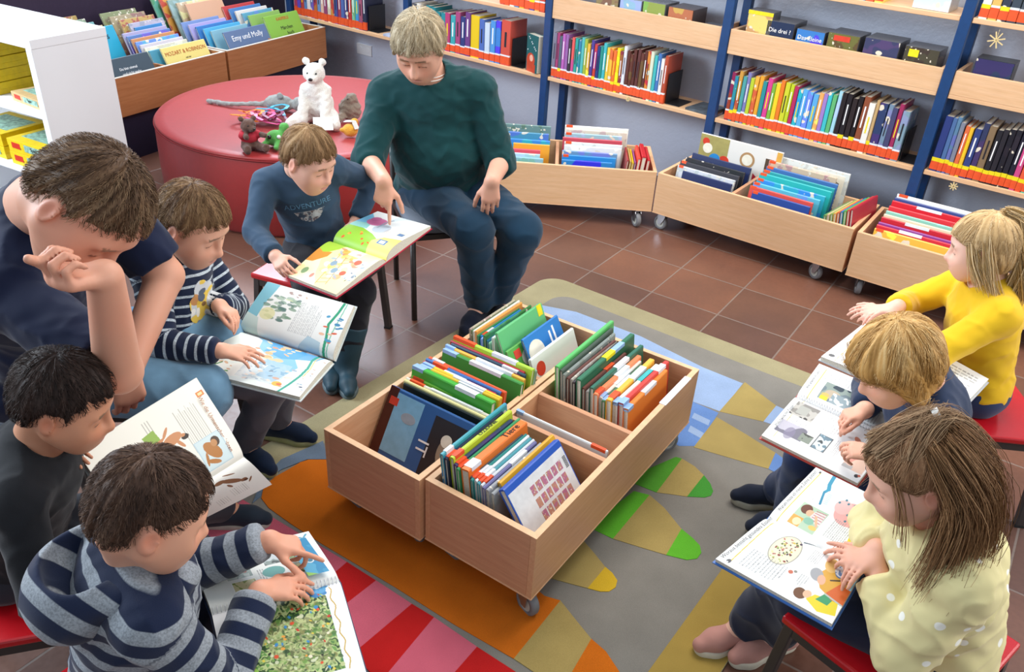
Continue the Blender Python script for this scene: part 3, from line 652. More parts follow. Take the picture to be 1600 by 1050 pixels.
# ------------------------------------------------------------------ the room
AL = V(.80902, -.58779, 0); NO = V(.58779, .80902, 0); ZZ = V(0, 0, 1)      # along the shelf wall / into the wall
WN = 4.66                                                                  # distance of the plaster wall along NO
def S(s, n, z): return AL*s+NO*n+ZZ*z
def wall_frame(): return Matrix(((AL[0], NO[0], 0, 0), (AL[1], NO[1], 0, 0), (0, 0, 1, 0), (0, 0, 0, 1)))
WM = wall_frame()
def floor_mat():
    k = NT('terracotta_tiles', .36, .5); tc = k.node('ShaderNodeTexCoord'); br = k.node('ShaderNodeTexBrick'); k.link(tc.outputs['Object'], br.inputs['Vector'])
    br.offset = 0; br.squash = 1; br.inputs['Scale'].default_value = 1; br.inputs['Brick Width'].default_value = .3339; br.inputs['Row Height'].default_value = .3339
    br.inputs['Mortar Size'].default_value = .0042; br.inputs['Mortar Smooth'].default_value = .3; br.inputs['Bias'].default_value = 0
    br.inputs['Color1'].default_value = (*hx('775040'), 1); br.inputs['Color2'].default_value = (*hx('5e433a'), 1); br.inputs['Mortar'].default_value = (*hx('7f7068'), 1)
    n = k.noise(4, 4, tc.outputs['Object']); n2 = k.noise(60, 3, tc.outputs['Object'])
    v1 = k.ramp(n, [(.3, (.84, .84, .86)), (.7, (1.1, 1.06, 1.0))]); v2 = k.ramp(n2, [(.35, (.92, .92, .92)), (.6, (1.03, 1.03, 1.03))])
    k.col(k.mix(1, k.mix(1, br.outputs['Color'], v1, 'MULTIPLY'), v2, 'MULTIPLY'))
    rr = k.node('ShaderNodeMapRange'); k.link(n2, rr.inputs[0]); rr.inputs[3].default_value = .26; rr.inputs[4].default_value = .42; k.link(rr.outputs[0], k.b.inputs['Roughness'])
    iv = k.node('ShaderNodeMath', operation='MULTIPLY_ADD'); k.link(br.outputs['Fac'], iv.inputs[0]); iv.inputs[1].default_value = -1; iv.inputs[2].default_value = 1
    k.bump(iv.outputs[0], .5, .002); return k.m
fl = MB().box(-7, 7, -7, 9, -.1, 0).build('floor', floor_mat()); fl.location = (.5507, 3.997, 0); fl.rotation_euler = (0, 0, -.5702); tag(fl, kind='structure')
def plaster():
    k = NT('plaster', .8, .2); v = k.coords(); n = k.noise(30, 4, v, .65); k.col(k.ramp(k.noise(2, 2, v), [(.3, hx('bcc3d4')), (.7, hx('c6ccda'))])); k.bump(n, .55, .008); return k.m
wb = MB().box(-5.9, 3.6, WN, WN+.12, 0, 3.0, WM).build('wall_back', plaster()); tag(wb, kind='structure')
# dark wall on the left, behind the low picture-book boxes
LA = nrm(V(-1.54+2.36, 6.5-4.79, 0)); LN = V(-LA[1], LA[0], 0)         # along the boxes / into the left wall
def L_(a, n, z): return V(-2.36, 4.79, 0)+LA*a+LN*n+ZZ*z
LM = Matrix(((LA[0], LN[0], 0, -2.36), (LA[1], LN[1], 0, 4.79), (0, 0, 1, 0), (0, 0, 0, 1)))
wl = MB().box(-1.2, 2.5, .86, .98, 0, 3.0, LM).build('wall_left', mat('aubergine_paint', hx('33263c'), .6)); tag(wl, kind='structure')

WOODF = mat_wood('beech_laminate', hx('d09a70'), hx('dbaa82'), 'X'); WOODE = mat('beech_edge', hx('e3b78d'), .4)
WOODP = mat_wood('beech_laminate_pale', hx('d8ab80'), hx('e2ba92'), 'X'); WOODC = mat_wood('cherry_laminate', hx('a5673e'), hx('b57a4e'), 'X')
NAVY = mat('navy_steel', hx('153c6c'), .35, .5); DARK = mat('dark_steel', hx('1c1a1c'), .4, .5); CHROME = mat('zinc_steel', hx('a8aab0'), .3, .5, .9)
RUB = mat('grey_rubber', hx('77777a'), .6); RUBD = mat('black_rubber', hx('1b1b1d'), .6); WHITE = mat('white_laminate', hx('e6e7ea'), .35, .5, var=.012, nz=3)

# ------------------------------------------------------------------ wall bookcase
FN = 4.34; POSTS = [-5.45, -4.21, -3.03, -1.89, -.775, .37, 1.5]
bc = thing('wall_bookcase', 'long blue steel and beech wall bookcase behind the low wheeled boxes', 'bookcase', tuple(S(-1.9, FN, 0)))
bc.rotation_euler = (0, 0, math.atan2(AL[1], AL[0])); BCI = (Matrix.Translation(Vector(S(-1.9, FN, 0))) @ Matrix.Rotation(math.atan2(AL[1], AL[0]), 4, 'Z')).inverted() @ WM
for s in POSTS:
    for n in (FN+.012, FN+.23): MB().box(s-.024, s+.024, n-.02, n+.02, 0, 2.1, BCI).build('post', NAVY, bc, bevel=.003)
for i in range(6):
    a, b = POSTS[i]+.026, POSTS[i+1]-.026
    MB().box(a, b, FN, FN+.26, .521, .543, BCI).build('shelf_board', [WOODP], bc, bevel=.002)
    if i < 2:
        MB().box(a, b, FN, FN+.26, .885, .907, BCI).build('shelf_board', WOODP, bc, bevel=.002)
    else:
        z0 = .889
        MB().box(a, b, FN, FN+.26, z0, z0+.018, BCI).box(a, b, FN, FN+.018, z0+.018, z0+.125, BCI).box(a, a+.018, FN+.018, FN+.26, z0+.018, z0+.125, BCI).box(b-.018, b, FN+.018, FN+.26, z0+.018, z0+.125, BCI).build('media_tray', WOODP, bc, bevel=.002)
        MB().box(a, b, FN, FN+.26, 1.222, 1.244, BCI).build('shelf_board', WOODP, bc, bevel=.002)
sk = MB().box(.62, .70, WN-.008, WN, 1.0, 1.08)
o = MB().box(0, .16, -.012, 0, 0, .08).tube([(.04, -.014, .04), (.04, -.011, .04)], .022, 16).tube([(.12, -.014, .04), (.12, -.011, .04)], .022, 16).build('wall_socket', WHITE, bevel=.003)
o.matrix_world = Matrix.Translation(Vector(S(-5.05, WN, .27))) @ Matrix.Rotation(math.atan2(AL[1], AL[0]), 4, 'Z'); tag(o, 'white double wall socket under the leftmost bookcase shelf', 'socket')

# ------------------------------------------------------------------ books
COVER = [mat_objcol('cover_plain', .38), mat_objcol('cover_picture', .34, pattern=(9, .52, .56, 1.25)), mat_objcol('cover_print', .32, pattern=(22, .55, .42, .8))]
PAGES = mat('page_edges', hx('d9d4c4'), .8, .2, nz=300, var=.12); PAPER = mat('white_paper', hx('e8e8e6'), .7, .2)
ORANGE = mat('orange_label', hx('dd5226'), .5); LWHITE = mat('white_label', hx('dfe3e8'), .5); LYELL = mat('yellow_label', hx('e8d51a'), .5); LBLUE = mat('pale_blue_label', hx('8fb0d8'), .5)
INKD = mat('dark_ink', hx('23222a'), .5); INKW = mat('white_ink', hx('eeeeee'), .5)
def book(M, L, D, T, colour, label=None, group=None, kind=0, stickers=(), spine_c=None, title=None, cat='book', name='book', tprint=0):
    """local X along the spine, Y through the thickness, Z out of the spine (pages at -Z)"""
    r = bpy.data.objects.new(name, None); r.empty_display_size = .03; link(r); tag(r, label, cat, group)
    t = min(.0022, T*.2); h = T/2
    prof = [(-h, -D), (-h, -.004), (-h+.0025 if T > .008 else -h*.5, -.0005), (h-.0025 if T > .008 else h*.5, -.0005), (h, -.004), (h, -D), (h-t, -D), (h-t, -.006), (-h+t, -.006), (-h+t, -D)]
    mb = MB(); n = len(prof); vs = [(x, y, z) for x in (0, L) for y, z in prof]
    fs = [(i, (i+1) % n, n+(i+1) % n, n+i) for i in range(n)]
    for o_ in (0, n): fs += [tuple(o_+j for j in q) for q in ((0, 1, 8, 9), (1, 2, 7, 8), (2, 3, 7), (3, 4, 7), (4, 5, 6, 7))]
    mb.add(vs, fs); c = mb.build('cover', COVER[kind], r); c.color = (*hx(colour), 1)
    MB().box(.003, L-.003, -h+t, h-t, -D+.003, -.006).build('pages', PAGES, r)
    for (a, b, m) in stickers:
        MB().box(a*L, b*L, -h-.0004, h+.0004, -.012, .0003).build('spine_label', m, r)
    if tprint > .42:
        MB().box(L*(.36+.1*tprint), L*(.62+.25*tprint), -h*.22, h*.22, -.002, .0005).build('title_print', INKW if tprint > .62 else INKD if tprint > .5 else LYELL, r)
    if title:
        txt, size, m, off, sxx = title
        text_mesh('title_lettering', txt, size, m, r, Matrix.Translation((off*L, 0, .0006)) , sx=sxx)
    r.matrix_world = M; return r
ORD = ['first', 'second', 'third', 'fourth', 'fifth', 'sixth', 'seventh', 'eighth', 'ninth', 'tenth', 'eleventh', 'twelfth', 'thirteenth', 'fourteenth', 'fifteenth', 'sixteenth', 'seventeenth', 'eighteenth', 'nineteenth', 'twentieth']+['twenty-'+x for x in ('first', 'second', 'third', 'fourth', 'fifth', 'sixth', 'seventh', 'eighth', 'ninth')]+['thirtieth']+['thirty-'+x for x in ('first', 'second', 'third', 'fourth', 'fifth', 'sixth', 'seventh', 'eighth', 'ninth')]+['fortieth', 'forty-first', 'forty-second']
def cname(h):
    r, g, b = [int(h[i:i+2], 16)/255 for i in (0, 2, 4)]; mx, mn = max(r, g, b), min(r, g, b); v = mx; s_ = 0 if mx == 0 else (mx-mn)/mx
    if s_ < .16: return 'white' if v > .82 else 'pale grey' if v > .62 else 'grey' if v > .3 else 'black'
    if mx == r: hh = ((g-b)/(mx-mn)) % 6
    elif mx == g: hh = (b-r)/(mx-mn)+2
    else: hh = (r-g)/(mx-mn)+4
    hh *= 60
    n = 'red' if hh < 14 or hh > 348 else 'orange' if hh < 36 else 'yellow' if hh < 62 else 'lime green' if hh < 85 else 'green' if hh < 160 else 'teal' if hh < 192 else 'blue' if hh < 250 else 'purple' if hh < 295 else 'pink'
    if n in ('orange',) and v < .62: n = 'brown'
    if v < .32: return 'blackish '+n
    if v < .5: return 'dark '+n
    if s_ < .35 and v > .7: return 'pale '+n
    return n
def row_label(cols, i, what, where, ends='left'):
    """single out a book by colour; count among those of the same colour only when needed"""
    c = cname(cols[i]); same = [j for j in range(len(cols)) if cname(cols[j]) == c]
    if len(same) == 1: return f'the only {c} {what} {where}'
    return f'{c} {what}, {ORD[i]} from {ends} {where}'
def shelf_row(s0, s1, z, cols, where, group, hts=(.235, .275), lab='std', depth=.17, w=None, what='book spine'):
    n = len(cols); w = w or [1]*n; tot = sum(w); x = s0; rnd = random.Random(int(z*1000)+n)
    for i, c in enumerate(cols):
        T = (s1-s0)*w[i]/tot; ht = hts[0]+(hts[1]-hts[0])*rnd.random()
        st = {'std': ((.03, .20, ORANGE), (.20, .235, LWHITE)), 'yel': ((.03, .18, ORANGE), (.18, .25, LYELL)), 'low': ((.02, .22, ORANGE),)}[lab if rnd.random() < .85 or lab == 'low' else 'yel']
        b0 = S(x+T/2, FN+.008+rnd.random()*.006, z)
        # X up, Z towards the room, Y along the shelf
        M = Matrix(((0, AL[0], -NO[0], b0[0]), (0, AL[1], -NO[1], b0[1]), (1, 0, 0, b0[2]), (0, 0, 0, 1)))
        M = M @ Matrix.Rotation(rnd.uniform(-.01, .012), 4, 'Z')
        book(M, ht, depth, T*.93, c, row_label(cols, i, what, where), group, kind=rnd.choice((0, 0, 1)), stickers=st, tprint=rnd.random())
        x += T
M2C = ['8a2450', '2a8a9a', 'b5533a', '4a9a9a', '7a7ab0', 'b5c832', 'd0603a', 'e0a030', '2a8a90', 'd0408a', '7ab040', 'e8c830', 'e07828', 'c8cc30', 'bccc28', 'b02a5a', '2ab0c0', '5aa8dc', '62aee0', '58a4d8', 'e8a860', '9a7ac0', '40b8c0', '60b070', 'a0d0e0', '241c20', '201a20', '2a2022', '1e181c', '8a4a30', 'e8e4dc', 'c0a070', '2e3e66', '7088a0', '44446a', '9a2a58', '7c98a8']
M2W = [1, .9, .9, .9, .9, .9, 1, 1, 1, 1.1, .9, 1.1, .9, 1.1, .9, .9, 1, 1.2, 1.2, 1.2, 1.1, .9, .9, .9, .9, 1.1, 1.1, 1.1, 1.1, 1.3, 1.3, .7, 1.7, 1, 1.1, .9, 1.5]
shelf_row(-1.82, -.885, .543, M2C, 'on the long shelf right of centre', 'children\'s books on the long shelf right of centre', w=M2W)
M1C = ['7a7a90', 'a04070', '506070', 'b060b0', '9060a0', '303038', 'c8508a', '2a9a90', '2a8a90', '50b0b0', '9ab040', 'e0b040', '4a3a8a', 'b03070', '203a7a', '208a80', '40b0b8', 'e0c040', 'd86a3a', 'e07030', 'f0d020', '8a3040', 'd8dce8', '5a3028', '5e342a', '562c26', '5a3230', '60342c', '582e2a', 'c03040', 'd0d8c0', '40b0b0', '4070b0', 'e4e0dc', 'b04a30']
shelf_row(-2.99, -2.20, .543, M1C, 'on the shelf just right of the woman', 'children\'s books on the shelf right of the woman', lab='std')
M3C = ['2a3a78', '4a6a9a', '5a80a0', '7a8090', 'd86a40', 'e8b830', '30407a', '30385a', '806a50', '202028', '26242c', '1c1c26', '22222c', '202030', 'c84a80', 'e05a3a', '50a070', 'e8c830', 'e8a0c0']
shelf_row(-.735, -.26, .543, M3C, 'on the lowest shelf at the right edge', 'books on the lowest shelf at the right edge', lab='yel', w=[1.5, .8, .8, .8, .8, .8, 1.2, 1.1, 1.3, 1, 1, 1, 1, 1, 1, 1, 1, 1, .6])
shelf_row(-.735, -.20, 1.244, ['e8e6e0', 'd8b060', '303848', '3a4450', '48505a', 'c8d060', '9ab850', 'a0a8b8', '6a6aa0', '5a6a98', 'b05a40', 'd8803a', '40607a', 'c8c8d0'], 'on the top shelf in the right corner', 'books on the top shelf at the right edge')
shelf_row(-1.55, -1.15, 1.244, ['c04050', 'e0e0e0', '405a90', 'e0a040', '60a080', 'c0c8d0', '8a3a6a', '4a80b0', 'd86040', 'e8d060'], 'on the top shelf right of centre', 'books on the top shelf right of centre')
M0C = ['5a5a60', 'c8c4bc', '8a8278', '208088', '207e88', '22828a', '2a8a94', 'b04070', '3aa0a8', 'a04878', '303e78', '6a4080', 'e0c020', '4a6ab0', 'c0d0e0', '4a90d0', '3a80c8', 'c85040']
shelf_row(-4.17, -3.32, .543, M0C, 'on the shelf behind the woman', 'books on the shelf behind the woman', w=[1]*12+[1.8, 1, 1, 1, 1, 1.8])
shelf_row(-3.42, -3.07, .907, ['c05040', 'd8603a', 'e0e0d8', '5080b0', 'd84a30', 'c8503a', '406890', 'e0a050', 'c04838'], 'on the upper shelf above the woman', 'books on the upper shelf above the woman')
LC = ['a83a5a', '4060a0', 'b04038', '5a80b0', 'd8d0d0', '5068a0', 'a03048', '6a88b8', 'd8b0a0', '8a3a68', 'c8b8a8', 'b83838', '3a4a88', '983050', '4a60a0', '303a70', 'b02a30', '70a878', '3aa0b0', '8a4a78', '282c48']
shelf_row(-5.40, -4.62, .543, LC, 'on the far left shelf', 'books on the far left shelf', lab='low')
# steel book ends
def bookend(s, z, label, h=.17):
    o = MB().box(0, .004, 0, .16, 0, h).box(0, .09, 0, .16, 0, .003).build('bookend', DARK, bevel=.004)
    b = S(s, FN+.03, z); o.matrix_world = Matrix(((AL[0], NO[0], 0, b[0]), (AL[1], NO[1], 0, b[1]), (0, 0, 1, b[2]), (0, 0, 0, 1))); tag(o, label, 'bookend', 'steel bookends')
bookend(-2.195, .543, 'black steel bookend closing the shelf right of the woman'); bookend(-.88, .543, 'black steel bookend right of the long colourful row', .15)
bookend(-3.315, .543, 'black steel bookend behind the woman, next to the standing picture book'); bookend(-4.61, .543, 'black steel bookend on the far left shelf')
# ------------------------------------------------------------------ a small painter for printed matter
class Cv:
    def __init__(s, w, h, bg='f2f1ec'):
        s.w = w; s.h = h; s.a = np.tile(np.array(hx(bg)), (h, w, 1)); s.Y, s.X = np.mgrid[0:h, 0:w]; s.X = (s.X+.5)/w; s.Y = (s.Y+.5)/h; s.r = w/h
    def put(s, m, c, al=1.0):
        m = np.clip(m, 0, 1)[..., None]*al; s.a = s.a*(1-m)+np.array(hx(c) if isinstance(c, str) else c)*m
    def rect(s, x0, y0, x1, y1, c, al=1, rot=0):
        X, Y = s.X, s.Y
        if rot:
            cx, cy = (x0+x1)/2, (y0+y1)/2; dx = (X-cx)*s.r; dy = Y-cy; X = cx+(dx*math.cos(rot)+dy*math.sin(rot))/s.r; Y = cy-dx*math.sin(rot)+dy*math.cos(rot)
        s.put((X > x0)*(X < x1)*(Y > y0)*(Y < y1)*1.0, c, al)
    def ell(s, cx, cy, rx, ry, c, al=1, rot=0, edge=.0):
        dx = (s.X-cx)*s.r; dy = s.Y-cy; u = dx*math.cos(rot)+dy*math.sin(rot); v = -dx*math.sin(rot)+dy*math.cos(rot)
        s.put((np.hypot(u/(rx*s.r), v/ry) < 1)*1.0, c, al)
    def poly(s, pts, c, al=1):
        ins = np.zeros(s.X.shape, bool); n = len(pts)
        for i in range(n):
            (x0, y0), (x1, y1) = pts[i], pts[(i+1) % n]
            cnd = ((y0 > s.Y) != (y1 > s.Y)); xi = (x1-x0)*(s.Y-y0)/(y1-y0+1e-9)+x0; ins ^= cnd & (s.X < xi)
        s.put(ins*1.0, c, al)
    def line(s, pts, w, c, al=1):
        m = np.zeros(s.X.shape)
        for (x0, y0), (x1, y1) in zip(pts[:-1], pts[1:]):
            ax, ay = x0*s.r, y0; bx, by = x1*s.r, y1; px, py = s.X*s.r-ax, s.Y-ay; L = (bx-ax)**2+(by-ay)**2+1e-12; t = np.clip((px*(bx-ax)+py*(by-ay))/L, 0, 1)
            m = np.maximum(m, np.hypot(px-t*(bx-ax), py-t*(by-ay)) < w)
        s.put(m, c, al)
    def text(s, x0, y0, x1, y1, n, c='6f6d70', al=.75, seed=0):
        rr = random.Random(seed+int(x0*97+y0*31)); h = (y1-y0)/n
        for i in range(n):
            x = x0; end = x1-(x1-x0)*(.35*rr.random() if i == n-1 or rr.random() < .2 else .03*rr.random())
            while x < end:
                w_ = (x1-x0)*rr.uniform(.05, .16); s.rect(x, y0+i*h, min(end, x+w_), y0+i*h+h*.42, c, al*rr.uniform(.6, 1)); x += w_+(x1-x0)*.02
    def noise(s, x0, y0, x1, y1, cols, sc_=12, seed=0, al=1, ell=False):
        P = np.stack([s.X.ravel()*sc_*s.r, s.Y.ravel()*sc_, np.full(s.X.size, seed*1.3)], 1)
        n = (n3(P, 1.0, seed)*.6+n3(P, 2.3, seed+1)*.4).reshape(s.X.shape)*.5+.5
        q = np.clip((n*len(cols)).astype(int), 0, len(cols)-1); cc = np.array([hx(c) for c in cols])[q]
        m = ((s.X > x0)*(s.X < x1)*(s.Y > y0)*(s.Y < y1)) if not ell else ((((s.X-(x0+x1)/2)/((x1-x0)/2))**2+((s.Y-(y0+y1)/2)/((y1-y0)/2))**2) < 1)
        m = m[..., None]*al; s.a = s.a*(1-m)+cc*m
    def blobs(s, x0, y0, x1, y1, n, cols, r0, r1, seed=0, al=1):
        rr = random.Random(seed)
        for _ in range(n): s.ell(rr.uniform(x0, x1), rr.uniform(y0, y1), rr.uniform(r0, r1)/s.r, rr.uniform(r0, r1), rr.choice(cols), al, rr.uniform(0, 3))
# ------------------------------------------------------------------ wheeled boxes
WOODY = mat_wood('beech_laminate_ends', hx('c68f6b'), hx('d2a07a'), 'Y')
def plc(o, ang, x, y, z=0): return Matrix.Translation((x, y, z)) @ Matrix.Rotation(ang, 4, 'Z')
def castor(parent, x, y, g, ang=0.0, r=.0405):
    """wheel + fork under a box; local coordinates of the box"""
    M = Matrix.Translation((x, y, 0)) @ Matrix.Rotation(ang, 4, 'Z')
    T = lambda *p: tuple(M @ Vector(p))
    mb = MB(); n = 28; prof = [(.0125, r*.62), (.0125, r*.90), (.007, r), (-.007, r), (-.0125, r*.90), (-.0125, r*.62)]
    vs = []; fs = []
    for k in range(n):
        t = 2*PI*k/n; vs += [T(.02+rr*math.cos(t), yy, r+rr*math.sin(t)) for yy, rr in prof]
    m = len(prof)
    for k in range(n):
        a = k*m; b = ((k+1) % n)*m; fs += [(a+j, a+(j+1) % m, b+(j+1) % m, b+j) for j in range(m)]
    c = bpy.data.objects.new('castor', None); link(c, parent); c.empty_display_size = .02
    mb.add(vs, fs); mb.build('tyre', RUB, c, sm=True)
    MB().disc(T(.02, 0, r), M.to_3x3() @ Vector((0, 1, 0)), r*.64, .022, 22).build('wheel_hub', mat('cream_hub', hx('b9bbb2'), .4), c)
    MB().disc(T(.02, 0, r), M.to_3x3() @ Vector((0, 1, 0)), r*.14, .034, 12).build('axle', CHROME, c)
    mb = MB()
    for s in (-1, 1):
        y0 = s*.0165
        pts = [(-.012, 2*r+.016), (.026, 2*r+.016), (.036, 2*r-.002), (.030, r-.008), (.012, r-.008), (-.004, r+.02), (-.012, 2*r)]
        vs = [T(px, y0+q, pz) for q in (-.0012, .0012) for px, pz in pts]; k = len(pts)
        mb.add(vs, [tuple(range(k)), tuple(range(k, 2*k))[::-1]]+[(i, (i+1) % k, k+(i+1) % k, k+i) for i in range(k)])
    mb.box(-.014, .036, -.018, .018, 2*r+.012, 2*r+.018, M).disc(T(.006, 0, g-.004), (0, 0, 1), .02, .012).box(-.03, .03, -.028, .028, g-.003, g, Matrix.Translation((x, y, 0)))
    mb.build('fork', CHROME, c)
    return c
def crate(name, label, x, y, ang, L, Wd, Hh=.224, g=.10, divs=(), castors=(), mF=WOODF, group=None, t=.018, xdivs=(), cat='book box'):
    """X along the length, Y across"""
    r = thing(name, label, cat, (x, y, 0), ang, group)
    z0, z1 = g, g+Hh
    for (nm, b) in (('side_panel', (0, L, 0, t)), ('side_panel', (0, L, Wd-t, Wd)), ('end_panel', (0, t, t, Wd-t)), ('end_panel', (L-t, L, t, Wd-t))):
        MB().box(b[0]+.0002, b[1]-.0002, b[2], b[3], z0+.004, z1).build(nm, mF if nm == 'side_panel' else WOODY, r, bevel=.0015)
    MB().box(t, L-t, t, Wd-t, z0+.006, z0+.022).build('bottom_panel', mF, r)
    MB().box(-.001, L+.001, -.001, Wd+.001, z0, z0+.0045).build('bottom_edging', WOODE, r)
    e = MB(); zz = z1+.0008
    for b in ((0, L, 0, t), (0, L, Wd-t, Wd), (0, t, t, Wd-t), (L-t, L, t, Wd-t)): e.box(*b, z1-.0005, zz)
    e.build('top_edging', WOODE, r)
    for d in divs: MB().box(d-t/2, d+t/2, t, Wd-t, z0+.022, z1-.002).build('divider', [WOODY], r, bevel=.001)
    for (a, b, d) in xdivs: MB().box(a, b, d-t/2, d+t/2, z0+.022, z1-.002).build('divider', mF, r, bevel=.001)
    for cx, cy, ca in castors: castor(r, cx, cy, g, ca)
    return r

WIDE = lambda l: [(a[0]*1.62,)+tuple(a[1:]) for a in l]
# the two boxes on the rug.  length direction 57 degrees
CA = math.radians(56.9); cl = V(math.cos(CA), math.sin(CA), 0); cw = V(math.sin(CA), -math.cos(CA), 0)   # length / across (to the right)
# box frame: X = length, Y = to the LEFT of length, so origins sit at the right near corners
A0 = V(-.5335, 1.9330, 0)+cw*.366; B0 = V(-.2125, 1.7420, 0)+cw*.366
crA = crate('wheeled_book_box', 'beech book box on castors on the rug, left one of the pair', A0[0], A0[1], CA, 1.0, .366, divs=(.36, .625), castors=[(.07, .06, .4), (.93, .06, 2.2), (.07, .30, 1.4), (.93, .30, .2)], group='book boxes on the rug')
crB = crate('wheeled_book_box', 'beech book box on castors on the rug, right one of the pair', B0[0], B0[1], CA, 1.0, .366, divs=(.385, .545), castors=[(.045, .05, -1.9), (.95, .03, 2.7), (.07, .30, 1.4), (.93, .30, .2)], group='book boxes on the rug')
# boxes along the wall
a2 = math.atan2(-.603, .851); a1 = -.024
c1 = crate('wall_book_box', 'beech book box on castors directly behind and right of the seated woman', -.282, 4.31, a1, 1.0, .43, divs=(.465,), xdivs=(), castors=[(.92, .04, -1.2), (.08, .04, 1)], mF=WOODP, group='book boxes along the wall')
c2 = crate('wall_book_box', 'longest-looking beech book box under the bookcase, between its two neighbours at the wall', .722, 4.280, a2, 1.045, .415, divs=(.42,), castors=[(.06, .04, 3.0), (.93, .04, 2.6), (.06, .36, 0), (.93, .36, 1)], mF=WOODP, group='book boxes along the wall')
o3 = V(1.583, 3.648, 0)
c3 = crate('wall_book_box', 'beech book box at the wall whose front is hidden by the girl in yellow', o3[0], o3[1], math.radians(-34), 1.03, .42, divs=(.47,), castors=[(.07, .04, 1.9), (.93, .04, 1)], mF=WOODP, group='book boxes along the wall')
# dividers seen inside
# ------------------------------------------------------------------ books standing spine-up inside boxes
def inbox(o0, ang, x0, y0, dirn, z0, specs, group, where, lean=.0, depth_rng=(.20, .27), what='picture book', sig=1):
    """specs: list of (thickness, colour, length, top z, kind, stickers, title).  dirn 'X': spines run along the box, stacked across (towards -Y);
    dirn 'Y': spines run across (from the left side), stacked along the box towards the near end"""
    cols = [s_[1] for s_ in specs]; acc = 0; rnd = random.Random(len(specs)*7+int(x0*100)); out = []
    R = Matrix.Translation((o0[0], o0[1], 0)) @ Matrix.Rotation(ang, 4, 'Z')
    for i, sp in enumerate(specs):
        T, c, Ln, zt, kd = sp[:5]; st = sp[5] if len(sp) > 5 else (); ti = sp[6] if len(sp) > 6 else None; lb = sp[7] if len(sp) > 7 else None
        D = max(.12, zt-z0-.003); off = sp[8] if len(sp) > 8 else rnd.uniform(0, .012)
        lb = lb or row_label(cols, i, what, where, ends='left' if dirn == 'X' else 'back')
        if dirn == 'X':
            M = R @ Matrix.Translation((x0+off, y0-acc-T/2, zt)) @ Matrix.Rotation(PI, 4, 'Z') @ Matrix.Rotation(lean, 4, 'X') @ Matrix.Rotation(PI, 4, 'Z')
        else:
            M = R @ Matrix.Translation((x0-acc-T/2, y0-off, zt)) @ Matrix.Rotation(-PI/2, 4, 'Z') @ Matrix.Rotation(-lean, 4, 'X')
        M = M @ Matrix.Rotation(rnd.uniform(-.02, .02), 4, 'Z')
        out.append(book(M, Ln, D, T*.95, c, lb, group, kd, st, title=ti)); acc += T+.001
    return out
O1 = ((.03, .17, ORANGE),); O2 = ((.03, .16, ORANGE), (.45, .72, LWHITE)); O3 = ((.80, .97, ORANGE), (.3, .55, LWHITE)); N0 = ()
BL = ((.02, .14, LBLUE), (.35, .7, LWHITE)); OW = ((.04, .15, ORANGE), (.15, .30, LWHITE))
zb = .124
# right box on the rug, near compartment: spines run away from the camera
inbox(B0, CA, .035, .345, 'X', zb, [
    (.012, '3a9aa8', .30, .405, 1, ((.05, .16, LWHITE),), None, 'teal picture book leaning on the left side of the near compartment', 0),
    (.011, '26304a', .27, .395, 1, O1, None, 'thin dark blue book between the teal book and the lime-spined book'),
    (.015, 'b9cc2c', .275, .400, 0, O1, ('OZEANE', .016, INKD, .60, 1.35), 'lime green spine reading OZEANE in the near box'),
    (.012, '2a3a60', .26, .385, 1, O1, None, 'navy picture book right behind the lime-spined ocean book'),
    (.011, '3c9a62', .29, .380, 0, O1, None, 'green-spined book beside the thick orange book'),
    (.028, 'ea7a2c', .275, .385, 0, ((.05, .20, LWHITE),), ('Tiere', .030, INKD, .77, 1.1), 'thick orange spine reading Tiere'),
    (.007, '445a6a', .24, .365, 0, O1, None, 'slim slate-coloured book right of the thick orange book'), (.008, '2a8a86', .255, .368, 0, OW, None, 'slim dark teal spine in the near box with a white label'),
    (.009, 'e6eaec', .25, .366, 0, OW, None, 'slim white spine left of the turquoise one in the near box'), (.009, '4a9aa6', .25, .364, 0, OW, None, 'slim turquoise spine among the thin white ones'), (.009, 'd6dade', .25, .362, 0, ((.06, .2, ORANGE),), None, 'pale spine right of the slim turquoise spine'),
    (.010, '6a6a9a', .25, .362, 0, ((.5, .8, LWHITE),), None, 'slim violet spine beside the grey books'), (.012, '9a9ca0', .255, .360, 2, N0, None, 'light grey book behind the small slim ones'),
    (.012, 'b0b4b6', .25, .350, 2, N0, None, 'grey patterned book left of the bright blue spine')], 'books in the near box on the rug', 'in the near compartment', lean=.13, what='book')
# bright blue spine with white back cover leaning over
R = plc(None, CA, B0[0], B0[1])
bb = book(R @ Matrix.Translation((.05, .150, .372)) @ Matrix.Rotation(PI, 4, 'Z') @ Matrix.Rotation(.62, 4, 'X') @ Matrix.Rotation(PI, 4, 'Z'), .27, .235, .020, '1e56b8', 'white picture book with a bright blue spine, leaning forward in the near box', 'books in the near box on the rug', 0)
mb = MB(); mb.box(.004, .266, -.0108, -.0101, -.232, -.022); mb.build('back_cover', mat('white_cover', hx('dde0e2'), .4), bb)
mb = MB(); rr = random.Random(5)
for i in range(6):
    for j in range(3): mb.box(.085+i*.026, .105+i*.026, -.0114, -.0106, -.075-j*.038, -.048-j*.038)
mb.build('cover_picture', mat_objcol('cover_thumbs', .4, pattern=(60, .5, .4, .9)), bb).color = (.5, .25, .18, 1)
mb = MB()
for i in range(9): mb.box(.248-.0, .262, -.0114, -.0106, -.05-i*.004, -.048-i*.004)
for i in range(7): mb.box(.02, .02+.1*(.6+.4*rr.random()), -.0114, -.0106, -.165-i*.004, -.1642-i*.004)
mb.build('print', INKD, bb)
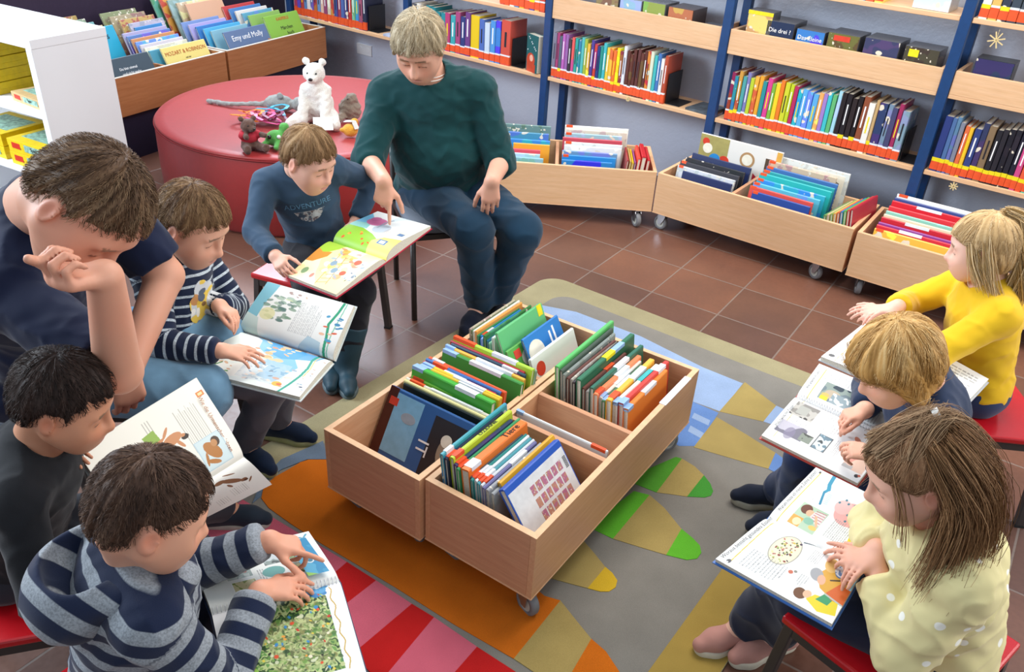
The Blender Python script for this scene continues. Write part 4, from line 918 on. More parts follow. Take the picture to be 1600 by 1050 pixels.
book(R @ Matrix.Translation((.078, .178, .362)) @ Matrix.Rotation(PI, 4, 'Z') @ Matrix.Rotation(.62, 4, 'X') @ Matrix.Rotation(PI, 4, 'Z'), .265, .22, .012, 'e0a828', 'amber yellow book showing behind the white back cover', 'books in the near box on the rug', 0)
# white book in the middle compartment of the right box
book(R @ Matrix.Translation((.414, .347, .333)) @ Matrix.Rotation(-PI/2, 4, 'Z') @ Matrix.Rotation(.1, 4, 'X'), .32, .17, .009, 'e4e8ea', 'white spine alone in the narrow middle compartment', None, 0, ((.83, .98, ORANGE), (0, .08, LBLUE)))
# far compartment of the right box
inbox(B0, CA, .60, .335, 'X', zb, WIDE([
    (.010, '58b060', .37, .405, 0, N0, None, 'long bright green spine at the left of the far compartment', .0),
    (.007, '4a5a50', .34, .395, 0, N0), (.007, '8a9490', .33, .385, 2, N0), (.007, '6a4038', .30, .375, 0, N0), (.007, 'b8b4a8', .30, .372, 2, N0), (.007, '3c3438', .29, .37, 0, N0),
    (.012, '2c6a4c', .36, .388, 0, ((.45, .62, LYELL), (.62, .8, LBLUE)), None, 'dark green spine with yellow and blue labels in the far compartment'),
    (.008, '70443c', .27, .36, 0, ((.5, .7, ORANGE),)), (.008, '9a9894', .25, .352, 0, N0), (.010, '2a6450', .33, .375, 0, ((.45, .7, LWHITE),), None, 'second dark green spine further right in the far compartment'),
    (.011, 'ea8a5c', .29, .362, 0, O2), (.008, 'd8d8d0', .27, .352, 0, BL), (.008, '4a7a50', .26, .35, 0, BL), (.013, 'f0b040', .30, .362, 0, ((.05, .2, ORANGE), (.5, .8, LWHITE))),
    (.010, 'e8e6dc', .28, .358, 0, ((.0, .12, LBLUE), (.55, .85, mat('teal_label', hx('3aa8a8'), .5)))), (.012, 'cc4038', .31, .362, 0, ((.0, .12, LBLUE), (.75, .92, LWHITE))),
    (.012, 'e88838', .28, .352, 0, ((.0, .12, LBLUE), (.4, .7, LWHITE)))]), 'books in the far compartment of the right box', 'in the far compartment of the right box', lean=.10, what='spine')
o = MB().box(.735, .93, -.002, .021, .3245, .3262).build('shelf_label_strip', LWHITE); o.matrix_world = R; tag(o, 'white paper strip lying on the edge of the right rug box', 'label')
# left box on the rug
RA = plc(None, CA, A0[0], A0[1])
inbox(A0, CA, .655, .340, 'X', zb, [
    (.009, 'b0a890', .27, .375, 2, N0), (.008, '5a7a50', .27, .372, 2, N0), (.008, 'e6e2d6', .28, .375, 0, N0), (.009, 'e89a48', .27, .378, 0, N0), (.007, '3a8a5a', .25, .365, 0, N0), (.008, '2a88c8', .24, .362, 0, OW),
    (.009, '7ac0e0', .24, .360, 1, N0), (.010, '3a7a3c', .28, .375, 1, N0), (.008, '2a6a8a', .24, .358, 0, N0), (.008, '9adcb8', .23, .352, 0, N0),
    (.012, 'dfe8e0', .27, .375, 0, N0)], 'books in the far compartment of the left box', 'in the far compartment of the left box', lean=.12, what='book')
def leaning_cover(Rm, x, y, z, L, D, T, c, label, yaw, lean, art=None, grp=None, kind=0, title=None):
    b = book(Rm @ Matrix.Translation((x, y, z)) @ Matrix.Rotation(yaw, 4, 'Z') @ Matrix.Rotation(-lean, 4, 'X'), L, D, T, c, label, grp, kind)
    if art:
        for nm, parts, m in art:
            mb = MB()
            for p in parts:
                if p[0] == 'e': mb.tube([(p[1], -T/2-.0012, -p[2]), (p[1], -T/2+.0002, -p[2])], p[3], 20)
                else: mb.box(p[1], p[3], -T/2-.0010, -T/2+.0002, -p[4], -p[2])
            mb.build(nm, m, b)
    return b
G1 = mat('print_green', hx('4a9a4c'), .4); BLK = mat('print_black', hx('26242a'), .4); SKY = mat('print_sky', hx('2e86c8'), .4); CRM = mat('print_cream', hx('ece6d4'), .4); RDP = mat('print_red', hx('d0402c'), .4)
leaning_cover(RA, .66, .225, .402, .27, .24, .012, '62b878', 'green picture book with a robin, leaning in the left box', 0, .42, [('robin', [('e', .13, .10, .030)], mat('print_brown', hx('5a4636'), .4)), ('robin_breast', [('e', .145, .115, .020)], mat('print_orange', hx('e0662c'), .4)), ('cover_tab', [('r', .235, .0, .262, .04)], LYELL)], 'books in the far compartment of the left box')
leaning_cover(RA, .65, .175, .352, .16, .19, .010, '58a448', 'grass green book with a red label, in front of the robin book', 0, .48, [('cover_picture', [('e', .09, .06, .028)], CRM), ('cover_label', [('r', .03, .015, .065, .045)], RDP)], 'books in the far compartment of the left box', 1)
leaning_cover(RA, .72, .160, .372, .22, .20, .010, '2a78c0', 'blue picture book with a round white animal on its cover', 0, .50, [('white_animal', [('e', .05, .07, .045)], CRM), ('cover_title', [('r', .14, .03, .15, .09), ('r', .165, .02, .175, .10)], INKW)], 'books in the far compartment of the left box')
leaning_cover(RA, .66, .085, .352, .27, .21, .012, 'dfe2e0', 'white picture book by the right wall of the left box', 0, .38, [('cover_picture', [('e', .04, .05, .025)], RDP)], 'books in the far compartment of the left box', 0)
# middle compartment: spines run across
inbox(A0, CA, .600, .342, 'Y', zb, [
    (.011, '88a890', .33, .375, 1, ((.02, .12, ORANGE),), None, 'grey-green picture book standing against the far divider of the left box', 0),
    (.016, 'a8cc3c', .32, .385, 0, ((.0, .28, ORANGE), (.5, .8, LWHITE)), None, 'lime spine with an orange end in the middle compartment'),
    (.009, 'b02830', .30, .372, 0, N0), (.010, '2a4a60', .30, .370, 0, ((.7, .9, LWHITE),)), (.009, '6a2a34', .29, .365, 0, N0), (.011, 'ecb440', .32, .372, 0, ((.0, .12, LBLUE), (.4, .85, LWHITE)), None, 'amber spine with long white label in the middle compartment'),
    (.018, '3a8c3c', .32, .366, 0, ((.0, .18, LBLUE), (.35, .75, LWHITE)), None, 'thick mid-green spine in the middle compartment')], 'books in the middle compartment of the left box', 'in the middle compartment of the left box', lean=.16, what='spine')
inbox(A0, CA, .452, .342, 'Y', zb, [
    (.011, 'e4592c', .31, .368, 0, ((.05, .2, LWHITE),)), (.010, '3c70b4', .30, .366, 0, ((.1, .3, ORANGE),)), (.010, 'c83832', .29, .36, 0, ((.3, .6, LWHITE),)), (.012, 'f0c838', .31, .366, 0, ((.0, .14, LBLUE), (.4, .8, LWHITE))), (.012, 'e8be30', .31, .364, 0, ((.0, .14, LBLUE), (.5, .8, LWHITE))),
    (.024, '44a838', .32, .368, 0, ((.0, .14, LBLUE), (.55, .8, LWHITE)), None, 'very thick bright green spine near the front of the left box'),
    (.010, '7ac440', .31, .338, 0, ((.02, .16, ORANGE),))], 'picture books near the front of the left box', 'just in front of the middle of the left box', lean=.16, what='spine')
inbox(A0, CA, .345, .342, 'Y', zb, [
    (.010, 'ece8d8', .33, .340, 0, ((.05, .22, ORANGE), (.3, .9, LWHITE))), (.010, 'efe6a0', .32, .338, 0, N0), (.010, '1c2a2c', .31, .334, 0, N0)], 'slim books in the near end of the left box', 'in the near end of the left box', lean=.2, what='spine')
T_ = leaning_cover(RA, .275, .340, .345, .325, .235, .014, '2c5c98', 'dark blue picture book with an owl and the letters IT in the left rug box', -PI/2, .55, None, 'slim books in the near end of the left box', 0)
f = -.0072
def pt(nm, box_, m, h=.0008): MB().box(box_[0], box_[2], f-h, f+.0003, -box_[3], -box_[1]).build(nm, m, T_)
pt('octopus_panel', (.0, .0, .035, .22), mat('print_darkred', hx('4a2018'), .4), .0010)
pt('sea_panel', (.035, .012, .14, .20), mat('print_sea', hx('7fb4d4'), .4)); pt('night_panel', (.19, .025, .325, .235), BLK)
def pe2(nm, cx, cz, rx, m, h=.0014, sy=1.0):
    mb = MB(); mb.tube([(0, f-h, 0), (0, f+.0003, 0)], rx, 22); o = mb.build(nm, m, T_); o.location = (cx, 0, -cz); o.scale = (1, 1, sy); return o
pe2('dolphin_print', .10, .075, .028, mat('print_grey', hx('9aa4b0'), .4), sy=.6); pe2('owl_body_print', .255, .12, .022, mat('print_owl', hx('9c8c78'), .4), sy=1.9); pe2('owl_face_print', .255, .085, .020, CRM, .0018); pe2('owl_wing_print', .295, .10, .030, mat('print_grey', hx('9aa4b0'), .4), sy=.7)
pt('octopus_label', (.012, .03, .045, .055), RDP, .0016)
text_mesh('title_lettering', 'IT', .06, INKW, T_, Matrix.Translation((.178, f-.0016, -.135)) @ Matrix.Rotation(PI/2, 4, 'X') @ Matrix.Rotation(-PI/2, 4, 'Z'))

# ------------------------------------------------------------------ boxes by the wall: contents
def wallbox(fr, x, y, L, zt, c, label, grp, yaw=0, lean=0, T=.010, kind=1, st=(), title=None):
    """cover facing the room, spine up"""
    M = Matrix.Translation(fr[:3]) @ Matrix.Rotation(fr[3], 4, 'Z') @ Matrix.Translation((x, y+(zt-.13)*math.sin(lean*.7), zt)) @ Matrix.Rotation(yaw, 4, 'Z') @ Matrix.Rotation(-lean*.7, 4, 'X')
    return book(M, L, zt-.13, T, c, label, grp, kind, st, title=title)
f1 = (-.282, 4.31, 0, a1); f2 = (.722, 4.280, 0, a2); f3 = (o3[0], o3[1], 0, math.radians(-34))
gA = 'picture books in the wall box behind the woman'
for i, (y, L, z, c, x, k) in enumerate([(.34, .30, .425, '6a8a88', .12, 2), (.28, .25, .40, '4a90b0', .16, 1), (.22, .24, .38, '30a8c8', .18, 1), (.18, .20, .37, 'e8a838', .22, 0), (.13, .21, .355, 'd85060', .16, 0), (.09, .25, .345, 'a8d0d8', .12, 1), (.055, .24, .335, '88b8c8', .15, 2)]):
    wallbox(f1, x, y, L, z, c, f'{["grey-teal", "steel blue", "bright turquoise", "amber", "coral", "pale aqua", "misty blue"][i]} picture book facing the room beside the woman\'s arm', gA, lean=.06, kind=k)
gB = 'picture books in the middle of the wall box right of the woman'
for i, (y, L, z, c, x, k, nm) in enumerate([(.385, .36, .425, 'ece8e0', .50, 0, 'tall white'), (.35, .34, .415, 'd6c8b8', .51, 2, 'beige patterned'), (.31, .32, .405, '9ac0cc', .50, 1, 'pale sea blue'), (.26, .33, .395, 'c04858', .49, 0, 'crimson-edged'), (.215, .32, .385, 'd8dce0', .50, 2, 'silver white'), (.17, .31, .38, 'e4e4e0', .50, 1, 'white patterned'), (.125, .30, .365, '6a94b8', .49, 1, 'dusty blue'), (.085, .29, .355, '2a88cc', .49, 0, 'vivid blue'), (.05, .27, .340, '2a80c4', .49, 1, 'vivid blue patterned')]):
    wallbox(f1, x, y, L, z, c, f'{nm} picture book in the block right of the box divider', gB, lean=.07, kind=k, st=((.02, .12, ORANGE),) if i in (0, 2, 4, 7) else ())
gC = 'small books at the right end of the wall box'
for i, (x, c, T, z) in enumerate([(.845, '9a3030', .012, .36), (.86, 'c8a860', .010, .355), (.873, 'e8c020', .011, .35), (.886, '8a4a88', .010, .35), (.905, 'e04030', .018, .375), (.93, 'b81c28', .026, .385), (.955, 'c82a34', .018, .37)]):
    M = Matrix.Translation(f1[:3]) @ Matrix.Rotation(f1[3], 4, 'Z') @ Matrix.Translation((x, .06, z)) @ Matrix.Rotation(PI/2, 4, 'Z') @ Matrix.Rotation(.08, 4, 'X')
    book(M, .22, z-.13, T*.9, c, f'{["dark red", "tan", "yellow", "mauve", "orange-red", "thick dark red", "last bright red"][i]} small book standing edge-on at the right end of the box', gC, 0)
gD = 'dark picture books in the left part of the long wall box'
for i, (x, y, L, z, c, k, nm, ln) in enumerate([(.05, .36, .47, .475, 'e4e2dc', 0, 'big white', .05), (.06, .22, .34, .385, '1f2c56', 0, 'navy', .3), (.05, .17, .34, .372, '26262e', 2, 'black', .3), (.04, .13, .34, .36, '34343c', 0, 'charcoal', .3), (.05, .085, .33, .35, 'c8ccd4', 2, 'silver-grey', .3), (.10, .05, .28, .34, '1c2a58', 0, 'deep blue', .3)]):
    b = wallbox(f2, x, y, L, z, c, f'{nm} picture book in the left part of the long wall box' if i else 'big white alphabet picture book with a clock and a red Z', gD, lean=ln, T=.014, kind=k, st=((.02, .1, ORANGE),) if i in (3, 4) else ())
    if i == 0:
        f = -.007
        def pe(nm, cx, cz, r, m, h=.0012, n=24): MB().tube([(cx, f-h, -cz), (cx, f+.0002, -cz)], r, n).build(nm, m, b)
        MB().box(.0, .17, f-.0006, f, -.33, -.003).build('cover_picture', mat('print_olive', hx('a49a5c'), .5), b)
        pe('clock_print', .285, .085, .042, mat('print_bronze', hx('b08a60'), .4)); pe('clock_face_print', .285, .085, .030, CRM, .0016)
        for (cx, cz, r, m) in [(.035, .04, .020, RDP), (.05, .075, .028, CRM), (.10, .13, .035, SKY), (.155, .125, .03, RDP), (.08, .19, .03, RDP)]: pe('figure_print', cx, cz, r, m, .0014+r*.01)
        MB().box(.385, .43, f-.0014, f, -.11, -.05).build('toy_print', mat('print_brown', hx('5a4636'), .4), b)
        MB().box(.44, .468, f-.0014, f, -.30, -.003).build('cover_band', mat('print_gold', hx('dca84c'), .4), b)
        text_mesh('title_lettering', 'Z', .13, mat('print_crimson', hx('b02a3c'), .4), b, Matrix.Translation((.37, f-.0016, -.185)) @ Matrix.Rotation(PI/2, 4, 'X') @ Matrix.Rotation(-PI/2, 4, 'Z'))
gE = 'picture books in the right part of the long wall box'
for i, (x, y, L, z, c, k, nm) in enumerate([(.47, .385, .40, .445, 'dfe4e0', 2, 'tall white dinosaur'), (.46, .34, .36, .425, 'c8b49a', 2, 'brown patterned'), (.46, .29, .38, .40, '3a6aa8', 0, 'mid blue'), (.46, .25, .38, .39, '2a9aa0', 0, 'teal-green'), (.46, .21, .38, .385, '28b0b0', 0, 'bright teal'), (.47, .16, .36, .372, '30a8c4', 1, 'sky turquoise'), (.47, .12, .35, .362, '58b4d0', 1, 'light turquoise'), (.47, .085, .33, .352, 'd85048', 0, 'red-ended'), (.50, .05, .30, .342, '2a4a98', 0, 'royal blue')]):
    b = wallbox(f2, x, y, L, z, c, f'{nm} picture book in the right part of the long wall box', gE, lean=.22 if i > 1 else .06, T=.012, kind=k, st=((.01, .1, ORANGE),))
    if i == 0:
        MB().box(.20, .38, -.0072, -.0058, -.30, -.02).build('cover_panel', CRM, b)
        text_mesh('title_lettering', 'ALLE DINOS', .032, INKD, b, Matrix.Translation((.345, -.0076, -.14)) @ Matrix.Rotation(PI/2, 4, 'X') @ Matrix.Rotation(-PI/2, 4, 'Z'))
gF = 'slim books standing edge-on at the right end of the long wall box'
for i, c in enumerate(['6a9a58', 'd8b890', '8aa858', 'e0b060', 'd86a3a', '3a78b0', '5ab050', 'c84848', 'a82838']):
    M = Matrix.Translation(f2[:3]) @ Matrix.Rotation(f2[3], 4, 'Z') @ Matrix.Translation((.885+i*.0145, .05, .335+.008*i)) @ Matrix.Rotation(PI/2-.12, 4, 'Z') @ Matrix.Rotation(-.15, 4, 'X')
    book(M, .27+.01*(i > 6), .19, .012, c, row_label(['6a9a58', 'd8b890', '8aa858', 'e0b060', 'd86a3a', '3a78b0', '5ab050', 'c84848', 'a82838'], i, 'slim book', 'in the right corner of the long wall box'), gF, 0)
gG = 'red picture books in the wall box behind the girl in yellow'
for i, (y, L, z, c, nm) in enumerate([(.36, .42, .41, 'e6e6e4', 'white-spined'), (.33, .42, .40, '3a4a88', 'indigo-spined'), (.28, .38, .40, 'cc1c2c', 'scarlet'), (.24, .38, .385, 'd8303a', 'pinkish red'), (.205, .36, .372, '8ac0b0', 'mint-spined'), (.17, .35, .366, 'e0d0b0', 'cream-spined'), (.135, .36, .362, 'c42030', 'deep red'), (.095, .36, .35, '8a3a8a', 'purple-spined'), (.07, .34, .345, 'c82838', 'front red'), (.045, .34, .335, 'e8b848', 'orange-yellow')]):
    wallbox(f3, .055, y, L, z, c, f'{nm} book in the wall box left of the girl in yellow', gG, lean=.28, T=.015, kind=1 if i in (4, 9) else 0, st=((.02, .12, ORANGE),) if i in (0, 9) else ((.3, .6, LWHITE),) if i in (2, 6, 8) else ())
for i, (y, z, c, nm) in enumerate([(.33, .39, '7a8a6a', 'olive'), (.27, .37, '9ac0c8', 'pale teal'), (.2, .36, 'e07a50', 'salmon'), (.12, .35, '3a8ab0', 'blue')]):
    wallbox(f3, .52, y, .36, z, c, f'{nm} picture book right of the girl in yellow\'s head', 'picture books in the right half of the last wall box', lean=.25, T=.014)
# ------------------------------------------------------------------ low picture-book boxes at the dark wall
def lowbox(a0, a1_, label):
    r = thing('picture_book_box', label, 'book box', tuple(L_(a0, 0, 0)), math.atan2(LA[1], LA[0]), 'low picture book boxes at the dark wall'); L = a1_-a0; Dp = .78
    for nm, b in (('front_panel', (0, L, 0, .018, .275, .50)), ('side_panel', (0, .018, .018, Dp, .275, .50)), ('side_panel', (L-.018, L, .018, Dp, .275, .50)), ('back_panel', (.018, L-.018, Dp-.018, Dp, .275, .52)), ('bottom_panel', (.018, L-.018, .018, Dp-.018, .275, .29)), ('divider', (L*.5-.008, L*.5+.008, .018, Dp-.018, .29, .485))):
        MB().box(*b).build(nm, WOODC, r, bevel=.0015)
    MB().box(-.0005, L+.0005, -.0005, .019, .4985, .5015).box(-.0005, .019, .019, Dp, .4985, .5015).box(L-.019, L+.0005, .019, Dp, .4985, .5015).build('top_edging', mat('pale_edging', hx('cfc6b8'), .4), r)
    MB().box(.03, L-.03, .03, Dp-.03, 0, .275).build('plinth', mat('dark_plinth', hx('1c1a30'), .5), r)
    return r
lowbox(-.02, .865, 'cherry wood picture book box at the dark wall, nearer the white shelf'); lowbox(.885, 1.90, 'cherry wood picture book box at the dark wall, nearer the corner')
def lowbook(a, n, L, z, c, label, kind=0, lean=.35, T=.012, yaw=0, title=None, D=None):
    M = LM @ Matrix.Translation((a, n+.06, z)) @ Matrix.Rotation(yaw, 4, 'Z') @ Matrix.Rotation(-lean, 4, 'X')
    b = book(M, L, D or (z-.30), T, c, label, 'picture books in the low boxes at the dark wall', kind)
    if title:
        for (tx, sz, m, cx, cz, sxx) in title:
            text_mesh('title_lettering', tx, sz, m, b, Matrix.Translation((cx, -T/2-.0008, -cz)) @ Matrix.Rotation(PI/2, 4, 'X'), sx=sxx)
    return b
rows = [('a68a4a', 'khaki'), ('8a9a80', 'sage'), ('70a0a0', 'dull teal'), ('b8a878', 'straw'), ('90a060', 'moss green')]
for i, (c, nm) in enumerate(rows): lowbook(.06+.02*i, .66-.05*i, .30, .70-.015*i, c, f'{nm} book in the back row of the left low box', 2, .42)
lowbook(.13, .43, .30, .665, '2ca0c0', 'bright turquoise picture book reading Mats', 0, .42, title=[('Mats', .055, INKD, .19, .06, 1)])
lowbook(.02, .38, .12, .60, 'c8b0d8', 'lilac picture book in the left low box', 0, .42); lowbook(.09, .36, .14, .60, '8a5a48', 'brown picture book left of the turquoise one', 1, .42); lowbook(.02, .28, .14, .55, '3aa8c0', 'small aqua book behind the black one', 0, .42)
for i, (c, nm) in enumerate([('a8a0c0', 'lavender'), ('5a7ab0', 'denim blue'), ('c88858', 'copper'), ('60a8c8', 'light blue'), ('c8c0c8', 'silver lilac'), ('d8d0b8', 'ivory'), ('4a90a8', 'petrol')]):
    lowbook(.42+.0*i, .34-.035*i, .34, .625-.012*i, c, f'{nm} picture book behind the yellow cover in the left low box', 1 if i % 2 else 0, .42)
lowbook(.47, .085, .36, .565, 'e2d07a', 'pale yellow picture book reading MOZART & ROBINSON', 0, .45, D=.22, title=[('MOZART & ROBINSON', .034, mat('print_rust', hx('b05020'), .4), .18, .045, .95), ('und der', .014, INKD, .18, .085, 1), ('KÄSEMONDS', .036, INKD, .19, .125, 1)])
lowbook(.01, .09, .36, .565, '3a4852', 'slate black picture book with small white handwriting', 0, .5, D=.25, title=[('Du bist einmal', .022, INKW, .18, .07, 1), ('und nicht mehr', .022, INKW, .19, .10, 1), ('lange wirs', .022, INKW, .20, .13, 1)])
MBk = [('8a9068', 'olive'), ('a89878', 'fawn'), ('c0a060', 'ochre'), ('b8b0c0', 'mauve grey')]
for i, (c, nm) in enumerate(MBk): lowbook(.55+.02*i, .68-.06*i, .28, .68-.015*i, c, f'{nm} book in the back row beside the box joint', 2, .42)
lowbook(.60, .44, .22, .62, '3a80b8', 'mid blue book in the middle of the low boxes', 0, .42)
for i, (c, nm) in enumerate([('5a9a70', 'jade'), ('c05040', 'brick red'), ('90a8a0', 'grey-green'), ('c8b090', 'sand')]): lowbook(.98+.03*i, .70-.05*i, .30, .74-.015*i, c, f'{nm} book in the back row of the right low box', 1, .42)
lowbook(1.10, .50, .34, .69, 'd8a888', 'peach coloured picture book at the back of the right low box', 0, .42)
for i, (c, nm) in enumerate([('7890c0', 'periwinkle'), ('a8a0d0', 'wisteria'), ('3a78b8', 'cobalt'), ('50a8d0', 'azure'), ('80b0c0', 'glacier')]): lowbook(.93+.02*i, .38-.045*i, .34, .61-.01*i, c, f'{nm} picture book behind the blue-grey cover', 0, .42)
lowbook(1.01, .09, .40, .575, '5f7496', 'blue-grey picture book reading Emy und Molly', 0, .45, D=.24, title=[('Emy und Molly', .052, INKW, .20, .055, .95)])
for i, (c, nm) in enumerate([('c84848', 'cherry red'), ('5080b8', 'sea blue'), ('e0d8d0', 'off-white'), ('60a0b8', 'cyan-grey'), ('90b860', 'leaf green')]): lowbook(1.40+.01*i, .46-.05*i, .32, .64-.01*i, c, f'{nm} picture book in the right end of the low boxes', 1 if i == 3 else 0, .42)
lowbook(1.47, .15, .36, .60, '86b84a', 'green picture book with a white title panel reading Märchenbuch', 0, .45, D=.26, title=[('KASPERLS', .03, RDP, .18, .035, 1), ('Märchen', .036, INKD, .19, .10, 1), ('buch', .036, INKD, .21, .14, 1)])
# ------------------------------------------------------------------ rug
RC = {'beige': 'a39a78', 'grey': '8b877f', 'lightblue': '9db4d6', 'blue': '6c8fc8', 'tan': 'b09a5e', 'green': '5da838', 'brightgreen': '66bb35', 'darkgreen': '4a9a3c', 'yellow': 'd6b030', 'orange': 'd4701c', 'pink': 'd8687c', 'red': 'c82424', 'greyblue': '6f8196', 'band': 'b0944c'}
def rug_mat(n, c):
    k = NT('rug_'+n, .95, .1); v = k.coords(); a = k.noise(900, 2, v); b = k.noise(7, 3, v)
    k.col(k.mix(1, k.ramp(b, [(.3, sc(hx(c), .90)), (.7, sc(hx(c), 1.06))]), k.ramp(a, [(.3, (.78, .78, .78)), (.65, (1.08, 1.08, 1.08))]), 'MULTIPLY')); k.bump(a, .6, .003); return k.m
rn = list(RC); rm = [rug_mat(n, RC[n]) for n in rn]
def rrect(e0, e1, f0, f1, r, n=8):
    out = []
    for cx, cy, a0 in ((e1-r, f1-r, 0), (e0+r, f1-r, 90), (e0+r, f0+r, 180), (e1-r, f0+r, 270)):
        for i in range(n+1): t = math.radians(a0+90*i/n); out.append((cx+r*math.cos(t), cy+r*math.sin(t)))
    return out
E1 = V(.8202, -.5721, 0); F1 = V(.5721, .8202, 0)
def ef(l): return [tuple((E1*e+F1*f)[:2]) for e, f in l]
mb = MB(); z = .0085
mb.cur = rn.index('beige'); mb.prism(ef(rrect(-1.945, -.325, .76, 3.075, .10)), 0.0005, z)
mb.cur = rn.index('band'); mb.prism(ef([(-.475, .77), (-.326, .86), (-.326, 2.2), (-.475, 2.2)]), z-.002, z+.0003)
mb.cur = rn.index('grey'); mb.prism(ef(rrect(-1.80, -.475, .80, 2.955, .09)), z-.002, z+.0006)
mb.prism(ef([(-.56, 2.2), (-.34, 2.55), (-.40, 2.97), (-.7, 2.955)]), z-.002, z+.0007)
def clipf(poly, f0, e1=1):
    out = []
    for i in range(len(poly)):
        a, b = V(*poly[i], 0), V(*poly[(i+1) % len(poly)], 0); fa, fb = a@F1-f0, b@F1-f0
        if fa >= 0: out.append(tuple(a[:2]))
        if (fa >= 0) != (fb >= 0): out.append(tuple((a+(b-a)*fa/(fa-fb))[:2]))
    return out
for i, (c, poly) in enumerate(RUG):
    poly = clipf(poly, .80)
    if len(poly) < 3: continue
    mb.cur = rn.index(c); mb.prism(poly, z-.002, z+.0009+i*.00012)
rug = mb.build('rug', rm); tag(rug, 'large multicoloured children\'s rug under the two book boxes', 'rug')
# ------------------------------------------------------------------ round red seat with soft toys
REDL = mat('red_leatherette', hx('a62a2a'), .42, .6, bump=.15, bscale=500, var=.05)
REDL.node_tree.nodes['Principled BSDF'].inputs['Sheen Weight'].default_value = .12
t = thing('round_pouffe', 'large round red upholstered seat with soft toys on it', 'pouffe', (-1.25, 4.66, 0))
mb = MB(); n = 96; R0 = .795
prof = [(R0-.02, .0), (R0, .02), (R0+.003, .2), (R0, .392), (R0-.006, .405), (R0-.001, .412), (R0-.010, .4215), (R0-.06, .424), (R0*.5, .427), (0.001, .428)]
vs = [(r*math.cos(2*PI*k/n), r*math.sin(2*PI*k/n), zz) for r, zz in prof for k in range(n)]
fs = [(j*n+k, j*n+(k+1) % n, (j+1)*n+(k+1) % n, (j+1)*n+k) for j in range(len(prof)-1) for k in range(n)]
k0 = 4; s1 = MB(); s1.add(vs[:(k0+1)*n], fs[:k0*n]); s1.build('side_cover', REDL, t, sm=True)
s2 = MB(); s2.add(vs[k0*n:], [tuple(i-0 for i in f) for f in [(j*n+k, j*n+(k+1) % n, (j+1)*n+(k+1) % n, (j+1)*n+k) for j in range(len(prof)-k0-1) for k in range(n)]]); s2.build('top_cushion', REDL, t, sm=True)
MB().tube([((R0+.001)*math.cos(2*PI*k/n), (R0+.001)*math.sin(2*PI*k/n), .405) for k in range(n+1)], .0035, 6).build('piping', mat('dark_red_piping', hx('8e2326'), .5), t, sm=True)
PZ = .43
def plush(name, label, loc, g, col, vox=.0035, fur=.0018, shag=1.0, extra=None, cat='soft toy'):
    """g built in local coordinates"""
    k = NT('plush_'+name, .95, .15); v = k.coords(); a = k.noise(260, 3, v); k.col(k.mix(1, k.ramp(k.noise(14, 3, v), [(.3, sc(hx(col), .88)), (.7, hx(col))]), k.ramp(a, [(.3, (.82, .82, .82)), (.6, (1.04, 1.04, 1.04))]), 'MULTIPLY')); k.bump(a, .8, .004); k.b.inputs['Sheen Weight'].default_value = .3
    g.disp(lambda p, D: fur*n3(p, 160)+fur*n3(p, 70, 2)*shag)
    o = sculpt_obj(name, g, vox, k.m, None, 0); o.location = loc; tag(o, label, cat); return o
EYE = mat('toy_eye', hx('101010'), .15, .8)
def ball(name, c, r, m, parent, s=(1, 1, 1)):
    bm = bmesh.new(); bmesh.ops.create_icosphere(bm, subdivisions=3, radius=r); me = bpy.data.meshes.new(name); bm.to_mesh(me); bm.free(); me.transform(Matrix.Translation(c) @ Matrix.Diagonal((*s, 1))); me.materials.append(m); smooth(me)
    o = bpy.data.objects.new(name, me); link(o, parent); return o
# white polar bear, sitting, facing the camera
g = Grp(); g.ell((0, .02, .085), (.075, .07, .09), k=0); g.ell((0, -.005, .165), (.050, .046, .055), k=.03)
g.ell((0, -.02, .245), (.052, .047, .045), k=.015); g.ell((0, -.068, .228), (.024, .026, .020), k=.012)
for s in (-1, 1):
    g.cone((s*.05, -.01, .165), (s*.055, -.085, .035), .026, .024, .02); g.cone((s*.06, 0, .035), (s*.105, -.10, .025), .040, .026, .02); g.ell((s*.038, .0, .291), (.017, .010, .018), k=.006)
g.it = g.it
pb = plush('polar_bear_toy', 'white polar bear soft toy sitting up at the back of the red seat', (-1.117, 4.43, PZ), g, 'e9e7df', .004)
pb.scale = (1.12,)*3
ball('nose', (0, -.094, .232), .009, EYE, pb, (1.2, .8, .9)); ball('eye', (-.020, -.062, .252), .0045, EYE, pb); ball('eye', (.020, -.062, .252), .0045, EYE, pb)
o = MB().box(-.05, .05, -.07, .03, 0, .0012).build('open_booklet', PAPER); o.location = (-1.06, 4.30, PZ+.055); o.rotation_euler = (.42, 0, .25); tag(o, 'small white sheet lying in front of the polar bear toy', 'paper')
# brown teddy with red shirt
g = Grp(); g.ell((0, 0, .045), (.038, .034, .05), k=0); g.ell((0, -.004, .118), (.036, .034, .034), k=.008); g.ell((.012, -.034, .110), (.018, .018, .015), k=.008)
for s in (-1, 1):
    g.cone((s*.028, .0, .078), (s*.045+.02, -.050, .075), .015, .013, .01); g.cone((s*.025, -.01, .022), (s*.045+.012, -.075, .018), .022, .017, .01); g.ell((s*.030, .004, .150), (.013, .008, .013), k=.003); g.ell((s*.045+.012, -.082, .024), (.016, .010, .02), k=.006)
tb = plush('teddy_bear_toy', 'small brown teddy bear in a red shirt near the front of the red seat', (-1.345, 3.965, PZ), g, '6e5248', .003); tb.rotation_euler = (0, 0, .55)
g = Grp(); g.ell((0, 0, .060), (.043, .039, .036), k=0); g.cone((-.028, 0, .078), (-.038, -.02, .076), .019, .018, .01); g.cone((.028, 0, .078), (.040, -.02, .076), .019, .018, .01)
sculpt_obj('red_shirt', g, .003, mat('toy_shirt', hx('b82c3c'), .8), tb, 1)
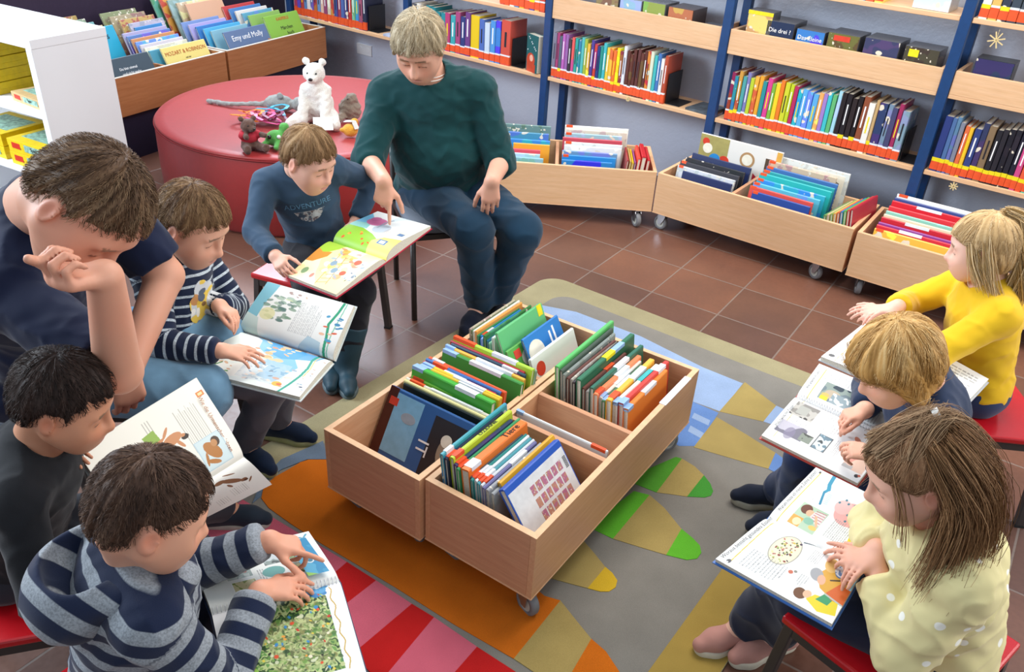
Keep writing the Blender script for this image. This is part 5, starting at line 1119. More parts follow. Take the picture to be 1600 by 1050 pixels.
ball('nose', (.016, -.053, .114), .005, EYE, tb); ball('eye', (-.008, -.036, .127), .0035, EYE, tb); ball('eye', (.026, -.036, .127), .0035, EYE, tb)
# green frog lying on its side
g = Grp(); g.ell((0, 0, .040), (.050, .042, .040), k=0); g.ell((.04, .02, .095), (.024, .022, .020), k=.01); g.cone((.03, .01, .06), (.045, .02, .09), .02, .016, .01); g.cone((-.03, -.02, .03), (-.055, -.05, .015), .016, .012, .01); g.cone((.02, -.03, .03), (.02, -.07, .015), .018, .013, .01)
fr = plush('green_frog_toy', 'bright green soft toy half hidden behind the boy in the blue sweatshirt', (-1.235, 4.03, PZ), g, '62b257', .0035, .001)
ball('eye', (-.020, -.036, .056), .010, EYE, fr); ball('eye', (.026, -.032, .058), .010, mat('toy_white', hx('e8e8e8'), .4), fr)
# grey possum with a long tail, ribbons round it
g = Grp(); g.ell((.0, 0, .045), (.085, .048, .045), k=0); g.ell((.13, 0, .05), (.058, .042, .042), k=.02); g.ell((.02, -.03, .095), (.02, .012, .018), k=.005); g.ell((.19, -.01, .035), (.02, .018, .016), k=.01)
for p, q in (((-.07, 0, .035), (-.17, .0, .028)), ((-.17, 0, .028), (-.28, .0, .016)), ((-.28, 0, .016), (-.36, .02, .012)), ((-.36, .02, .012), (-.43, .04, .011))): g.cone(p, q, .017 if p[0] > -.1 else .012, .011, .01)
po = plush('grey_possum_toy', 'long grey soft toy with a thin tail and coloured ribbons', (-1.37, 4.60, PZ), g, '9a9c98', .0035); po.rotation_euler = (0, 0, -.08)
rb = random.Random(3)
for c, nm, cx, cy in (('3aa6c8', 'turquoise', -1.375, 4.47), ('c83058', 'crimson', -1.41, 4.37), ('e88a2c', 'orange', -1.47, 4.35), ('7a2850', 'plum', -1.35, 4.36), ('d85890', 'pink', -1.385, 4.33)):
    mb = MB(); pts = []; ph = rb.random()*6
    for i in range(26):
        a = i*.55+ph; r = .045+.025*math.sin(i*.9+ph); pts.append((r*1.3*math.cos(a), r*math.sin(a), .012+.022*abs(math.sin(i*.6+ph))+.0015*i))
    for i in range(25): mb.bar(pts[i], pts[i+1], .018, .0016)
    o = mb.build('ribbon', mat('satin_'+nm, hx(c), .35)); o.location = (cx, cy, PZ); tag(o, f'{nm} satin ribbon tangled on the red seat beside the brown teddy', 'ribbon', 'ribbons')
g = Grp(); g.ell((0, 0, .036), (.040, .034, .034), k=0); g.ell((-.035, -.02, .04), (.016, .012, .012), k=.006); g.ell((.02, .02, .075), (.02, .012, .02), k=.006)
du = plush('yellow_duck_toy', 'small yellow duck toy with a white scarf left of the woman', (-.905, 4.24, PZ), g, 'e2a63c', .0035, .001)
mb = MB(); mb.bar((-.03, .02, .075), (.02, .0, .085), .03, .004); mb.bar((.02, 0, .085), (.04, -.02, .05), .025, .004); mb.build('scarf', mat('white_scarf', hx('d8d8d4'), .8), du)
g = Grp(); g.ell((0, 0, .06), (.06, .05, .06), k=0); g.ell((.01, -.01, .12), (.034, .032, .03), k=.02); g.cone((-.03, -.03, .04), (-.05, -.07, .02), .022, .018, .01)
hg = plush('speckled_hedgehog_toy', 'speckled brown and cream soft toy beside the polar bear', (-.96, 4.52, PZ), g, '8f8274', .004, .004)
ball('eye', (-.002, -.04, .126), .004, EYE, hg)
# ------------------------------------------------------------------ white shelf with games
ws = thing('white_open_shelf', 'white open shelf unit in the left corner holding yellow game boxes', 'shelf', (-2.076, 3.5155, 0), math.atan2(.46214, -.88681)); 
# local X: long direction away to the left, local Y: from back (right side) ... front faces -Y side of the room
def wbx(nm, *b): MB().box(*b).build(nm, WHITE, ws, bevel=.0015)
# near corner at origin; panel depth .366 runs along local -Y
wbx('top_panel', -.02, 1.5, -.366, .0, .962, 1.0); wbx('end_panel', -.018, .02, -.366, 0, 0, .9615); wbx('end_panel', 1.48, 1.5, -.366, 0, 0, .9615); wbx('back_panel', .02, 1.48, -.366, -.35, .05, .9615)
for zz in (.05, .36, .66): wbx('shelf_board', .0205, 1.4795, -.349, -.004, zz, zz+.025)
wbx('divider', .74, .76, -.349, -.004, .075, .36)
GY = mat('game_yellow', hx('e0c018'), .4); GP = mat('game_picture', hx('8ab0a0'), .4, nz=60, var=.5)
WSM = Matrix.Translation((-2.076, 3.5155, 0)) @ Matrix.Rotation(math.atan2(.46214, -.88681), 4, 'Z')
def gamebox(x, y, z, w, d, h, rz, label, c=GY):
    o = bpy.data.objects.new('game_box', None); link(o); tag(o, label, 'board game', 'yellow board games'); MB().box(0, w, -d, 0, 0, h*.45).build('box_base', c, o, bevel=.001); 
    MB().box(-.0015, w+.0015, -d-.0015, .0015, h*.46, h).build('box_lid', c, o, bevel=.001)
    MB().box(w*.12, w*.6, .0016, .0022, h*.3, h*.85).box(w*.1, w*.9, -d*.85, -d*.2, h, h+.0006).build('lid_picture', GP, o)
    MB().box(w*.70, w*.9, .0016, .0024, h*.35, h*.8).build('red_emblem', mat('emblem_red', hx('c8321e'), .4), o)
    text_mesh('title_lettering', 'Spiel', h*.4, INKD, o, Matrix.Translation((w*.38, .0026, h*.6)) @ Matrix.Rotation(PI, 4, 'Z') @ Matrix.Rotation(PI/2, 4, 'X'))
    o.matrix_world = WSM @ Matrix.Translation((x, y, z)) @ Matrix.Rotation(rz, 4, 'Z')
for i, (z, nm) in enumerate([(.3855, 'lowest yellow game box on the lower shelf of the white unit'), (.4465, 'yellow game box lying on top of the lowest one in the white unit')]): gamebox(.06, -.02, z, .30, .26, .06, 0, nm)
gamebox(.07, -.02, .3855, .0, 0, 0, 0, '') if False else None
gamebox(.05, -.03, .6855, .24, .2, .042, -.1, 'flat beige and yellow game box lying at the front of the middle shelf', mat('game_beige', hx('c8a878'), .45))
for i in range(4): gamebox(.40, -.05, .6855+i*.055, .28, .24, .053, .03*(i % 2), ['yellow game box at the bottom of the tall stack in the white unit', 'second yellow game box up in the tall stack', 'third yellow game box up in the tall stack', 'top yellow game box of the tall stack in the white unit'][i])
for i in range(2): gamebox(.42, -.03, .3855+i*.062, .28, .24, .06, .02*i, ['yellow game box further back on the lower shelf, underneath', 'yellow game box further back on the lower shelf, on top'][i])
o = MB().box(.0, .48, -.30, -.0, 0, .0012).build('paper_sheet', mat('glossy_sheet', hx('e8eaee'), .3)); o.matrix_world = WSM @ Matrix.Translation((.12, -.02, 1.0005)); tag(o, 'large white sheet lying on top of the white shelf', 'paper')
# ------------------------------------------------------------------ media boxes in the trays
def case(s, n, z, w, h, d, c, label, lean=0, kind=1, top='55565c', cat='CD case'):
    o = bpy.data.objects.new('media_case', None); link(o); tag(o, label, cat, 'audio cases in the trays')
    MB().box(0, w, .003, d, 0, h).build('case_shell', mat('shell_'+top, hx(top), .25), o, bevel=.001)
    k = MB().box(.002, w-.002, 0, .0035, .002, h-.002).build('cover_picture', COVER[kind], o); k.color = (*hx(c), 1)
    b = S(s, n, z); o.matrix_world = Matrix(((AL[0], NO[0], 0, b[0]), (AL[1], NO[1], 0, b[1]), (0, 0, 1, b[2]), (0, 0, 0, 1))) @ Matrix.Rotation(lean, 4, 'X'); return o
def caset(o, tx, w, h, m=None, size=.03):
    text_mesh('title_lettering', tx, size, m or INKW, o, Matrix.Translation((w/2, -.0012, h*.75)) @ Matrix.Rotation(PI/2, 4, 'X'))
zt = .908
for (s, w, h, d, c, nm, k, tx, m) in [(-1.80, .135, .185, .10, 'c89a68', 'tan audio case with a yellow top at the left of the long tray', 1, None, None), (-1.69, .145, .150, .17, '1c2c4c', 'navy audio case lettered Die drei ?', 0, 'Die drei ?', INKW), (-1.53, .145, .135, .15, '3a7ac0', 'mid blue audio case in the long tray', 1, 'Das kleine', INKW), (-1.37, .155, .145, .17, '6a6a38', 'olive audio case with a red strip in the long tray', 2, None, None), (-1.19, .165, .15, .17, '3a3e60', 'dusky blue audio case in the long tray', 1, None, None), (-1.00, .155, .145, .15, '4a4638', 'dark audio case with a yellow sticker at the right of the long tray', 2, None, None)]:
    h += .025; o = case(s, FN+.035, zt, w, h, d, c, nm, kind=k)
    if tx: caset(o, tx, w, h)
    if 'yellow sticker' in nm: MB().box(.02, .065, -.001, .0002, h-.045, h-.012).build('yellow_sticker', LYELL, o)
    if 'yellow top' in nm: MB().box(0, w, -.001, .0002, h-.02, h-.002).build('yellow_band', LYELL, o)
    if 'red strip' in nm: MB().box(.03, .11, -.001, .0002, h-.035, h-.01).build('red_band', RDP, o)
for (s, w, h, d, c, nm, k, t_) in [(-2.73, .15, .14, .14, '7a5a48', 'brown audio case at the left of the short tray', 1, '55565c'), (-2.57, .14, .13, .16, '88b0c8', 'pale blue audio case in the tray right of the woman', 1, '8a9098'), (-2.42, .14, .135, .16, '8a9a48', 'green audio case in the tray right of the woman', 1, '6a6e74'), (-2.26, .15, .13, .17, 'b06a48', 'russet audio case in the tray right of the woman', 1, '4c3c38'), (-2.08, .13, .06, .16, '6a7078', 'flat grey audio case beside the blue post', 2, '4a4c50')]:
    case(s, FN+.035, zt, w, h+.025, d, c, nm, kind=k, top=t_)
case(-.69, FN+.04, zt, .16, .17, .12, '2c3c58', 'dark blue audio case in the tray at the right edge', kind=1, top='2a3038')
case(-1.02, FN+.02, 1.2445, .16, .16, .17, 'c8d8dc', 'pale boxed set on the top shelf right of centre', kind=1, top='d8d4cc', cat='boxed set')
# picture book standing face out, and flat ones
def facebook(s, z, w, h, d, c, label, n=FN+.03, rz=0, art=True):
    o = bpy.data.objects.new('book', None); link(o); tag(o, label, 'book'); M0 = MB().box(0, w, 0, .002, 0, h).box(0, .002, 0, d, 0, h).box(0, w, d-.002, d, 0, h).build('cover', COVER[0], o, bevel=.0005); M0.color = (*hx(c), 1)
    MB().box(.002, w-.004, .002, d-.002, .003, h-.003).build('pages', PAGES, o)
    b = S(s, n, z); o.matrix_world = Matrix(((AL[0], NO[0], 0, b[0]), (AL[1], NO[1], 0, b[1]), (0, 0, 1, b[2]), (0, 0, 0, 1))) @ Matrix.Rotation(rz, 4, 'Z'); return o
o = facebook(-3.20, .543, .125, .225, .05, '1f5a5c', 'teal novel with a red-haired figure standing face out beside the blue post', rz=-.35)
def disc_on(o, nm, cx, cz, r, m, h=.001): MB().tube([(cx, -h, cz), (cx, .0002, cz)], r, 20).build(nm, m, o)
disc_on(o, 'hair_print', .052, .07, .045, mat('print_ginger', hx('b8442c'), .4)); disc_on(o, 'face_print', .060, .085, .020, mat('print_skin', hx('e0a890'), .4), .0016); MB().box(.01, .105, -.0008, .0002, .0, .05).build('dress_print', mat('print_ginger', hx('b8442c'), .4), o)
for i in range(8): disc_on(o, 'star_print', .015+.1*((i*37) % 10)/10, .13+.085*((i*53) % 10)/10, .0035, INKW, .0012)
o = MB().box(0, .15, 0, .19, 0, .012).build('book', [mat('flat_book', hx('4a545c'), .35, nz=30, var=.5)]); o.matrix_world = Matrix.Translation(Vector(S(-2.06, FN+.02, .5435))) @ Matrix.Rotation(math.atan2(AL[1], AL[0])-.1, 4, 'Z'); tag(o, 'grey picture book lying flat beside the blue post', 'book')
o = MB().box(0, .13, 0, .15, 0, .014).build('book', [mat('flat_book_pale', hx('b0b8cc'), .35, nz=30, var=.3)]); o.matrix_world = Matrix.Translation(Vector(S(-4.44, FN+.0, .5435))) @ Matrix.Rotation(math.atan2(AL[1], AL[0]), 4, 'Z'); tag(o, 'pale booklet lying flat on the shelf left of the woman\'s head', 'book')
# small straw stars hanging from the shelves
STR = mat('straw', hx('d8c08a'), .6)
for s, n, z, r, lb, th in ((-2.42, FN-.004, .528, .014, 'tiny straw star hanging under the shelf right of the woman', 0), (-.63, FN-.004, 1.17, .035, 'straw star hanging from the top shelf at the right edge', .3), (-.60, FN-.004, .50, .02, 'small straw star hanging under the lowest shelf at the right edge', .2)):
    mb = MB(); c = S(s, n, z)
    for i in range(4):
        a = PI*i/4+th; d = AL*math.cos(a)*r+ZZ*math.sin(a)*r; mb.bar(c-d, c+d, .005, .002, tuple(NO))
    mb.bar(c, c+ZZ*(.045 if r > .02 else .02), .0012, .0012); tag(mb.build('straw_star', STR), lb, 'ornament')
# ------------------------------------------------------------------ seats
REDS = mat('red_laminate', hx('b8121c'), .25, .6, var=.03); STEEL = mat('anthracite_steel', hx('35302f'), .4, .5)
def stool(x, y, ang, w, label, z=.34, d=None):
    """child's stool: red seat on four steel legs; x, y = seat centre"""
    d = d or w; r = thing('childrens_stool', label, 'stool', (x, y, 0), ang, 'red children\'s stools'); a, b = w/2, d/2
    MB().box(-a, a, -b, b, z-.022, z).build('seat', REDS, r, bevel=.006)
    for sx in (-1, 1):
        for sy in (-1, 1): MB().bar((sx*(a-.02), sy*(b-.02), z-.022), (sx*(a+.0), sy*(b+.0), .006), .026, .026, (1, 0, 0)).build('leg', STEEL, r, bevel=.003); MB().box(sx*a-.014, sx*a+.014, sy*b-.014, sy*b+.014, 0, .008).build('foot_cap', RUBD, r)
    MB().box(-a+.01, a-.01, -b+.008, -b+.03, z-.05, z-.022).box(-a+.01, a-.01, b-.03, b-.008, z-.05, z-.022).box(-a+.008, -a+.03, -b+.03, b-.03, z-.05, z-.022).box(a-.03, a-.008, -b+.03, b-.03, z-.05, z-.022).build('seat_frame', STEEL, r)
    return r
stool(-.775, 2.95, -.36, .38, 'red stool under the boy in the blue sweatshirt')
stool(.93, 1.315, math.radians(-49), .38, 'red stool under the girl in the pale yellow jumper')
stool(1.51, 2.27, math.radians(-4), .38, 'red stool under the girl in the bright yellow jumper')
stool(1.17, 1.80, math.radians(-20), .34, 'red stool under the blond child in navy')
stool(-1.13, 1.30, math.radians(18), .38, 'red stool under the boy in the black sweatshirt')
stool(-.72, 1.02, math.radians(-35), .32, 'red stool under the boy in the striped hooded jacket')
stool(-1.05, 2.12, .1, .34, 'red stool under the boy in the thin-striped navy top')
def visitor_chair(x, y, ang, label, seat_m, w=.45, d=.42, z=.445):
    r = thing('visitor_chair', label, 'chair', (x, y, 0), ang); a, b = w/2, d/2
    g = Grp(); g.ell((0, 0, z-.02), (a, b, .03), k=0)
    mb = MB(); nn = 40; pr_ = []
    for kk in range(nn):
        t = 2*PI*kk/nn; c, s_ = math.cos(t), math.sin(t); e = .45; pr_.append((a*math.copysign(abs(c)**e, c), b*math.copysign(abs(s_)**e, s_)))
    vs = []; lay = [(.94, z-.045), (1, z-.038), (1, z-.012), (.96, z-.002), (.7, z), (.01, z+.002)]
    for f_, zz in lay: vs += [(px*f_, py*f_, zz) for px, py in pr_]
    mb.add(vs, [(j*nn+k_, j*nn+(k_+1) % nn, (j+1)*nn+(k_+1) % nn, (j+1)*nn+k_) for j in range(len(lay)-1) for k_ in range(nn)]+[tuple(range(nn))[::-1]]); mb.build('seat', seat_m, r, sm=True)
    for sx in (-1, 1):
        MB().tube([(sx*(a-.015), -b+.03, z-.05), (sx*(a-.015), -b+.01, .0)], .0125, 12).build('leg', STEEL, r, sm=True)
        MB().tube([(sx*(a-.015), b-.02, .0), (sx*(a-.015), b-.0, z-.05), (sx*(a-.015), b+.06, z+.38)], .0125, 12).build('leg', STEEL, r, sm=True)
    MB().bar((-a+.015, -b+.03, z-.065), (a-.015, -b+.03, z-.065), .02, .022).bar((-a+.015, -b+.03, z-.065), (-a+.015, b-.0, z-.065), .02, .022).bar((a-.015, -b+.03, z-.065), (a-.015, b, z-.065), .02, .022).bar((-a+.015, b, z-.065), (a-.015, b, z-.065), .02, .022).build('seat_frame', STEEL, r)
    MB().box(-a+.02, a-.02, b+.025, b+.045, z+.14, z+.36).build('backrest', seat_m, r, bevel=.008)
    return r
GREYF = mat('grey_seat_fabric', hx('6e747e'), .9, .2, nz=500, var=.25, bump=.4)
visitor_chair(-.30, 3.40, math.radians(20), 'grey upholstered chair with dark steel legs under the woman', GREYF)
visitor_chair(-1.32, 1.95, math.radians(85), 'chair under the man in the navy T-shirt, mostly hidden', GREYF, z=.445)
# ------------------------------------------------------------------ the people
def JJ(k): return {a: np.array(b) for a, b in JOINTS[k].items()}
def segd(p, a, b):
    ba = b-a; t = np.clip(((p-a)@ba)/(ba@ba), 0, 1); return np.linalg.norm(p-a-t[:, None]*ba, axis=1), t
def bandfn(J, per, s, slant=0.0, off=0.0):
    up = nrm(J['N']-J['P'])
    def f(v):
        val = ((v-J['P'])@up)/per+slant*((v-J['P'])@J['front'])/per+off
        dt, _ = segd(v, J['P'], J['C'])
        for sd in 'LR':
            S_, E_, W_ = J['S'+sd], J['E'+sd], J['W'+sd]; lu = np.linalg.norm(E_-S_); lf = np.linalg.norm(W_-E_)
            d1, t1 = segd(v, S_, E_); d2, t2 = segd(v, E_, W_)
            arm_ = np.minimum(d1, d2); isf = d2 < d1
            use = (arm_ < .062*s/.68)*((dt > .105*s/.68) | isf)*((t1 > .12) | isf)
            val = np.where(use, np.where(isf, lu+t2*lf, t1*lu)/per, val)
        return val
    return f
def person(key, label, headdir, headup, hs, skin, hairc, style, shirt, trou, ts, ar, lr, hands, shoes, sleeve=.93, hairn=2600, nr=.042, child=True, sh_off=.012, tr_off=.012, folds=.0035, seed=1, lip=(.62, .26, .22), brow=(.2, .12, .07), blush=.10, neckhole=.055, collar=None, belly=.0, stub=0, w=1.0, tr_len=1.03, mouth=0, shattr=None, hm=None, lenk=1.0, thick=1.0, cuff=True, vox=.0038, hem=.10, shirt_name='sweatshirt', tous=1.25):
    J = JJ(key); base = np.array([J['P'][0], J['P'][1], 0]); C = J['Hc']; B = basis(headdir, headup)
    root = thing('person', label, 'person', tuple(base)); g = Grp()
    torso(g, J, ts, -.004, w)
    for sd in 'LR': arm(g, J, sd, 1, 0, .015, ar); leg(g, J, sd, 1, 0, .03, lr)
    head(g, C, B, hs, J['N'], nr, child, mouth)
    for sd in 'LR':
        d, n, side, L, curl, th = hands[sd]; fd = nrm(J['W'+sd]-J['E'+sd]) if d is None else nrm(V(*d))
        hand(g, J['W'+sd], fd, V(*n), sd, L, curl, th)
    if shoes is None or not shoes.get('foot', True): pass
    for sd in 'LR':   # feet inside the shoes
        t = nrm(V(*shoes['toe'+sd], 0)); a = J['A'+sd]; g.cone(a, V(a[0], a[1], .045)+t*shoes['len']*.30, lr[2]*.95, lr[2]*.6, .02)
    kn = [J['W'+sd] for sd in 'LR']
    def extra(v, c):
        for sd in 'LR':
            d = np.linalg.norm(v-J['W'+sd], axis=1); wgt = np.exp(-((d-.09)/.05)**2)*.22*(d < .2); c = c*(1-wgt[:, None])+np.array(skin)*V(1.04, .74, .68)*wgt[:, None]
        return c
    sculpt_obj('body', g, vox, SKIN, root, 1, colfn={'tint': head_tint(C, B, hs, skin, lip, brow, blush, stubble=stub, extra=extra)}, world=base)
    hair(root, base, C, B, hs, hairc, style, hairn, seed, extra_mass=hm, lenk=lenk, thick=thick, tous=tous)
    # top
    q = Grp(); torso(q, J, ts, sh_off, w, belly)
    for sd in 'LR':
        S_, E_, W_ = J['S'+sd], J['E'+sd], J['W'+sd]
        if sleeve < 0: e = S_+(E_-S_)*(-sleeve); q.cone(S_, e, ar[0]+sh_off, ar[1]+sh_off+.008, .02, cap=1)
        else:
            q.cone(S_, E_, ar[0]+sh_off, ar[1]+sh_off, .02); e = E_+(W_-E_)*sleeve; q.cone(E_, e, ar[1]+sh_off, ar[2]+sh_off*.85+.004, .015, cap=1)
    q.disp(fold(folds, 30, seed)); q.disp(lambda p, D: folds*.5*n3(p, 75, seed+4))
    if cuff and sleeve > 0:
        for sd in 'LR':
            E_, W_ = J['E'+sd], J['W'+sd]; q.cone(E_+(W_-E_)*(sleeve-.13), E_+(W_-E_)*(sleeve+.03), ar[2]+sh_off*.5+.004, ar[2]+sh_off*.5+.003, .004, cap=3)
    up = nrm(J['C']-J['P']); q.cut(Plane(J['P']-up*hem*ts, -up), .01)
    hn = nrm(C-J['N']); q.sub(Ell(J['N']+hn*.028+J['front']*.012, (neckhole, neckhole, neckhole*.75)), .006)
    at = dict(shattr(J) if shattr else {})
    so = sculpt_obj(shirt_name, q, vox+.0004, shirt, root, 1, attrfn=at, world=base)
    if collar is not None:
        cr = Grp(); x = nrm(np.cross(hn, V(.3, .9, 0))); y = np.cross(hn, x); c0 = J['N']+hn*.002+J['front']*.010
        pts = [c0+(x*math.cos(a)+y*math.sin(a))*(neckhole*.98)+hn*.004 for a in np.linspace(0, 2*PI, 19)]
        for a, b in zip(pts[:-1], pts[1:]): cr.cone(a, b, .0075, .0075, .003)
        sculpt_obj('collar', cr, .003, collar, so, 1, world=base)
    # trousers
    q = Grp(); tt = J['P']; sd_ = nrm(J['SR']-J['SL'])
    hd = nrm(J['HR']-J['HL']); q.ell(tt-V(0, 0, .01), V(.150*w, .125, .105)*ts+tr_off, np.stack([hd, np.cross(V(0, 0, 1), hd), V(0, 0, 1)], 1), 0)
    for sd in 'LR': leg(q, J, sd, 1, tr_off, .03, lr, tr_len, cap=1, offb=tr_off+.006)
    q.disp(fold(folds*1.2, 24, seed+9))
    to = sculpt_obj('trousers', q, vox+.0006, trou, root, 1, world=base)
    for sd in 'LR':
        shoe(root, base, J['A'+sd]*V(1, 1, 0)+V(0, 0, .0), shoes['toe'+sd], shoes['len'], shoes['upper'], shoes['sole'], shoes.get('name', 'shoe'), hi=shoes.get('hi', 0), lace=shoes.get('lace'), ground=shoes.get('ground'+sd, .0), shaft=shoes.get('shaft', .155), legdir=nrm(J['K'+sd]-J['A'+sd]) if shoes.get('boot') else None)
    return root, J, base, C, B, so, to
FLAT = (.15, .25, .35, .45); REL = (.35, .4, .45, .5); GRIP = (.9, 1.0, 1.0, 1.0); POINT = (.08, 1.25, 1.35, 1.4); FIST = (1.35, 1.4, 1.45, 1.45)
TH = (.75, .4, .3); KA = (.038, .031, .0225); KL = (.064, .046, .033); G0 = .009
# ---- woman
W_ = person('woman', 'woman in a dark green jumper and jeans pointing into the book beside her', (-.14, -.78, -.62), (0, 0, 1), .235, hx('d8a48c'), (hx('85745a'), hx('b3a284'), hx('ddd3bc')), 'short',
    mat_cloth('green_knit', hx('0a3a3d'), amt=.25), mat_cloth('dark_denim', hx('16344a'), weave=900, mott=.22), 1.08, (.054, .042, .029), (.090, .066, .046),
    {'R': ((-.05, -.35, -1), (-.15, -.85, .3), (1, -.1, -.2), .175, POINT, TH), 'L': ((-.02, -.15, -1), (.05, -1, .2), (-1, 0, 0), .175, REL, (.6, .3, .3))},
    {'toeR': (-.35, -1), 'toeL': (.25, -1), 'len': .25, 'upper': mat_cloth('navy_canvas', hx('141a2c')), 'sole': mat('navy_sole', hx('20263a'), .6), 'lace': mat('navy_lace', hx('1c2236'))},
    sleeve=.22, hairn=4200, nr=.056, child=False, sh_off=.022, folds=.005, seed=3, neckhole=.078, belly=.03, w=1.12, tr_off=.014, vox=.0047, hem=.02, cuff=False, lenk=1.6, thick=1.75, tous=2.2, blush=.16, shirt_name='jumper', lip=(.55, .24, .22))
Jw = W_[1]; sk = Grp()
# white cord necklace
hn = nrm(Jw['Hc']-Jw['N']); pts = []
for i in range(25):
    a = 2*PI*i/24; pts.append(Jw['N']+hn*(.005+.012*math.cos(a))+V(.070*math.sin(a), -.018-.070*math.cos(a), .012-.022*math.cos(a)))
mb = MB(); mb.tube([tuple(p-W_[2]) for p in pts], .0022, 6); mb.tube([tuple(p-W_[2]+V(0, .002, .012)) for p in pts], .0018, 6); mb.build('necklace', mat('white_cord', hx('e4e0d8'), .5), W_[0], sm=True)
# ---- man
M_ = person('man', 'young man in a navy T-shirt leaning forward with his chin on his fist', (.42, -.32, -.80), (.85, .05, .52), .255, hx('d59c82'), (hx('35261d'), hx('5f4632'), hx('957a5e')), 'crop',
    mat_cloth('navy_jersey', hx('121c38'), weave=1200, amt=.12), mat_cloth('light_denim', hx('668ba6'), weave=900, mott=.30), 1.12, (.058, .047, .033), (.092, .068, .048),
    {'R': ((-.55, -.70, .20), (-.1, -.2, -1), (1, -.5, 0), .19, FIST, (.15, .9, .8)), 'L': ((-.05, -.1, -1), (.6, -.75, .1), (.5, .8, 0), .185, (.5, .6, .65, .7), TH)},
    {'toeR': (.9, -.2), 'toeL': (.95, .1), 'len': .27, 'upper': mat_cloth('grey_canvas', hx('4a4c50')), 'sole': mat('pale_sole', hx('b8b4a8'), .6)},
    sleeve=-.86, hairn=6000, nr=.064, child=False, sh_off=.016, folds=.004, seed=5, neckhole=.056, w=1.12, belly=.02, vox=.0047, hem=.02, thick=1.5, lenk=1.15, stub=.12, shirt_name='t_shirt', blush=.16)
# ---- boy in blue sweatshirt
def mark(J): return {}
B_ = person('blue', 'boy in a blue-grey sweatshirt and dark boots following the woman\'s finger in his book', (.84, -.42, -.46), (0, 0, 1), .21, hx('e2b09a'), (hx('5a4129'), hx('8a6a48'), hx('bd9e76')), 'short',
    mat_cloth('blue_sweat', hx('30465c'), amt=.22), mat_cloth('black_leggings', hx('17171f')), .70, KA, KL,
    {'R': ((.55, -.75, -.25), (-.45, -.5, .75), (.8, .5, .2), .125, (.55, .6, .6, .6), TH), 'L': ((.2, -.95, -.2), (.3, 0, 1), (-1, 0, 0), .125, REL, TH)},
    {'toeR': (.15, -1), 'toeL': (.30, -1), 'len': .20, 'upper': mat('petrol_rubber', hx('22404e'), .6), 'sole': mat('petrol_sole', hx('5a6a70'), .6), 'name': 'rubber_boot', 'boot': True},
    seed=11, neckhole=.050, collar=mat_cloth('blue_rib', hx('29435e')), lenk=1.1, tr_len=.8)
Jb = B_[1]; fb_ = Jb['front']; fb_ = fb_ if fb_[1] < 0 else -fb_; dd_ = -nrm(fb_+V(0, 0, .12))
decal_text(B_[5], B_[2], Jb, .0, -.010, 'ADVENTURE', .030, mat('faded_blue_print', hx('5a86a8'), .8), dd_)
cvp = Cv(70, 36, '2e4a68'); tri = Cv(70, 36, '000000'); tri.poly([(.02, .08), (.98, .08), (.78, .72), (.5, .96), (.22, .72)], 'ffffff'); cvp.noise(0, 0, 1, 1, ['8a929a', '6a5e62', 'a8a8aa', '54606e', '7a5a58'], 8, 3)
cvp.poly([(.2, .1), (.4, .5), (.1, .5)], '3c4858'); cvp.poly([(.62, .15), (.85, .6), (.5, .6)], 'b0b4b8'); cvp.line([(.02, .08), (.98, .08)], .02, '98a0a8')
decal(B_[5], B_[2], Jb, 'front', 0, -.055, .12, .055, cvp, tri.a[..., 0] > .5, 'mountain_print', dd_)
# ---- boy in thin striped top
S_ = person('stripe', 'boy in a navy top with thin white stripes, reading a picture map book', (.80, -.22, -.52), (.2, 0, 1), .222, hx('dfa98e'), (hx('3c2b1e'), hx('6e5138'), hx('a78862')), 'short',
    mat_cloth('navy_thin_stripes', hx('17223c'), hx('b9c4cc'), duty=.72), mat_cloth('grey_jogger', hx('5a5a64')), .70, KA, KL,
    {'R': ((.95, .05, -.15), (.1, -.2, 1), (.2, 1, 0), .130, (.2, .3, .4, .5), TH), 'L': ((.75, -.45, -.1), (.3, .2, .9), (-.3, -.9, 0), .130, (.5, .7, .8, .8), (.4, .5, .4))},
    {'toeR': (.75, -.55), 'toeL': (.97, -.22), 'len': .205, 'upper': mat_cloth('blue_black_mesh', hx('16263e')), 'sole': mat('cream_green_sole', hx('a8a878'), .6), 'lace': mat('reflective_strap', hx('a8b480'), .4)},
    seed=13, neckhole=.052, collar=mat_cloth('navy_rib', hx('17223c')), shattr=lambda J: {'band': bandfn(J, .029, .68)}, hairn=3200)
Js = S_[1]; fs_ = Js['front']; fs_ = fs_ if fs_[0] > 0 else -fs_
cvp = Cv(80, 120, '9aa4ae'); cvp.noise(0, 0, 1, 1, ['9aa4ae', '7f8a98', 'e0c058', 'c8ccd0', 'e6c860', '6a7484'], 4, 6); cvp.blobs(.1, .05, .9, .95, 22, ['e6c860', 'd8b448', 'c08a58', '5a6474', 'e8e4dc', '8a6a48'], .03, .09, 5)
msk = Cv(80, 120, '000000'); msk.blobs(.25, .15, .75, .85, 26, ['ffffff'], .10, .16, 2); msk.rect(.3, .2, .7, .8, 'ffffff')
decal(S_[5], S_[2], Js, 'front', .02, -.06, .13, .20, cvp, msk.a[..., 0] > .5, 'animal_print', -nrm(fs_+V(0, -.35, .15)))
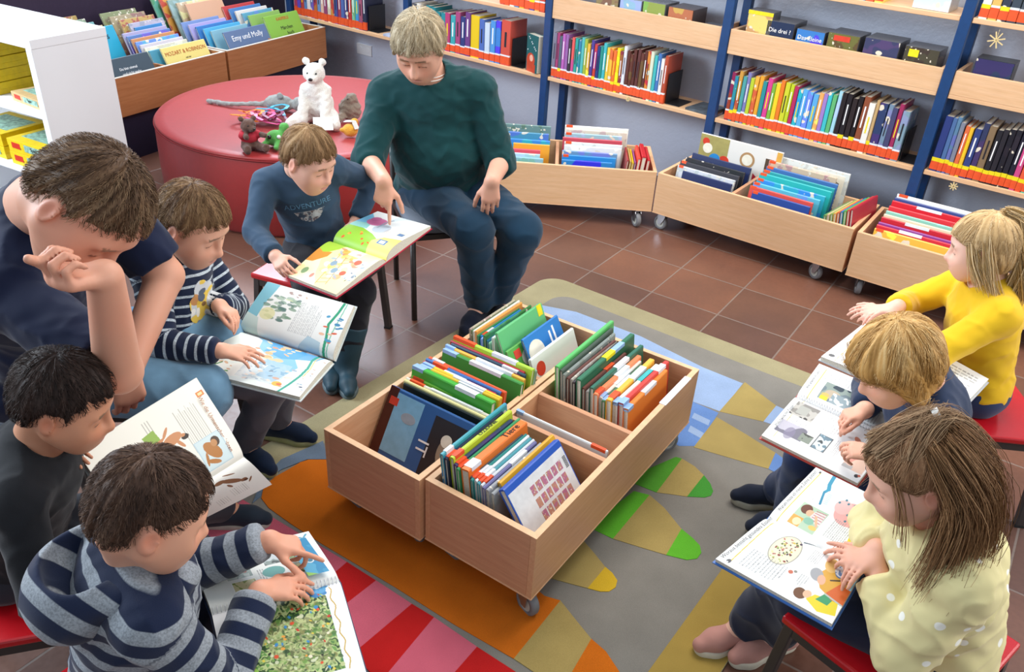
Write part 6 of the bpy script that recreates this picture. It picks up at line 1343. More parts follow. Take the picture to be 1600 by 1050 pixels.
# ---- boy in black sweatshirt
D_ = person('dark', 'boy in a plain black sweatshirt with dark hair, holding a big book about early humans', (.88, .12, -.46), (.15, 0, 1), .205, hx('c98f70'), (hx('120d0c'), hx('261b17'), hx('463630')), 'short',
    mat_cloth('black_sweat', hx('1d1e22'), mott=.15), mat_cloth('charcoal_trousers', hx('2a2c34')), .72, KA, KL,
    {'R': ((.9, .2, -.2), (-.2, -.4, 1), (.3, 1, 0), .130, REL, TH), 'L': ((.55, -.65, .45), (-.5, -.1, .8), (.5, .8, 0), .130, (.15, .2, .3, .4), (1.0, .2, .2))},
    {'toeR': (.95, -.2), 'toeL': (1, .05), 'len': .205, 'upper': mat_cloth('dark_canvas', hx('26303c')), 'sole': mat('pale_sole', hx('b8b4a8'), .6)},
    seed=17, neckhole=.055, collar=mat_cloth('white_rib', hx('c8c8c8')), lenk=.9, hairn=3200)
# ---- boy in striped hoodie
H_ = person('hood', 'boy in a navy and grey striped hooded jacket pointing at a page flap', (.78, .36, -.50), (.1, .1, 1), .21, hx('d9a084'), (hx('2a1d17'), hx('4e382c'), hx('7c6250')), 'short',
    mat_cloth('navy_grey_knit', hx('141f3a'), hx('8d939a'), duty=.50, amt=.5), mat_cloth('navy_trousers', hx('1c2438')), .74, KA, KL,
    {'R': ((.92, .35, -.15), (-.1, -.15, 1), (-.3, .9, 0), .130, (.3, .45, .5, .5), TH), 'L': ((.95, .1, -.25), (-.2, .1, 1), (.1, -1, 0), .130, (.10, .9, 1.1, 1.2), TH)},
    {'toeR': (.8, .4), 'toeL': (.8, .5), 'len': .205, 'upper': mat_cloth('dark_canvas2', hx('26303c')), 'sole': mat('pale_sole', hx('b8b4a8'), .6)},
    seed=19, neckhole=.058, sh_off=.017, folds=.005, shattr=lambda J: {'band': bandfn(J, .047, .72)}, lenk=.85, hairn=4200, shirt_name='hooded_jacket', collar=mat_cloth('white_cotton', hx('d8dadc')))
Jh, bh = H_[1], H_[2]; g = Grp(); N = Jh['N']; fr = nrm(V(.78, .40, 0)); sd_ = V(fr[1], -fr[0], 0)     # hood: fr forward, sd_ to his right
ring = [N+fr*(.085*math.cos(a))*(1.0 if math.cos(a) > 0 else 1.25)+sd_*(.092*math.sin(a))+V(0, 0, -.020+.030*(-math.cos(a))*.6) for a in np.linspace(-2.6, 2.6, 16)+PI]
for a, b in zip(ring[:-1], ring[1:]): g.cone(a, b, .026, .026, .02)
g.ell(N-fr*.105-V(0, 0, .045), (.105, .085, .080), np.stack([sd_, fr, V(0, 0, 1)], 1), .03)
g.sub(Ell(N-fr*.085+V(0, 0, .022), (.075, .062, .070), np.stack([sd_, fr, V(0, 0, 1)], 1)), .012); g.sub(Ell(N+V(0, 0, .03), (.060, .060, .06)), .01)
g.disp(fold(.003, 26, 4))
sculpt_obj('hood', g, .0035, mat_cloth('navy_grey_knit_hood', hx('141f3a'), hx('8d939a'), duty=.5, amt=.5), H_[5], 1, attrfn={'band': lambda v: ((v-N)@nrm(V(-.5, -.65, -.55)))/.052+.3}, world=bh)
# ---- girl in yellow
Y_ = person('yellow', 'girl in a bright yellow jumper with a blonde ponytail, seen from behind', (-.86, .38, -.34), (0, 0, 1), .20, hx('e6b8a4'), (hx('a07e50'), hx('cbaa7a'), hx('ecd8b2')), 'long',
    mat_cloth('yellow_jersey', hx('e0b41c'), weave=1100, amt=.15, mott=.06), mat_cloth('blue_leggings', hx('2a3a5c')), .74, KA, KL,
    {'L': ((-.9, .2, -.1), (0, -.4, 1), (0, 1, 0), .125, REL, TH), 'R': ((-.9, -.1, -.2), (0, .2, 1), (0, -1, 0), .125, REL, TH)},
    {'toeR': (-1, 0), 'toeL': (-1, -.1), 'len': .20, 'upper': mat_cloth('white_canvas', hx('b0b0b0')), 'sole': mat('pale_sole', hx('b8b4a8'), .6)},
    seed=23, neckhole=.05, sh_off=.014, hairn=3600, sleeve=.80, shirt_name='jumper')
# ---- blond child
L__ = person('blond', 'child with a blond bob and navy sweatshirt reading a ring-bound book', (-.78, -.12, -.60), (-.2, 0, 1), .205, hx('e0aa90'), (hx('86602f'), hx('bd9052'), hx('e6c68e')), 'bob',
    mat_cloth('navy_sweat', hx('1c2c48'), amt=.2), mat_cloth('navy_denim', hx('1b2a4a'), weave=900, mott=.2), .72, KA, KL,
    {'L': ((-.85, .45, -.10), (-.1, -.3, 1), (.1, 1, 0), .125, (.6, .9, 1.0, 1.0), (.5, .5, .4)), 'R': ((-.90, -.30, -.2), (-.1, .1, 1), (0, -1, 0), .125, (.55, .9, 1.0, 1.1), (.4, .4, .4))},
    {'toeR': (-.95, -.25), 'toeL': (-1, .05), 'len': .20, 'upper': mat_cloth('dark_navy_canvas', hx('1a2234')), 'sole': mat('offwhite_sole', hx('a8a698'), .6), 'groundL': .009, 'groundR': .009},
    seed=29, neckhole=.052, collar=mat_cloth('navy_rib2', hx('1c2c48')), hairn=4500, lenk=1.0, thick=1.0)
# ---- girl in dotted pale yellow
C_ = person('cream', 'girl in a pale yellow jumper with white dots and long brown hair, reading about teeth', (-.84, .06, -.52), (-.1, 0, 1), .205, hx('e0ac94'), (hx('583f2a'), hx('90694a'), hx('c49e78')), 'long',
    mat_cloth('cream_dotted', hx('dccf98'), weave=1000, amt=.15, mott=.05, dots=(19, .17, hx('f4f2e6'))), mat_cloth('dark_leggings', hx('1e2438')), .76, (.040, .034, .023), KL,
    {'L': ((-.80, .58, -.10), (-.1, -.2, 1), (.2, 1, 0), .125, (.2, .4, .5, .6), TH), 'R': ((-.80, -.40, -.25), (-.1, .2, 1), (0, -1, 0), .125, (.3, .4, .5, .6), TH)},
    {'toeR': (-.95, -.3), 'toeL': (-.95, -.45), 'len': .20, 'upper': mat_cloth('dusty_pink_canvas', hx('b88478')), 'sole': mat('cream_sole', hx('cfc6b2'), .6), 'lace': mat('pink_lace', hx('b08076')), 'hi': .12},
    seed=31, neckhole=.052, sh_off=.022, folds=.006, hairn=4200, sleeve=.86, shirt_name='jumper')
# hair tails
def HT(P_): C, B = P_[3], P_[4]; return lambda x, y, z, hs=.205: C+B@(V(x, y, z)*hs)
T = HT(Y_); tie = T(.1, -.52, .36)
locks(Y_[0], Y_[2], [[T(0, -.35, .5), tie, tie+V(.035, -.01, -.02), tie+V(.055, -.02, -.09), tie+V(.05, -.03, -.17), tie+V(.03, -.04, -.25)], [T(.2, -.3, .42), tie, tie+V(.02, -.03, -.05), tie+V(.03, -.05, -.13), tie+V(.02, -.05, -.22)], [tie, tie+V(.05, .01, -.04), tie+V(.07, 0, -.14), tie+V(.06, -.01, -.26)]], (hx('a8854f'), hx('cdae7c'), hx('ecd9b4')), n=230, w=.0010, spread=.011, name='ponytail')
locks(Y_[0], Y_[2], [[T(-.25, -.1, .35), T(-.36, -.08, .1), T(-.40, -.1, -.2), T(-.42, -.12, -.5), T(-.38, -.2, -.8)], [T(-.3, .1, .2), T(-.37, .08, -.1), T(-.38, 0, -.45)], [T(.0, -.45, .1), T(-.1, -.5, -.2), T(-.15, -.52, -.55), T(-.1, -.5, -.85)]], (hx('a8854f'), hx('cdae7c'), hx('ecd9b4')), n=110, w=.0009, spread=.010, name='loose_hair')
MB().disc(tuple(tie-Y_[2]), tuple(nrm(V(.5, 0, -.3))), .016, .012, 16).build('hair_tie', mat('pale_tie', hx('c8b8a8')), Y_[0])
T = HT(C_); cols = (hx('503724'), hx('84603f'), hx('b89068')); tie = T(0, -.34, .53); Z_ = lambda p, dz, o=(0, 0): p+V(o[0], o[1], -dz)
P1 = []
for x, y, L_k, ox, oy in ((-.38, -.24, .18, 0, -.01), (-.30, -.40, .20, .015, -.01), (-.16, -.48, .20, .03, 0), (.0, -.50, .20, .04, .01), (.16, -.48, .19, .035, .02), (.30, -.38, .17, .02, .03), (.37, -.22, .15, .0, .03)):
    s0 = T(x*.6, y*.85, .40); s1 = T(x*1.10, y*1.06, .08); s2 = T(x*1.13, y*1.10, -.18)
    P1.append([s0, s1, s2, Z_(s2, L_k*.35, (ox*.6, oy*.6)), Z_(s2, L_k*.7, (ox*1.2, oy)), Z_(s2, L_k, (ox*.6-.012, oy*1.3))])
locks(C_[0], C_[2], P1, cols, n=850, w=.00055, spread=.017, name='long_hair', seed=8)
locks(C_[0], C_[2], [[T(.15, .20, .42), T(.36, .10, .15), T(.40, -.05, -.1), Z_(T(.40, -.1, -.1), .07, (-.01, .01)), Z_(T(.38, -.1, -.1), .12, (-.03, .02))], [T(-.12, .22, .44), tie, T(0, -.5, .35), T(0, -.58, .05), T(0, -.6, -.2)], [T(.12, .22, .44), tie, T(.05, -.5, .35), T(.08, -.58, 0)], [T(0, .3, .4), T(0, 0, .52), tie], [T(-.26, .0, .38), T(-.1, -.2, .5), tie], [T(.26, .0, .38), T(.1, -.2, .5), tie]], (hx('5f4631'), hx('97785a'), hx('c4a682')), n=300, w=.00055, spread=.011, name='half_up_hair', seed=9)
locks(C_[0], C_[2], [[T(-.26, .18, .30), T(-.36, .20, .05), T(-.38, .26, -.2), T(-.36, .33, -.42)]], cols, n=24, w=.0007, spread=.010, name='loose_hair', seed=10)
MB().disc(tuple(tie+C_[4][:, 2]*.008-C_[2]), tuple(C_[4][:, 1]), .011, .012, 16).build('hair_tie', mat('white_tie', hx('d8d8d4')), C_[0])
# ------------------------------------------------------------------ open books: printed pages are fine painted grids
PAGEM = mat_attr('printed_page', 'print', .42, .35)
def page(root, A, B_, Cc, D, cv, bulge=.012, name='page', under=.012, curl=0, nsign=1, rowflip=False):
    """A,B on the spine, C beyond A, D beyond B; canvas u: spine->outer, v: A->B"""
    A, B_, Cc, D = [np.array(x, float) for x in (A, B_, Cc, D)]; h, w = cv.a.shape[:2]
    u = (np.arange(w)/(w-1))[None, :]; v = (np.arange(h)/(h-1))[:, None]
    nrmv = np.cross(Cc-A, B_-A); nrmv = nrm(nrmv); nrmv = nrmv if nrmv[2] > 0 else -nrmv
    P = (A+(B_-A)*v[..., None])*(1-u[..., None])+(Cc+(D-Cc)*v[..., None])*u[..., None]
    bz = bulge*np.sin(PI*np.clip(u, 0, 1)**.55)*(1-.35*u)-.010*np.exp(-u*22)+curl*u**3
    P = P+nrmv*bz[..., None]
    verts = P.reshape(-1, 3); i = np.arange(w*h).reshape(h, w); q = np.stack([i[:-1, :-1], i[:-1, 1:], i[1:, 1:], i[1:, :-1]], -1).reshape(-1, 4)
    base = np.array(root.location)
    big_mesh(name, verts-base, q, PAGEM, root, None, {'print': cv.a.reshape(-1, 3)})
    # the block of leaves below, down to the cover board
    k = 24; uu = np.linspace(0, 1, k); top = []
    for uv in uu:
        b_ = bulge*math.sin(PI*uv**.55)*(1-.35*uv)-.010*math.exp(-uv*22)+curl*uv**3-.0006
        for vv in (0, 1): top.append((A+(B_-A)*vv)*(1-uv)+(Cc+(D-Cc)*vv)*uv+nrmv*b_)
    top = np.array(top); low = []
    for uv in uu:
        for vv in (0, 1): low.append((A+(B_-A)*vv)*(1-uv*.995)+(Cc+(D-Cc)*vv)*uv*.995-nrmv*(.0115 if uv > .02 else .012))
    low = np.array(low); mb = MB(); vs = [tuple(p-base) for p in top]+[tuple(p-base) for p in low]; n = 2*k; fs = []
    for j in range(k-1):
        a = 2*j; fs += [(a, a+1, a+3, a+2), (n+a, n+a+2, n+a+3, n+a+1), (a, a+2, n+a+2, n+a), (a+1, n+a+1, n+a+3, a+3)]
    fs += [(0, n, n+1, 1), (n-2, n-1, 2*n-1, 2*n-2)]; mb.add(vs, fs); mb.build('page_block', PAGES, root)
    return nrmv, P
def openbook(key, label, cvL, cvR, cover, bulge=(.012, .012), spiral=False, curls=(0, 0)):
    A, B_, c1_, d1_, c2_, d2_ = [np.array(x) for x in QUAD[key]]; c = (A+B_)/2
    r = thing('open_book', label, 'book', tuple(c)); base = c
    n1, P1_ = page(r, A, B_, c1_, d1_, cvL, bulge[0], curl=curls[0]); n2, P2_ = page(r, A, B_, c2_, d2_, cvR, bulge[1], curl=curls[1])
    sv = nrm(B_-A); mb = MB()
    for (C_1, D_1, nn) in ((c1_, d1_, n1), (c2_, d2_, n2)):
        o1 = nrm(C_1-A); ov = .004
        quad = [A-sv*ov, B_+sv*ov, D_1+nrm(D_1-B_)*ov+sv*ov, C_1+o1*ov-sv*ov]
        vs = [tuple(p-nn*.0122-base) for p in quad]+[tuple(p-nn*.0150-base) for p in quad]
        mb.add(vs, [(0, 1, 2, 3), (7, 6, 5, 4), (0, 4, 5, 1), (1, 5, 6, 2), (2, 6, 7, 3), (3, 7, 4, 0)])
    mb.build('cover', cover, r)
    if spiral:
        mb = MB(); L = np.linalg.norm(B_-A); nn = nrm(n1+n2); k = int(L/.0075); s2 = nrm(np.cross(sv, nn))
        for i in range(k):
            p = A+sv*(i+.5)*.0075+nn*.001; mb.tube([tuple(p+(s2*math.cos(t)+nn*math.sin(t))*.0075-base) for t in np.linspace(0, 2*PI, 13)], .0008, 5, cap=False)
        mb.build('ring_binding', mat('white_wire', hx('d8dade'), .35), r, sm=True)
    return r
def onpage(r, key, side, txt, u, v, size, m, along='spine', flip=1):
    """real lettering on a page.  runs along the spine direction"""
    A, B_, c1_, d1_, c2_, d2_ = [np.array(x) for x in QUAD[key]]; C1, D1 = (c1_, d1_) if side == 0 else (c2_, d2_)
    p = (A+(B_-A)*v)*(1-u)+(C1+(D1-C1)*v)*u; nn = nrm(np.cross(C1-A, B_-A)); nn = nn if nn[2] > 0 else -nn
    x = nrm(B_-A)*flip if along == 'spine' else nrm(C1-A)*flip; y = np.cross(nn, x); b = .011*math.sin(PI*u**.55)*(1-.35*u)+.0022
    M = frame(tuple(p+nn*b-np.array(r.location)), tuple(x), tuple(y)); text_mesh('heading', txt, size, m, r, M, ext=.0001)
# 1 picture book with the ladybirds (left page: cream scene, right page: green to sky)
def cv_lady():
    a = Cv(230, 200, 'f3efd9'); a.noise(0, 0, 1, 1, ['f3efd9', 'f2e9bb', 'efe2a0', 'f0e6b4'], 4, 2)
    a.poly([(0, 0), (.42, 0), (.36, .18), (.2, .30), (0, .34)], '9fc23e'); a.poly([(.30, 0), (.62, 0), (.60, .12), (.42, .26), (.30, .26), (.36, .12)], 'cf8a3a')
    a.ell(.80, .16, .07, .05, '7fa06a'); a.ell(.84, .34, .05, .03, 'c08070')
    for i in range(8): a.line([(.92-i*.09, .52+i*.004), (.86-i*.09, .66)], .006, 'b08040')
    a.line([(.95, .52), (.25, .40)], .006, 'b08040'); a.line([(.9, .68), (.25, .52)], .006, 'b08040')
    a.blobs(.15, .35, .75, .8, 34, ['e08a58', 'f0c060', 'e8a040', 'f4d890', '8aa0b0', 'd8604a', 'f0e0c0', 'c0d0d8'], .02, .07, 4, .8)
    a.ell(.50, .46, .06, .05, '8098a8'); a.ell(.62, .58, .06, .05, '8098a8'); a.ell(.62, .74, .05, .05, 'e0502c'); a.ell(.34, .78, .06, .055, 'd8502c'); a.ell(.20, .66, .05, .04, 'e89a60'); a.blobs(.3, .85, .8, .97, 12, ['6a7888', '404040', '90a0a8'], .008, .03, 6); a.noise(.02, .5, .25, .72, ['c8b8b0', 'e8e0d8', 'a8a0a0'], 20, 3, .7)
    b = Cv(240, 200, 'dfeaf0'); b.noise(0, 0, 1, 1, ['dfeaf0', 'e8f0f2', 'd4e6ee'], 3, 5)
    b.poly([(0, 0), (.36, 0), (.40, .2), (.30, .5), (.16, .75), (0, .8)], '8fbf3f'); b.poly([(.36, 0), (.62, 0), (.58, .25), (.38, .32)], '92cdc8'); b.poly([(.5, 0), (.9, 0), (.72, .18), (.56, .2)], '78bfe4')
    b.poly([(0, .62), (.16, .6), (.30, .72), (.36, 1), (0, 1)], 'ecd27a'); b.ell(.66, .28, .14, .16, 'd878a8'); b.ell(.74, .20, .08, .08, 'c86a9c'); b.ell(.50, .5, .15, .13, 'a8b8c8', .8); b.line([(.5, .42), (.72, .40), (.84, .44)], .015, '98a8b8')
    for k in range(9): b.line([(.30+k*.03, .62), (.30+k*.03, .68)], .004, 'b08040')
    b.rect(.28, .60, .58, .605, 'b08040'); b.rect(.14, .70, .24, .85, '5878a0'); b.rect(.16, .73, .22, .82, 'c8d8e0'); b.rect(.38, .78, .58, .96, 'e8e4d0'); b.rect(.44, .82, .52, .92, '6888b0'); b.blobs(.05, .1, .3, .6, 9, ['d86030', 'e0a040'], .01, .03, 8)
    return a, b
a, b = cv_lady(); ob = openbook('ladybird', 'large open picture book on the lap of the boy in the blue sweatshirt', a, b, mat('red_cover', hx('a81c38'), .35), (.016, .030))
# 2 map book
def cv_map():
    a = Cv(330, 260, 'eef2ee'); a.noise(0, 0, 1, 1, ['eef2ee', 'e6eee8', 'f2f2ea'], 3, 1)
    a.poly([(.0, .18), (.10, .30), (.28, .34), (.40, .5), (.62, .42), (.55, .55), (.80, .52), (.85, .70), (.45, .80), (.30, .72), (.12, .78), (0, .70)], '6fb6dc', .9); a.poly([(0, .3), (.15, .42), (.3, .4), (.36, .6), (.2, .9), (0, .95)], '4a9fd8', .9)
    a.blobs(.05, .32, .45, .72, 26, ['e8b070', 'f0c898', 'd88a50', 'eed8b0'], .012, .05, 3); a.noise(.45, .35, .9, .75, ['e8eef0', 'b8ccd8', 'c8d4d8', '90a8b8'], 22, 4, .55); a.blobs(.5, .4, .92, .8, 22, ['d8d0c0', '9ab0c0', '788898', 'e8d8c8', 'd0a890'], .01, .035, 5)
    a.line([(0, .88), (.2, .86), (.4, .88), (.6, .87), (.8, .84), (1, .80)], .012, '30a088'); a.line([(0, .905), (.2, .885), (.4, .905), (.6, .895)], .005, 'e0c860'); a.ell(.86, .74, .05, .045, 'f0b840'); a.ell(.86, .76, .025, .025, 'e07038'); a.blobs(.55, .06, .9, .28, 9, ['e0b898', 'a8b0a0', 'c8a080', '6a9a50'], .01, .035, 9); a.line([(.72, .16), (.84, .10), (.94, .14)], .008, '3f7f3a')
    a.blobs(.1, .9, .9, .98, 12, ['c8b0a0', '90a8b8', '607080'], .006, .02, 12)
    b = Cv(330, 260, 'f3f4f0'); b.poly([(.3, 0), (1, 0), (1, .16), (.6, .12), (.3, .12)], '86c4d4'); b.poly([(0, 0), (.35, 0), (.3, .14), (0, .2)], 'cfe2dc'); b.blobs(.35, .14, .8, .46, 46, ['7a9a80', '6a8a78', '8fb09a', '5e8078', 'a8c0a8', 'd8e0b0'], .015, .05, 2, .8); b.ell(.42, .2, .12, .08, 'e8e4a8', .8)
    b.text(.22, .48, .82, .74, 15, 'a8a8aa'); b.line([(0, .90), (.3, .88), (.55, .84), (.8, .88), (1, .90)], .014, '38a47c'); b.line([(0, .93), (.4, .91), (1, .93)], .006, '8cc8b0'); b.blobs(.1, .8, .85, .98, 14, ['4a90b8', 'e06848', '8a6a60', 'f0c0a0', '50a0c8'], .01, .035, 6); b.blobs(.86, .3, .96, .5, 5, ['b8a098', 'e0c8b0'], .01, .03, 7); b.poly([(0, .62), (.25, .7), (.2, .84), (0, .86)], '9cc4d8', .7)
    return a, b
a, b = cv_map(); openbook('map', 'open picture map book held by the boy in the thin-striped top', a, b, mat('white_cover_board', hx('d4dcdc'), .35), (.008, .014))
# 3 early humans
def cv_hum():
    a = Cv(330, 320, 'efece0'); a.text(.30, .05, .98, .11, 2, '77736a') if False else None
    for i in range(11): a.line([(.30+.0*i, .14+i*.017), (.78+.03*math.sin(i*2), .14+i*.017)], .0022, '8a867e', .7)
    for i in range(8): a.line([(.36, .62+i*.022), (.62, .62+i*.022)], .0022, '8a867e', .7)
    for i in range(8): a.line([(.08, .66+i*.022), (.30, .66+i*.022)], .0022, '8a867e', .7)
    for i in range(3): a.line([(.60, .50+i*.022), (.88, .50+i*.022)], .0022, '8a867e', .7)
    a.rect(.80, .02, .86, .08, 'd8803a'); a.rect(.815, .03, .845, .07, 'efd8a0')
    a.rect(.06, .08, .40, .31, 'b9cfd8'); a.rect(.07, .09, .39, .30, 'cfe0e2'); sk_ = 'b5793f'
    a.ell(.24, .20, .11, .050, sk_, rot=.3); a.ell(.13, .23, .06, .022, sk_, rot=.9); a.ell(.31, .15, .055, .035, '4a3424'); a.ell(.30, .165, .04, .026, 'c08a58'); a.ell(.18, .27, .07, .012, sk_, rot=-.2)
    a.poly([(.52, .48), (.76, .50), (.74, .60), (.54, .58)], '8fb04a'); sk_ = 'c98a5c'
    a.ell(.56, .42, .055, .085, sk_, rot=.35); a.ell(.50, .50, .02, .06, sk_, rot=-.5); a.ell(.60, .52, .02, .06, sk_, rot=.4); a.ell(.48, .38, .06, .015, sk_, rot=.3); a.ell(.52, .325, .030, .030, '2a1c14'); a.ell(.545, .335, .018, .02, sk_); a.ell(.66, .44, .06, .014, sk_, rot=-.6); a.ell(.38, .44, .035, .033, '241a14')
    a.blobs(.04, .80, .2, .95, 8, ['8a9a50', 'b08a50', '6a7a40'], .02, .05, 3)
    b = Cv(260, 320, 'f2f1ea'); br = '8a6248'
    for (x, y, rx, ry, ro) in ((.30, .22, .16, .035, -.5), (.44, .14, .05, .028, 0), (.18, .30, .05, .045, .3), (.16, .38, .08, .012, .6), (.40, .26, .07, .012, -.2), (.52, .10, .07, .010, .4), (.12, .20, .07, .011, -.9)): b.ell(x, y, rx, ry, br, rot=ro)
    b.ell(.47, .13, .03, .02, '5a3c2c')
    for i in range(8): b.line([(.52+.0*i, .16+i*.018), (.78, .16+i*.018)], .002, '9a9890', .6)
    for i in range(6): b.line([(.64, .34+i*.018), (.86, .34+i*.018)], .002, '9a9890', .6)
    return a, b
a, b = cv_hum(); r3 = openbook('humans', 'big open non-fiction book about early humans held by the boy in black', a, b, mat('grey_cover_board', hx('b8c4c4'), .35), (.012, .010))
onpage(r3, 'humans', 0, 'Wie die Urmenschen lebten', .46, .075, .014, mat('heading_brown', hx('a8683c'), .5), along='out', flip=-1)
# 4 jungle lift-the-flap
def cv_jun():
    a = Cv(240, 300, 'eef0ea'); 
    for (x0, y0, x1, y1, cs, sd) in ((.62, .18, .80, .36, ['4f7a38', '86a860', '2f5028', 'b0c080'], 1), (.40, .20, .58, .40, ['7a9a90', 'c8d0c8', '98a8a0', 'a04a38'], 2), (.16, .22, .34, .40, ['b8b070', 'd8d0a0', '8a9a50'], 3), (.52, .52, .78, .70, ['607060', 'c8d0d0', '8a9890', '404840'], 4), (.54, .71, .80, .90, ['6a8a40', '3f6a2c', '98b060', 'c8c880'], 5), (.24, .68, .46, .86, ['e0c868', 'c8a848', '8a7a48', 'f0e8a8'], 6)): a.rect(x0-.008, y0-.006, x1+.008, y1+.006, 'fafaf6'); a.noise(x0, y0, x1, y1, cs, 26, sd)
    a.ell(.88, .45, .045, .11, '8a3018', rot=0); a.ell(.88, .45, .03, .08, 'a84424'); a.text(.86, .06, .97, .36, 7, '909090'); a.text(.62, .38, .80, .50, 4); a.text(.10, .44, .5, .50, 3); a.ell(.38, .56, .10, .09, '58a098'); a.text(.84, .62, .95, .95, 6, '909090')
    a.line([(.93, .88), (.88, .92), (.95, .96)], .010, '3a88a0')
    b = Cv(300, 300, 'eeeff0'); b.noise(.04, .18, .86, .86, ['3f6a34', '5a8444', '8aa85c', '2c4c2a', 'b8c888', '6a9a50', '4a7a58'], 30, 7); b.noise(.3, .35, .8, .8, ['5a7a48', 'c8c890', '8a8a58', 'a8b880'], 44, 8, .5)
    b.blobs(.05, .19, .85, .85, 420, ['3a5c30', '6f9a48', 'a8c078', '2c4a2a', 'c4cc90', '527a3c', '8a8a50', 'd8dcb8'], .004, .022, 14, .85); b.blobs(.08, .22, .84, .84, 60, ['d8502c', 'e8a040', '3a88c0', 'c83828', 'e8e0c0', '2a2a20', 'e0c848'], .006, .018, 4); b.poly([(.04, .86), (.04, .74), (.10, .82), (.2, .90)], 'eeeff0'); b.blobs(.0, .70, .12, .86, 8, ['3a80b8', '4a98c8'], .02, .05, 2); b.blobs(.4, .14, .7, .22, 14, ['7ac040', '98c858'], .015, .04, 5); b.blobs(.6, .12, .86, .2, 5, ['c0683c', 'e08848'], .02, .04, 5)
    b.line([(.06+i*.03, .90+.012*math.sin(i*1.1)) for i in range(28)], .005, 'c8a850'); b.text(.5, .2, .95, .26, 2, '8a8a90') if False else None
    b.text(.88, .22, .96, .85, 3, '888890'); b.ell(.60, .10, .02, .03, '404048')
    return a, b
# page 1 (upper) runs from the spine towards the boy's far side
a, b = cv_jun(); r4 = openbook('jungle', 'open ring-bound jungle book with flaps held by the boy in the hooded jacket', a, b, mat('navy_cover_board', hx('203050'), .35), (.006, .006), spiral=True)
QJ = [np.array(x) for x in QUAD['jungle']]; A4, B4, c4, d4 = QJ[:4]
def pj(u, v, up=0): return (A4+(B4-A4)*v)*(1-u)+(c4+(d4-c4)*v)*u+V(0, 0, .010+up)
cvf = Cv(70, 110, '4a9cc4'); cvf.noise(0, 0, 1, 1, ['4a9cc4', '3f90bc', '58a8cc'], 4, 2); cvf.ell(.5, .4, .2, .08, 'd8e4e8'); cvf.ell(.5, .4, .14, .055, '4a8098'); cvf.rect(.42, .5, .58, .72, 'e8f0f2'); cvf.poly([(0, 0), (.5, 0), (0, .12)], '8fc060')
fa, fb, fc, fd = pj(.10, .78, .004), pj(.10, .95, .004), pj(.66, .74, .024), pj(.66, .90, .026)
hh, ww = cvf.a.shape[:2]; uu = (np.arange(ww)/(ww-1))[None, :, None]; vv = (np.arange(hh)/(hh-1))[:, None, None]; PF = (fa+(fb-fa)*uu)*(1-vv)+(fc+(fd-fc)*uu)*vv
ii = np.arange(ww*hh).reshape(hh, ww); big_mesh('lift_flap', PF.reshape(-1, 3)-np.array(r4.location), np.stack([ii[:-1, :-1], ii[:-1, 1:], ii[1:, 1:], ii[1:, :-1]], -1).reshape(-1, 4), PAGEM, r4, None, {'print': cvf.a.reshape(-1, 3)})
# 5 the book of the girl in yellow
a = Cv(170, 170, 'eff0ee'); a.line([(.86, .06), (.80, .98)], .005, 'd8c050'); a.text(.2, .1, .7, .6, 9); a.ell(.90, .90, .05, .03, '606060'); a.noise(.3, .70, .7, .95, ['e8603a', 'f0b040', 'd84028'], 20, 3); b = Cv(120, 120, 'eff0ee'); b.text(.1, .1, .9, .9, 14)
openbook('far', 'open book on the lap of the girl in the bright yellow jumper', a, b, mat('pale_cover_board', hx('c8ccd0'), .35), (.008, .008))
# 6 ring-bound book of the blond child
def cv_sp():
    a = Cv(230, 300, 'f0f0ee'); a.line([(.04, .10), (.92, .10)], .0045, 'd6c24e'); a.ell(.90, .95, .03, .02, '303038'); a.ell(.88, .97, .02, .015, 'c85a40')
    a.noise(.10, .06, .40, .30, ['4a4848', '8a8680', 'b8b4ac', '2c2a2c'], 24, 3); a.rect(.16, .11, .34, .22, 'a8a8a0'); a.text(.46, .05, .80, .30, 10, '8a8a8c'); a.noise(.55, .06, .80, .34, ['9a94a0', '6a6878', 'b8b4c0', '807c8c'], 9, 4); a.noise(.62, .30, .78, .42, ['46504a', '7a8478', '2c3430'], 26, 9); a.ell(.74, .20, .12, .05, '77708a', .8)
    a.rect(.50, .44, .80, .58, '4a4c50'); a.noise(.51, .45, .79, .57, ['8fb4c8', '5a7888', 'c8d4d8', '2c3840'], 26, 5); a.text(.10, .40, .44, .60, 7, '8a8a8c'); a.text(.48, .62, .78, .70, 5, '8a8a8c')
    a.blobs(.30, .74, .60, .90, 12, ['1e1e24', 'e0b898', '2a2a30', 'd08870'], .02, .05, 3); a.noise(.55, .78, .85, .98, ['e8a088', 'd8806a', 'e8c0a8', 'b0b0b0'], 14, 6, .9); a.rect(.2, .3, .40, .48, 'e2e2dc')
    b = Cv(220, 300, 'f0f0ee'); b.line([(.12, .04), (.12, .2)], .0, 'd6c24e'); b.line([(.20, .035), (.95, .035)], .0045, 'd6c24e') if False else None
    b.line([(.04, .10), (.92, .10)], .005, 'd6c24e'); b.noise(.14, .18, .62, .52, ['4a5a68', '6a7a80', '8a9890', '30404c'], 10, 3); b.ell(.34, .30, .12, .08, 'b8a890'); b.ell(.28, .24, .05, .04, 'c8b060'); b.rect(.14, .20, .24, .28, 'e8c820'); b.noise(.14, .30, .40, .52, ['c8d0d0', '8a9aa0', 'e8ece8'], 22, 7); b.text(.66, .14, .90, .5, 12, '8a8a8c'); b.text(.1, .56, .5, .8, 9, '8a8a8c'); b.blobs(.6, .55, .9, .7, 12, ['c86a58', 'e8e0d8', '9a8a88', 'e0b8a8'], .01, .035, 3); b.blobs(.5, .72, .85, .95, 14, ['1c1c22', 'e0b090', '26262c'], .02, .05, 4)
    return a, b
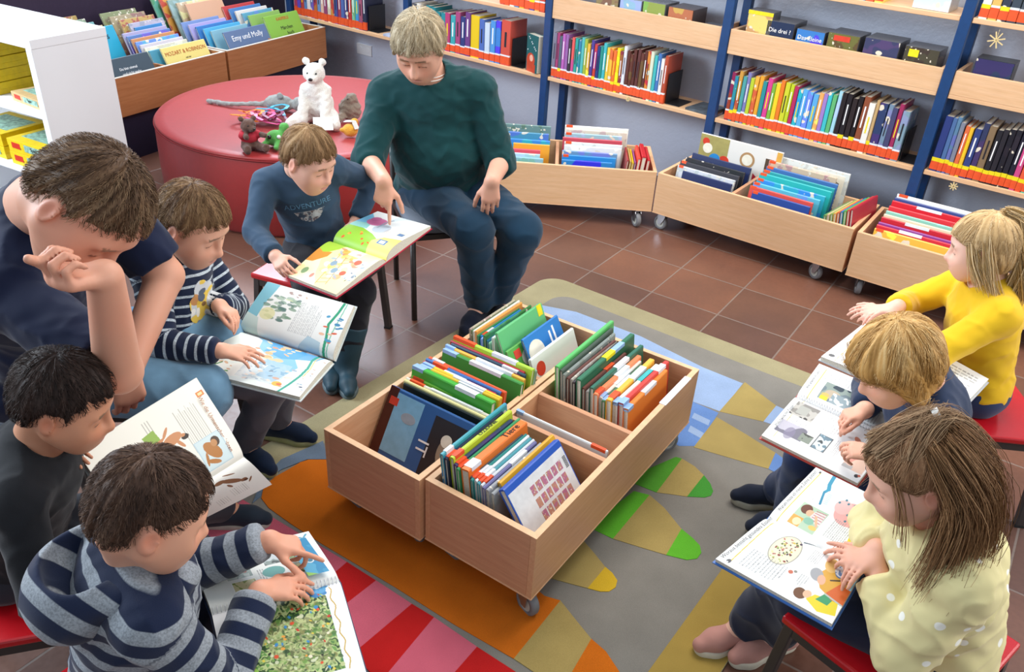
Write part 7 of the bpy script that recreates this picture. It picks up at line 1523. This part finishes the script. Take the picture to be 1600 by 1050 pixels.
a, b = cv_sp(); r6 = openbook('spiral', 'open ring-bound encyclopedia on the lap of the blond child', a, b, mat('red_blue_cover_board', hx('b04038'), .35), (.005, .005), spiral=True)
HB = mat('heading_black', hx('2a2a2c'), .5)
onpage(r6, 'spiral', 0, 'Was macht die Polizei?', .50, .050, .011, HB, along='out', flip=-1)
onpage(r6, 'spiral', 1, 'Wer arbeitet im Labor?', .50, .050, .011, HB, along='out', flip=1)
# 7 teeth
def cv_te():
    a = Cv(300, 420, 'f1f2f1')
    # left/lower page : u from spine outward, v from near corner A to B
    a.line([(.03, .085), (.92, .10)], .0045, 'd9c83e'); a.ell(.93, .09, .035, .018, '5a5a5e'); a.ell(.95, .085, .015, .008, 'e8e8e8')
    a.ell(.36, .36, .27, .125, 'a8a498'); a.ell(.36, .36, .255, .115, 'efe6c4'); a.blobs(.16, .28, .56, .44, 60, ['8a3a38', 'c8b048', '5a6a40', '40304a', 'b06a60', 'e8d8a0', 'a8b868'], .006, .014, 3); a.line([(.10, .44), (-.02, .60)], .010, '6a7880')
    a.text(.58, .16, .90, .50, 12, '85878a'); a.text(.12, .56, .34, .66, 6, '85878a'); a.text(.56, .60, .74, .68, 4, '85878a'); a.ell(.62, .52, .03, .02, 'c86a50'); a.ell(.58, .55, .02, .014, '8a8a80')
    a.poly([(.30, .74), (.44, .70), (.62, .78), (.70, .92), (.55, .99), (.28, .99), (.22, .86)], 'dca63c'); a.ell(.46, .70, .10, .055, 'a4a6aa', rot=.5); a.ell(.50, .755, .075, .034, 'e4b294', rot=.3); a.ell(.22, .76, .12, .06, 'e8bc70', rot=.2); a.ell(.24, .86, .11, .055, '5a7aa0'); a.noise(.15, .80, .33, .92, ['3a5888', 'e8ecf0', '7a98c0'], 40, 4, 1, True); a.line([(.44, .82), (.34, .92)], .008, '403828')
    a.ell(.83, .68, .085, .05, '6e4428', rot=.2); a.ell(.79, .73, .06, .033, 'eaba98'); a.poly([(.86, .74), (.74, .78), (.68, .96), (.88, .99), (.95, .86)], 'e6d22c'); a.poly([(.80, .80), (.66, .84), (.66, .92), (.80, .90)], '3a9a68'); a.poly([(.64, .84), (.42, .90), (.44, 1), (.70, 1), (.70, .90)], 'd6652a'); a.line([(.66, .84), (.70, .99)], .008, 'b8c0b8'); a.poly([(.1, .93), (.44, .96), (.44, 1), (.1, 1)], '8fc8d8')
    b = Cv(330, 420, 'f1f2f1'); b.line([(.03, .085), (.95, .085)], .0045, 'd9c83e'); b.ell(.95, .075, .02, .012, '5a5a5e'); b.text(.50, .14, .74, .24, 7, '85878a')
    b.rect(.07, .17, .42, .44, 'b6cfb4'); b.ell(.34, .24, .075, .055, '6e4434'); b.ell(.31, .29, .05, .038, 'e8b894'); b.poly([(.36, .32), (.40, .43), (.20, .44), (.20, .36), (.27, .31)], 'e4dcd8')
    for k in range(5): b.line([(.38-k*.035, .33), (.39-k*.04, .43)], .0035, 'c0506a')
    b.rect(.07, .17, .20, .28, 'e8a850'); b.ell(.13, .24, .05, .04, 'f0e0b0'); b.ell(.20, .33, .05, .05, '8fc0a8'); b.ell(.14, .40, .03, .04, 'e8c870'); b.line([(.30, .36), (.18, .42)], .012, 'e8b894')
    b.line([(.99, .22), (.84, .24), (.76, .27)], .020, '3f96b4'); b.line([(.76, .27), (.70, .255)], .016, '3f96b4'); b.line([(.70, .25), (.50, .30)], .012, '3788a8'); b.poly([(.71, .29), (.52, .33), (.54, .37), (.71, .33)], 'dceaf0')
    for k in range(7): b.line([(.70-k*.028, .28+k*.005), (.70-k*.026, .335+k*.004)], .0022, '98b8c8')
    b.ell(.60, .42, .11, .07, 'e4e8e8'); b.ell(.56, .60, .20, .145, 'e9b0ac', rot=.4); b.ell(.62, .50, .12, .08, 'eec0bc'); b.ell(.50, .66, .12, .09, 'eaa9a4', .8)
    for (x, y) in ((.70, .52), (.54, .58), (.60, .68), (.44, .60), (.66, .44), (.74, .48), (.72, .58)): b.ell(x, y, .018, .012, '4a8090')
    b.ell(.68, .60, .05, .03, 'f8f8f8'); b.ell(.52, .69, .05, .03, 'f8f8f8'); b.text(.65, .59, .71, .615, 2, '909090'); b.text(.49, .68, .55, .705, 2, '909090')
    b.text(.12, .52, .42, .72, 10, '85878a'); b.poly([(.16, .74), (.40, .70), (.78, .76), (.92, .86), (.95, 1), (.1, 1), (.10, .85)], 'ecd62c')
    for (x, y) in ((.70, .80), (.56, .82), (.42, .84), (.28, .86)): b.ell(x, y, .032, .018, 'd88a40'); b.ell(x-.01, y+.02, .028, .02, '6aa0a0'); b.ell(x+.02, y+.005, .012, .01, 'f0c8a8')
    b.ell(.82, .70, .04, .03, '70808a', .8); return a, b
a, b = cv_te(); r7 = openbook('teeth', 'open children\'s encyclopedia about teeth and food on the lap of the girl in pale yellow', a, b, mat('blue_white_cover_board', hx('3c6cb4'), .35), (.006, .005))
onpage(r7, 'teeth', 0, 'Woraus besteht gesundes Essen?', .50, .045, .0125, HB, along='out', flip=-1)
onpage(r7, 'teeth', 1, 'Warum muss ich meine Zähne putzen?', .50, .045, .0125, HB, along='out', flip=1)
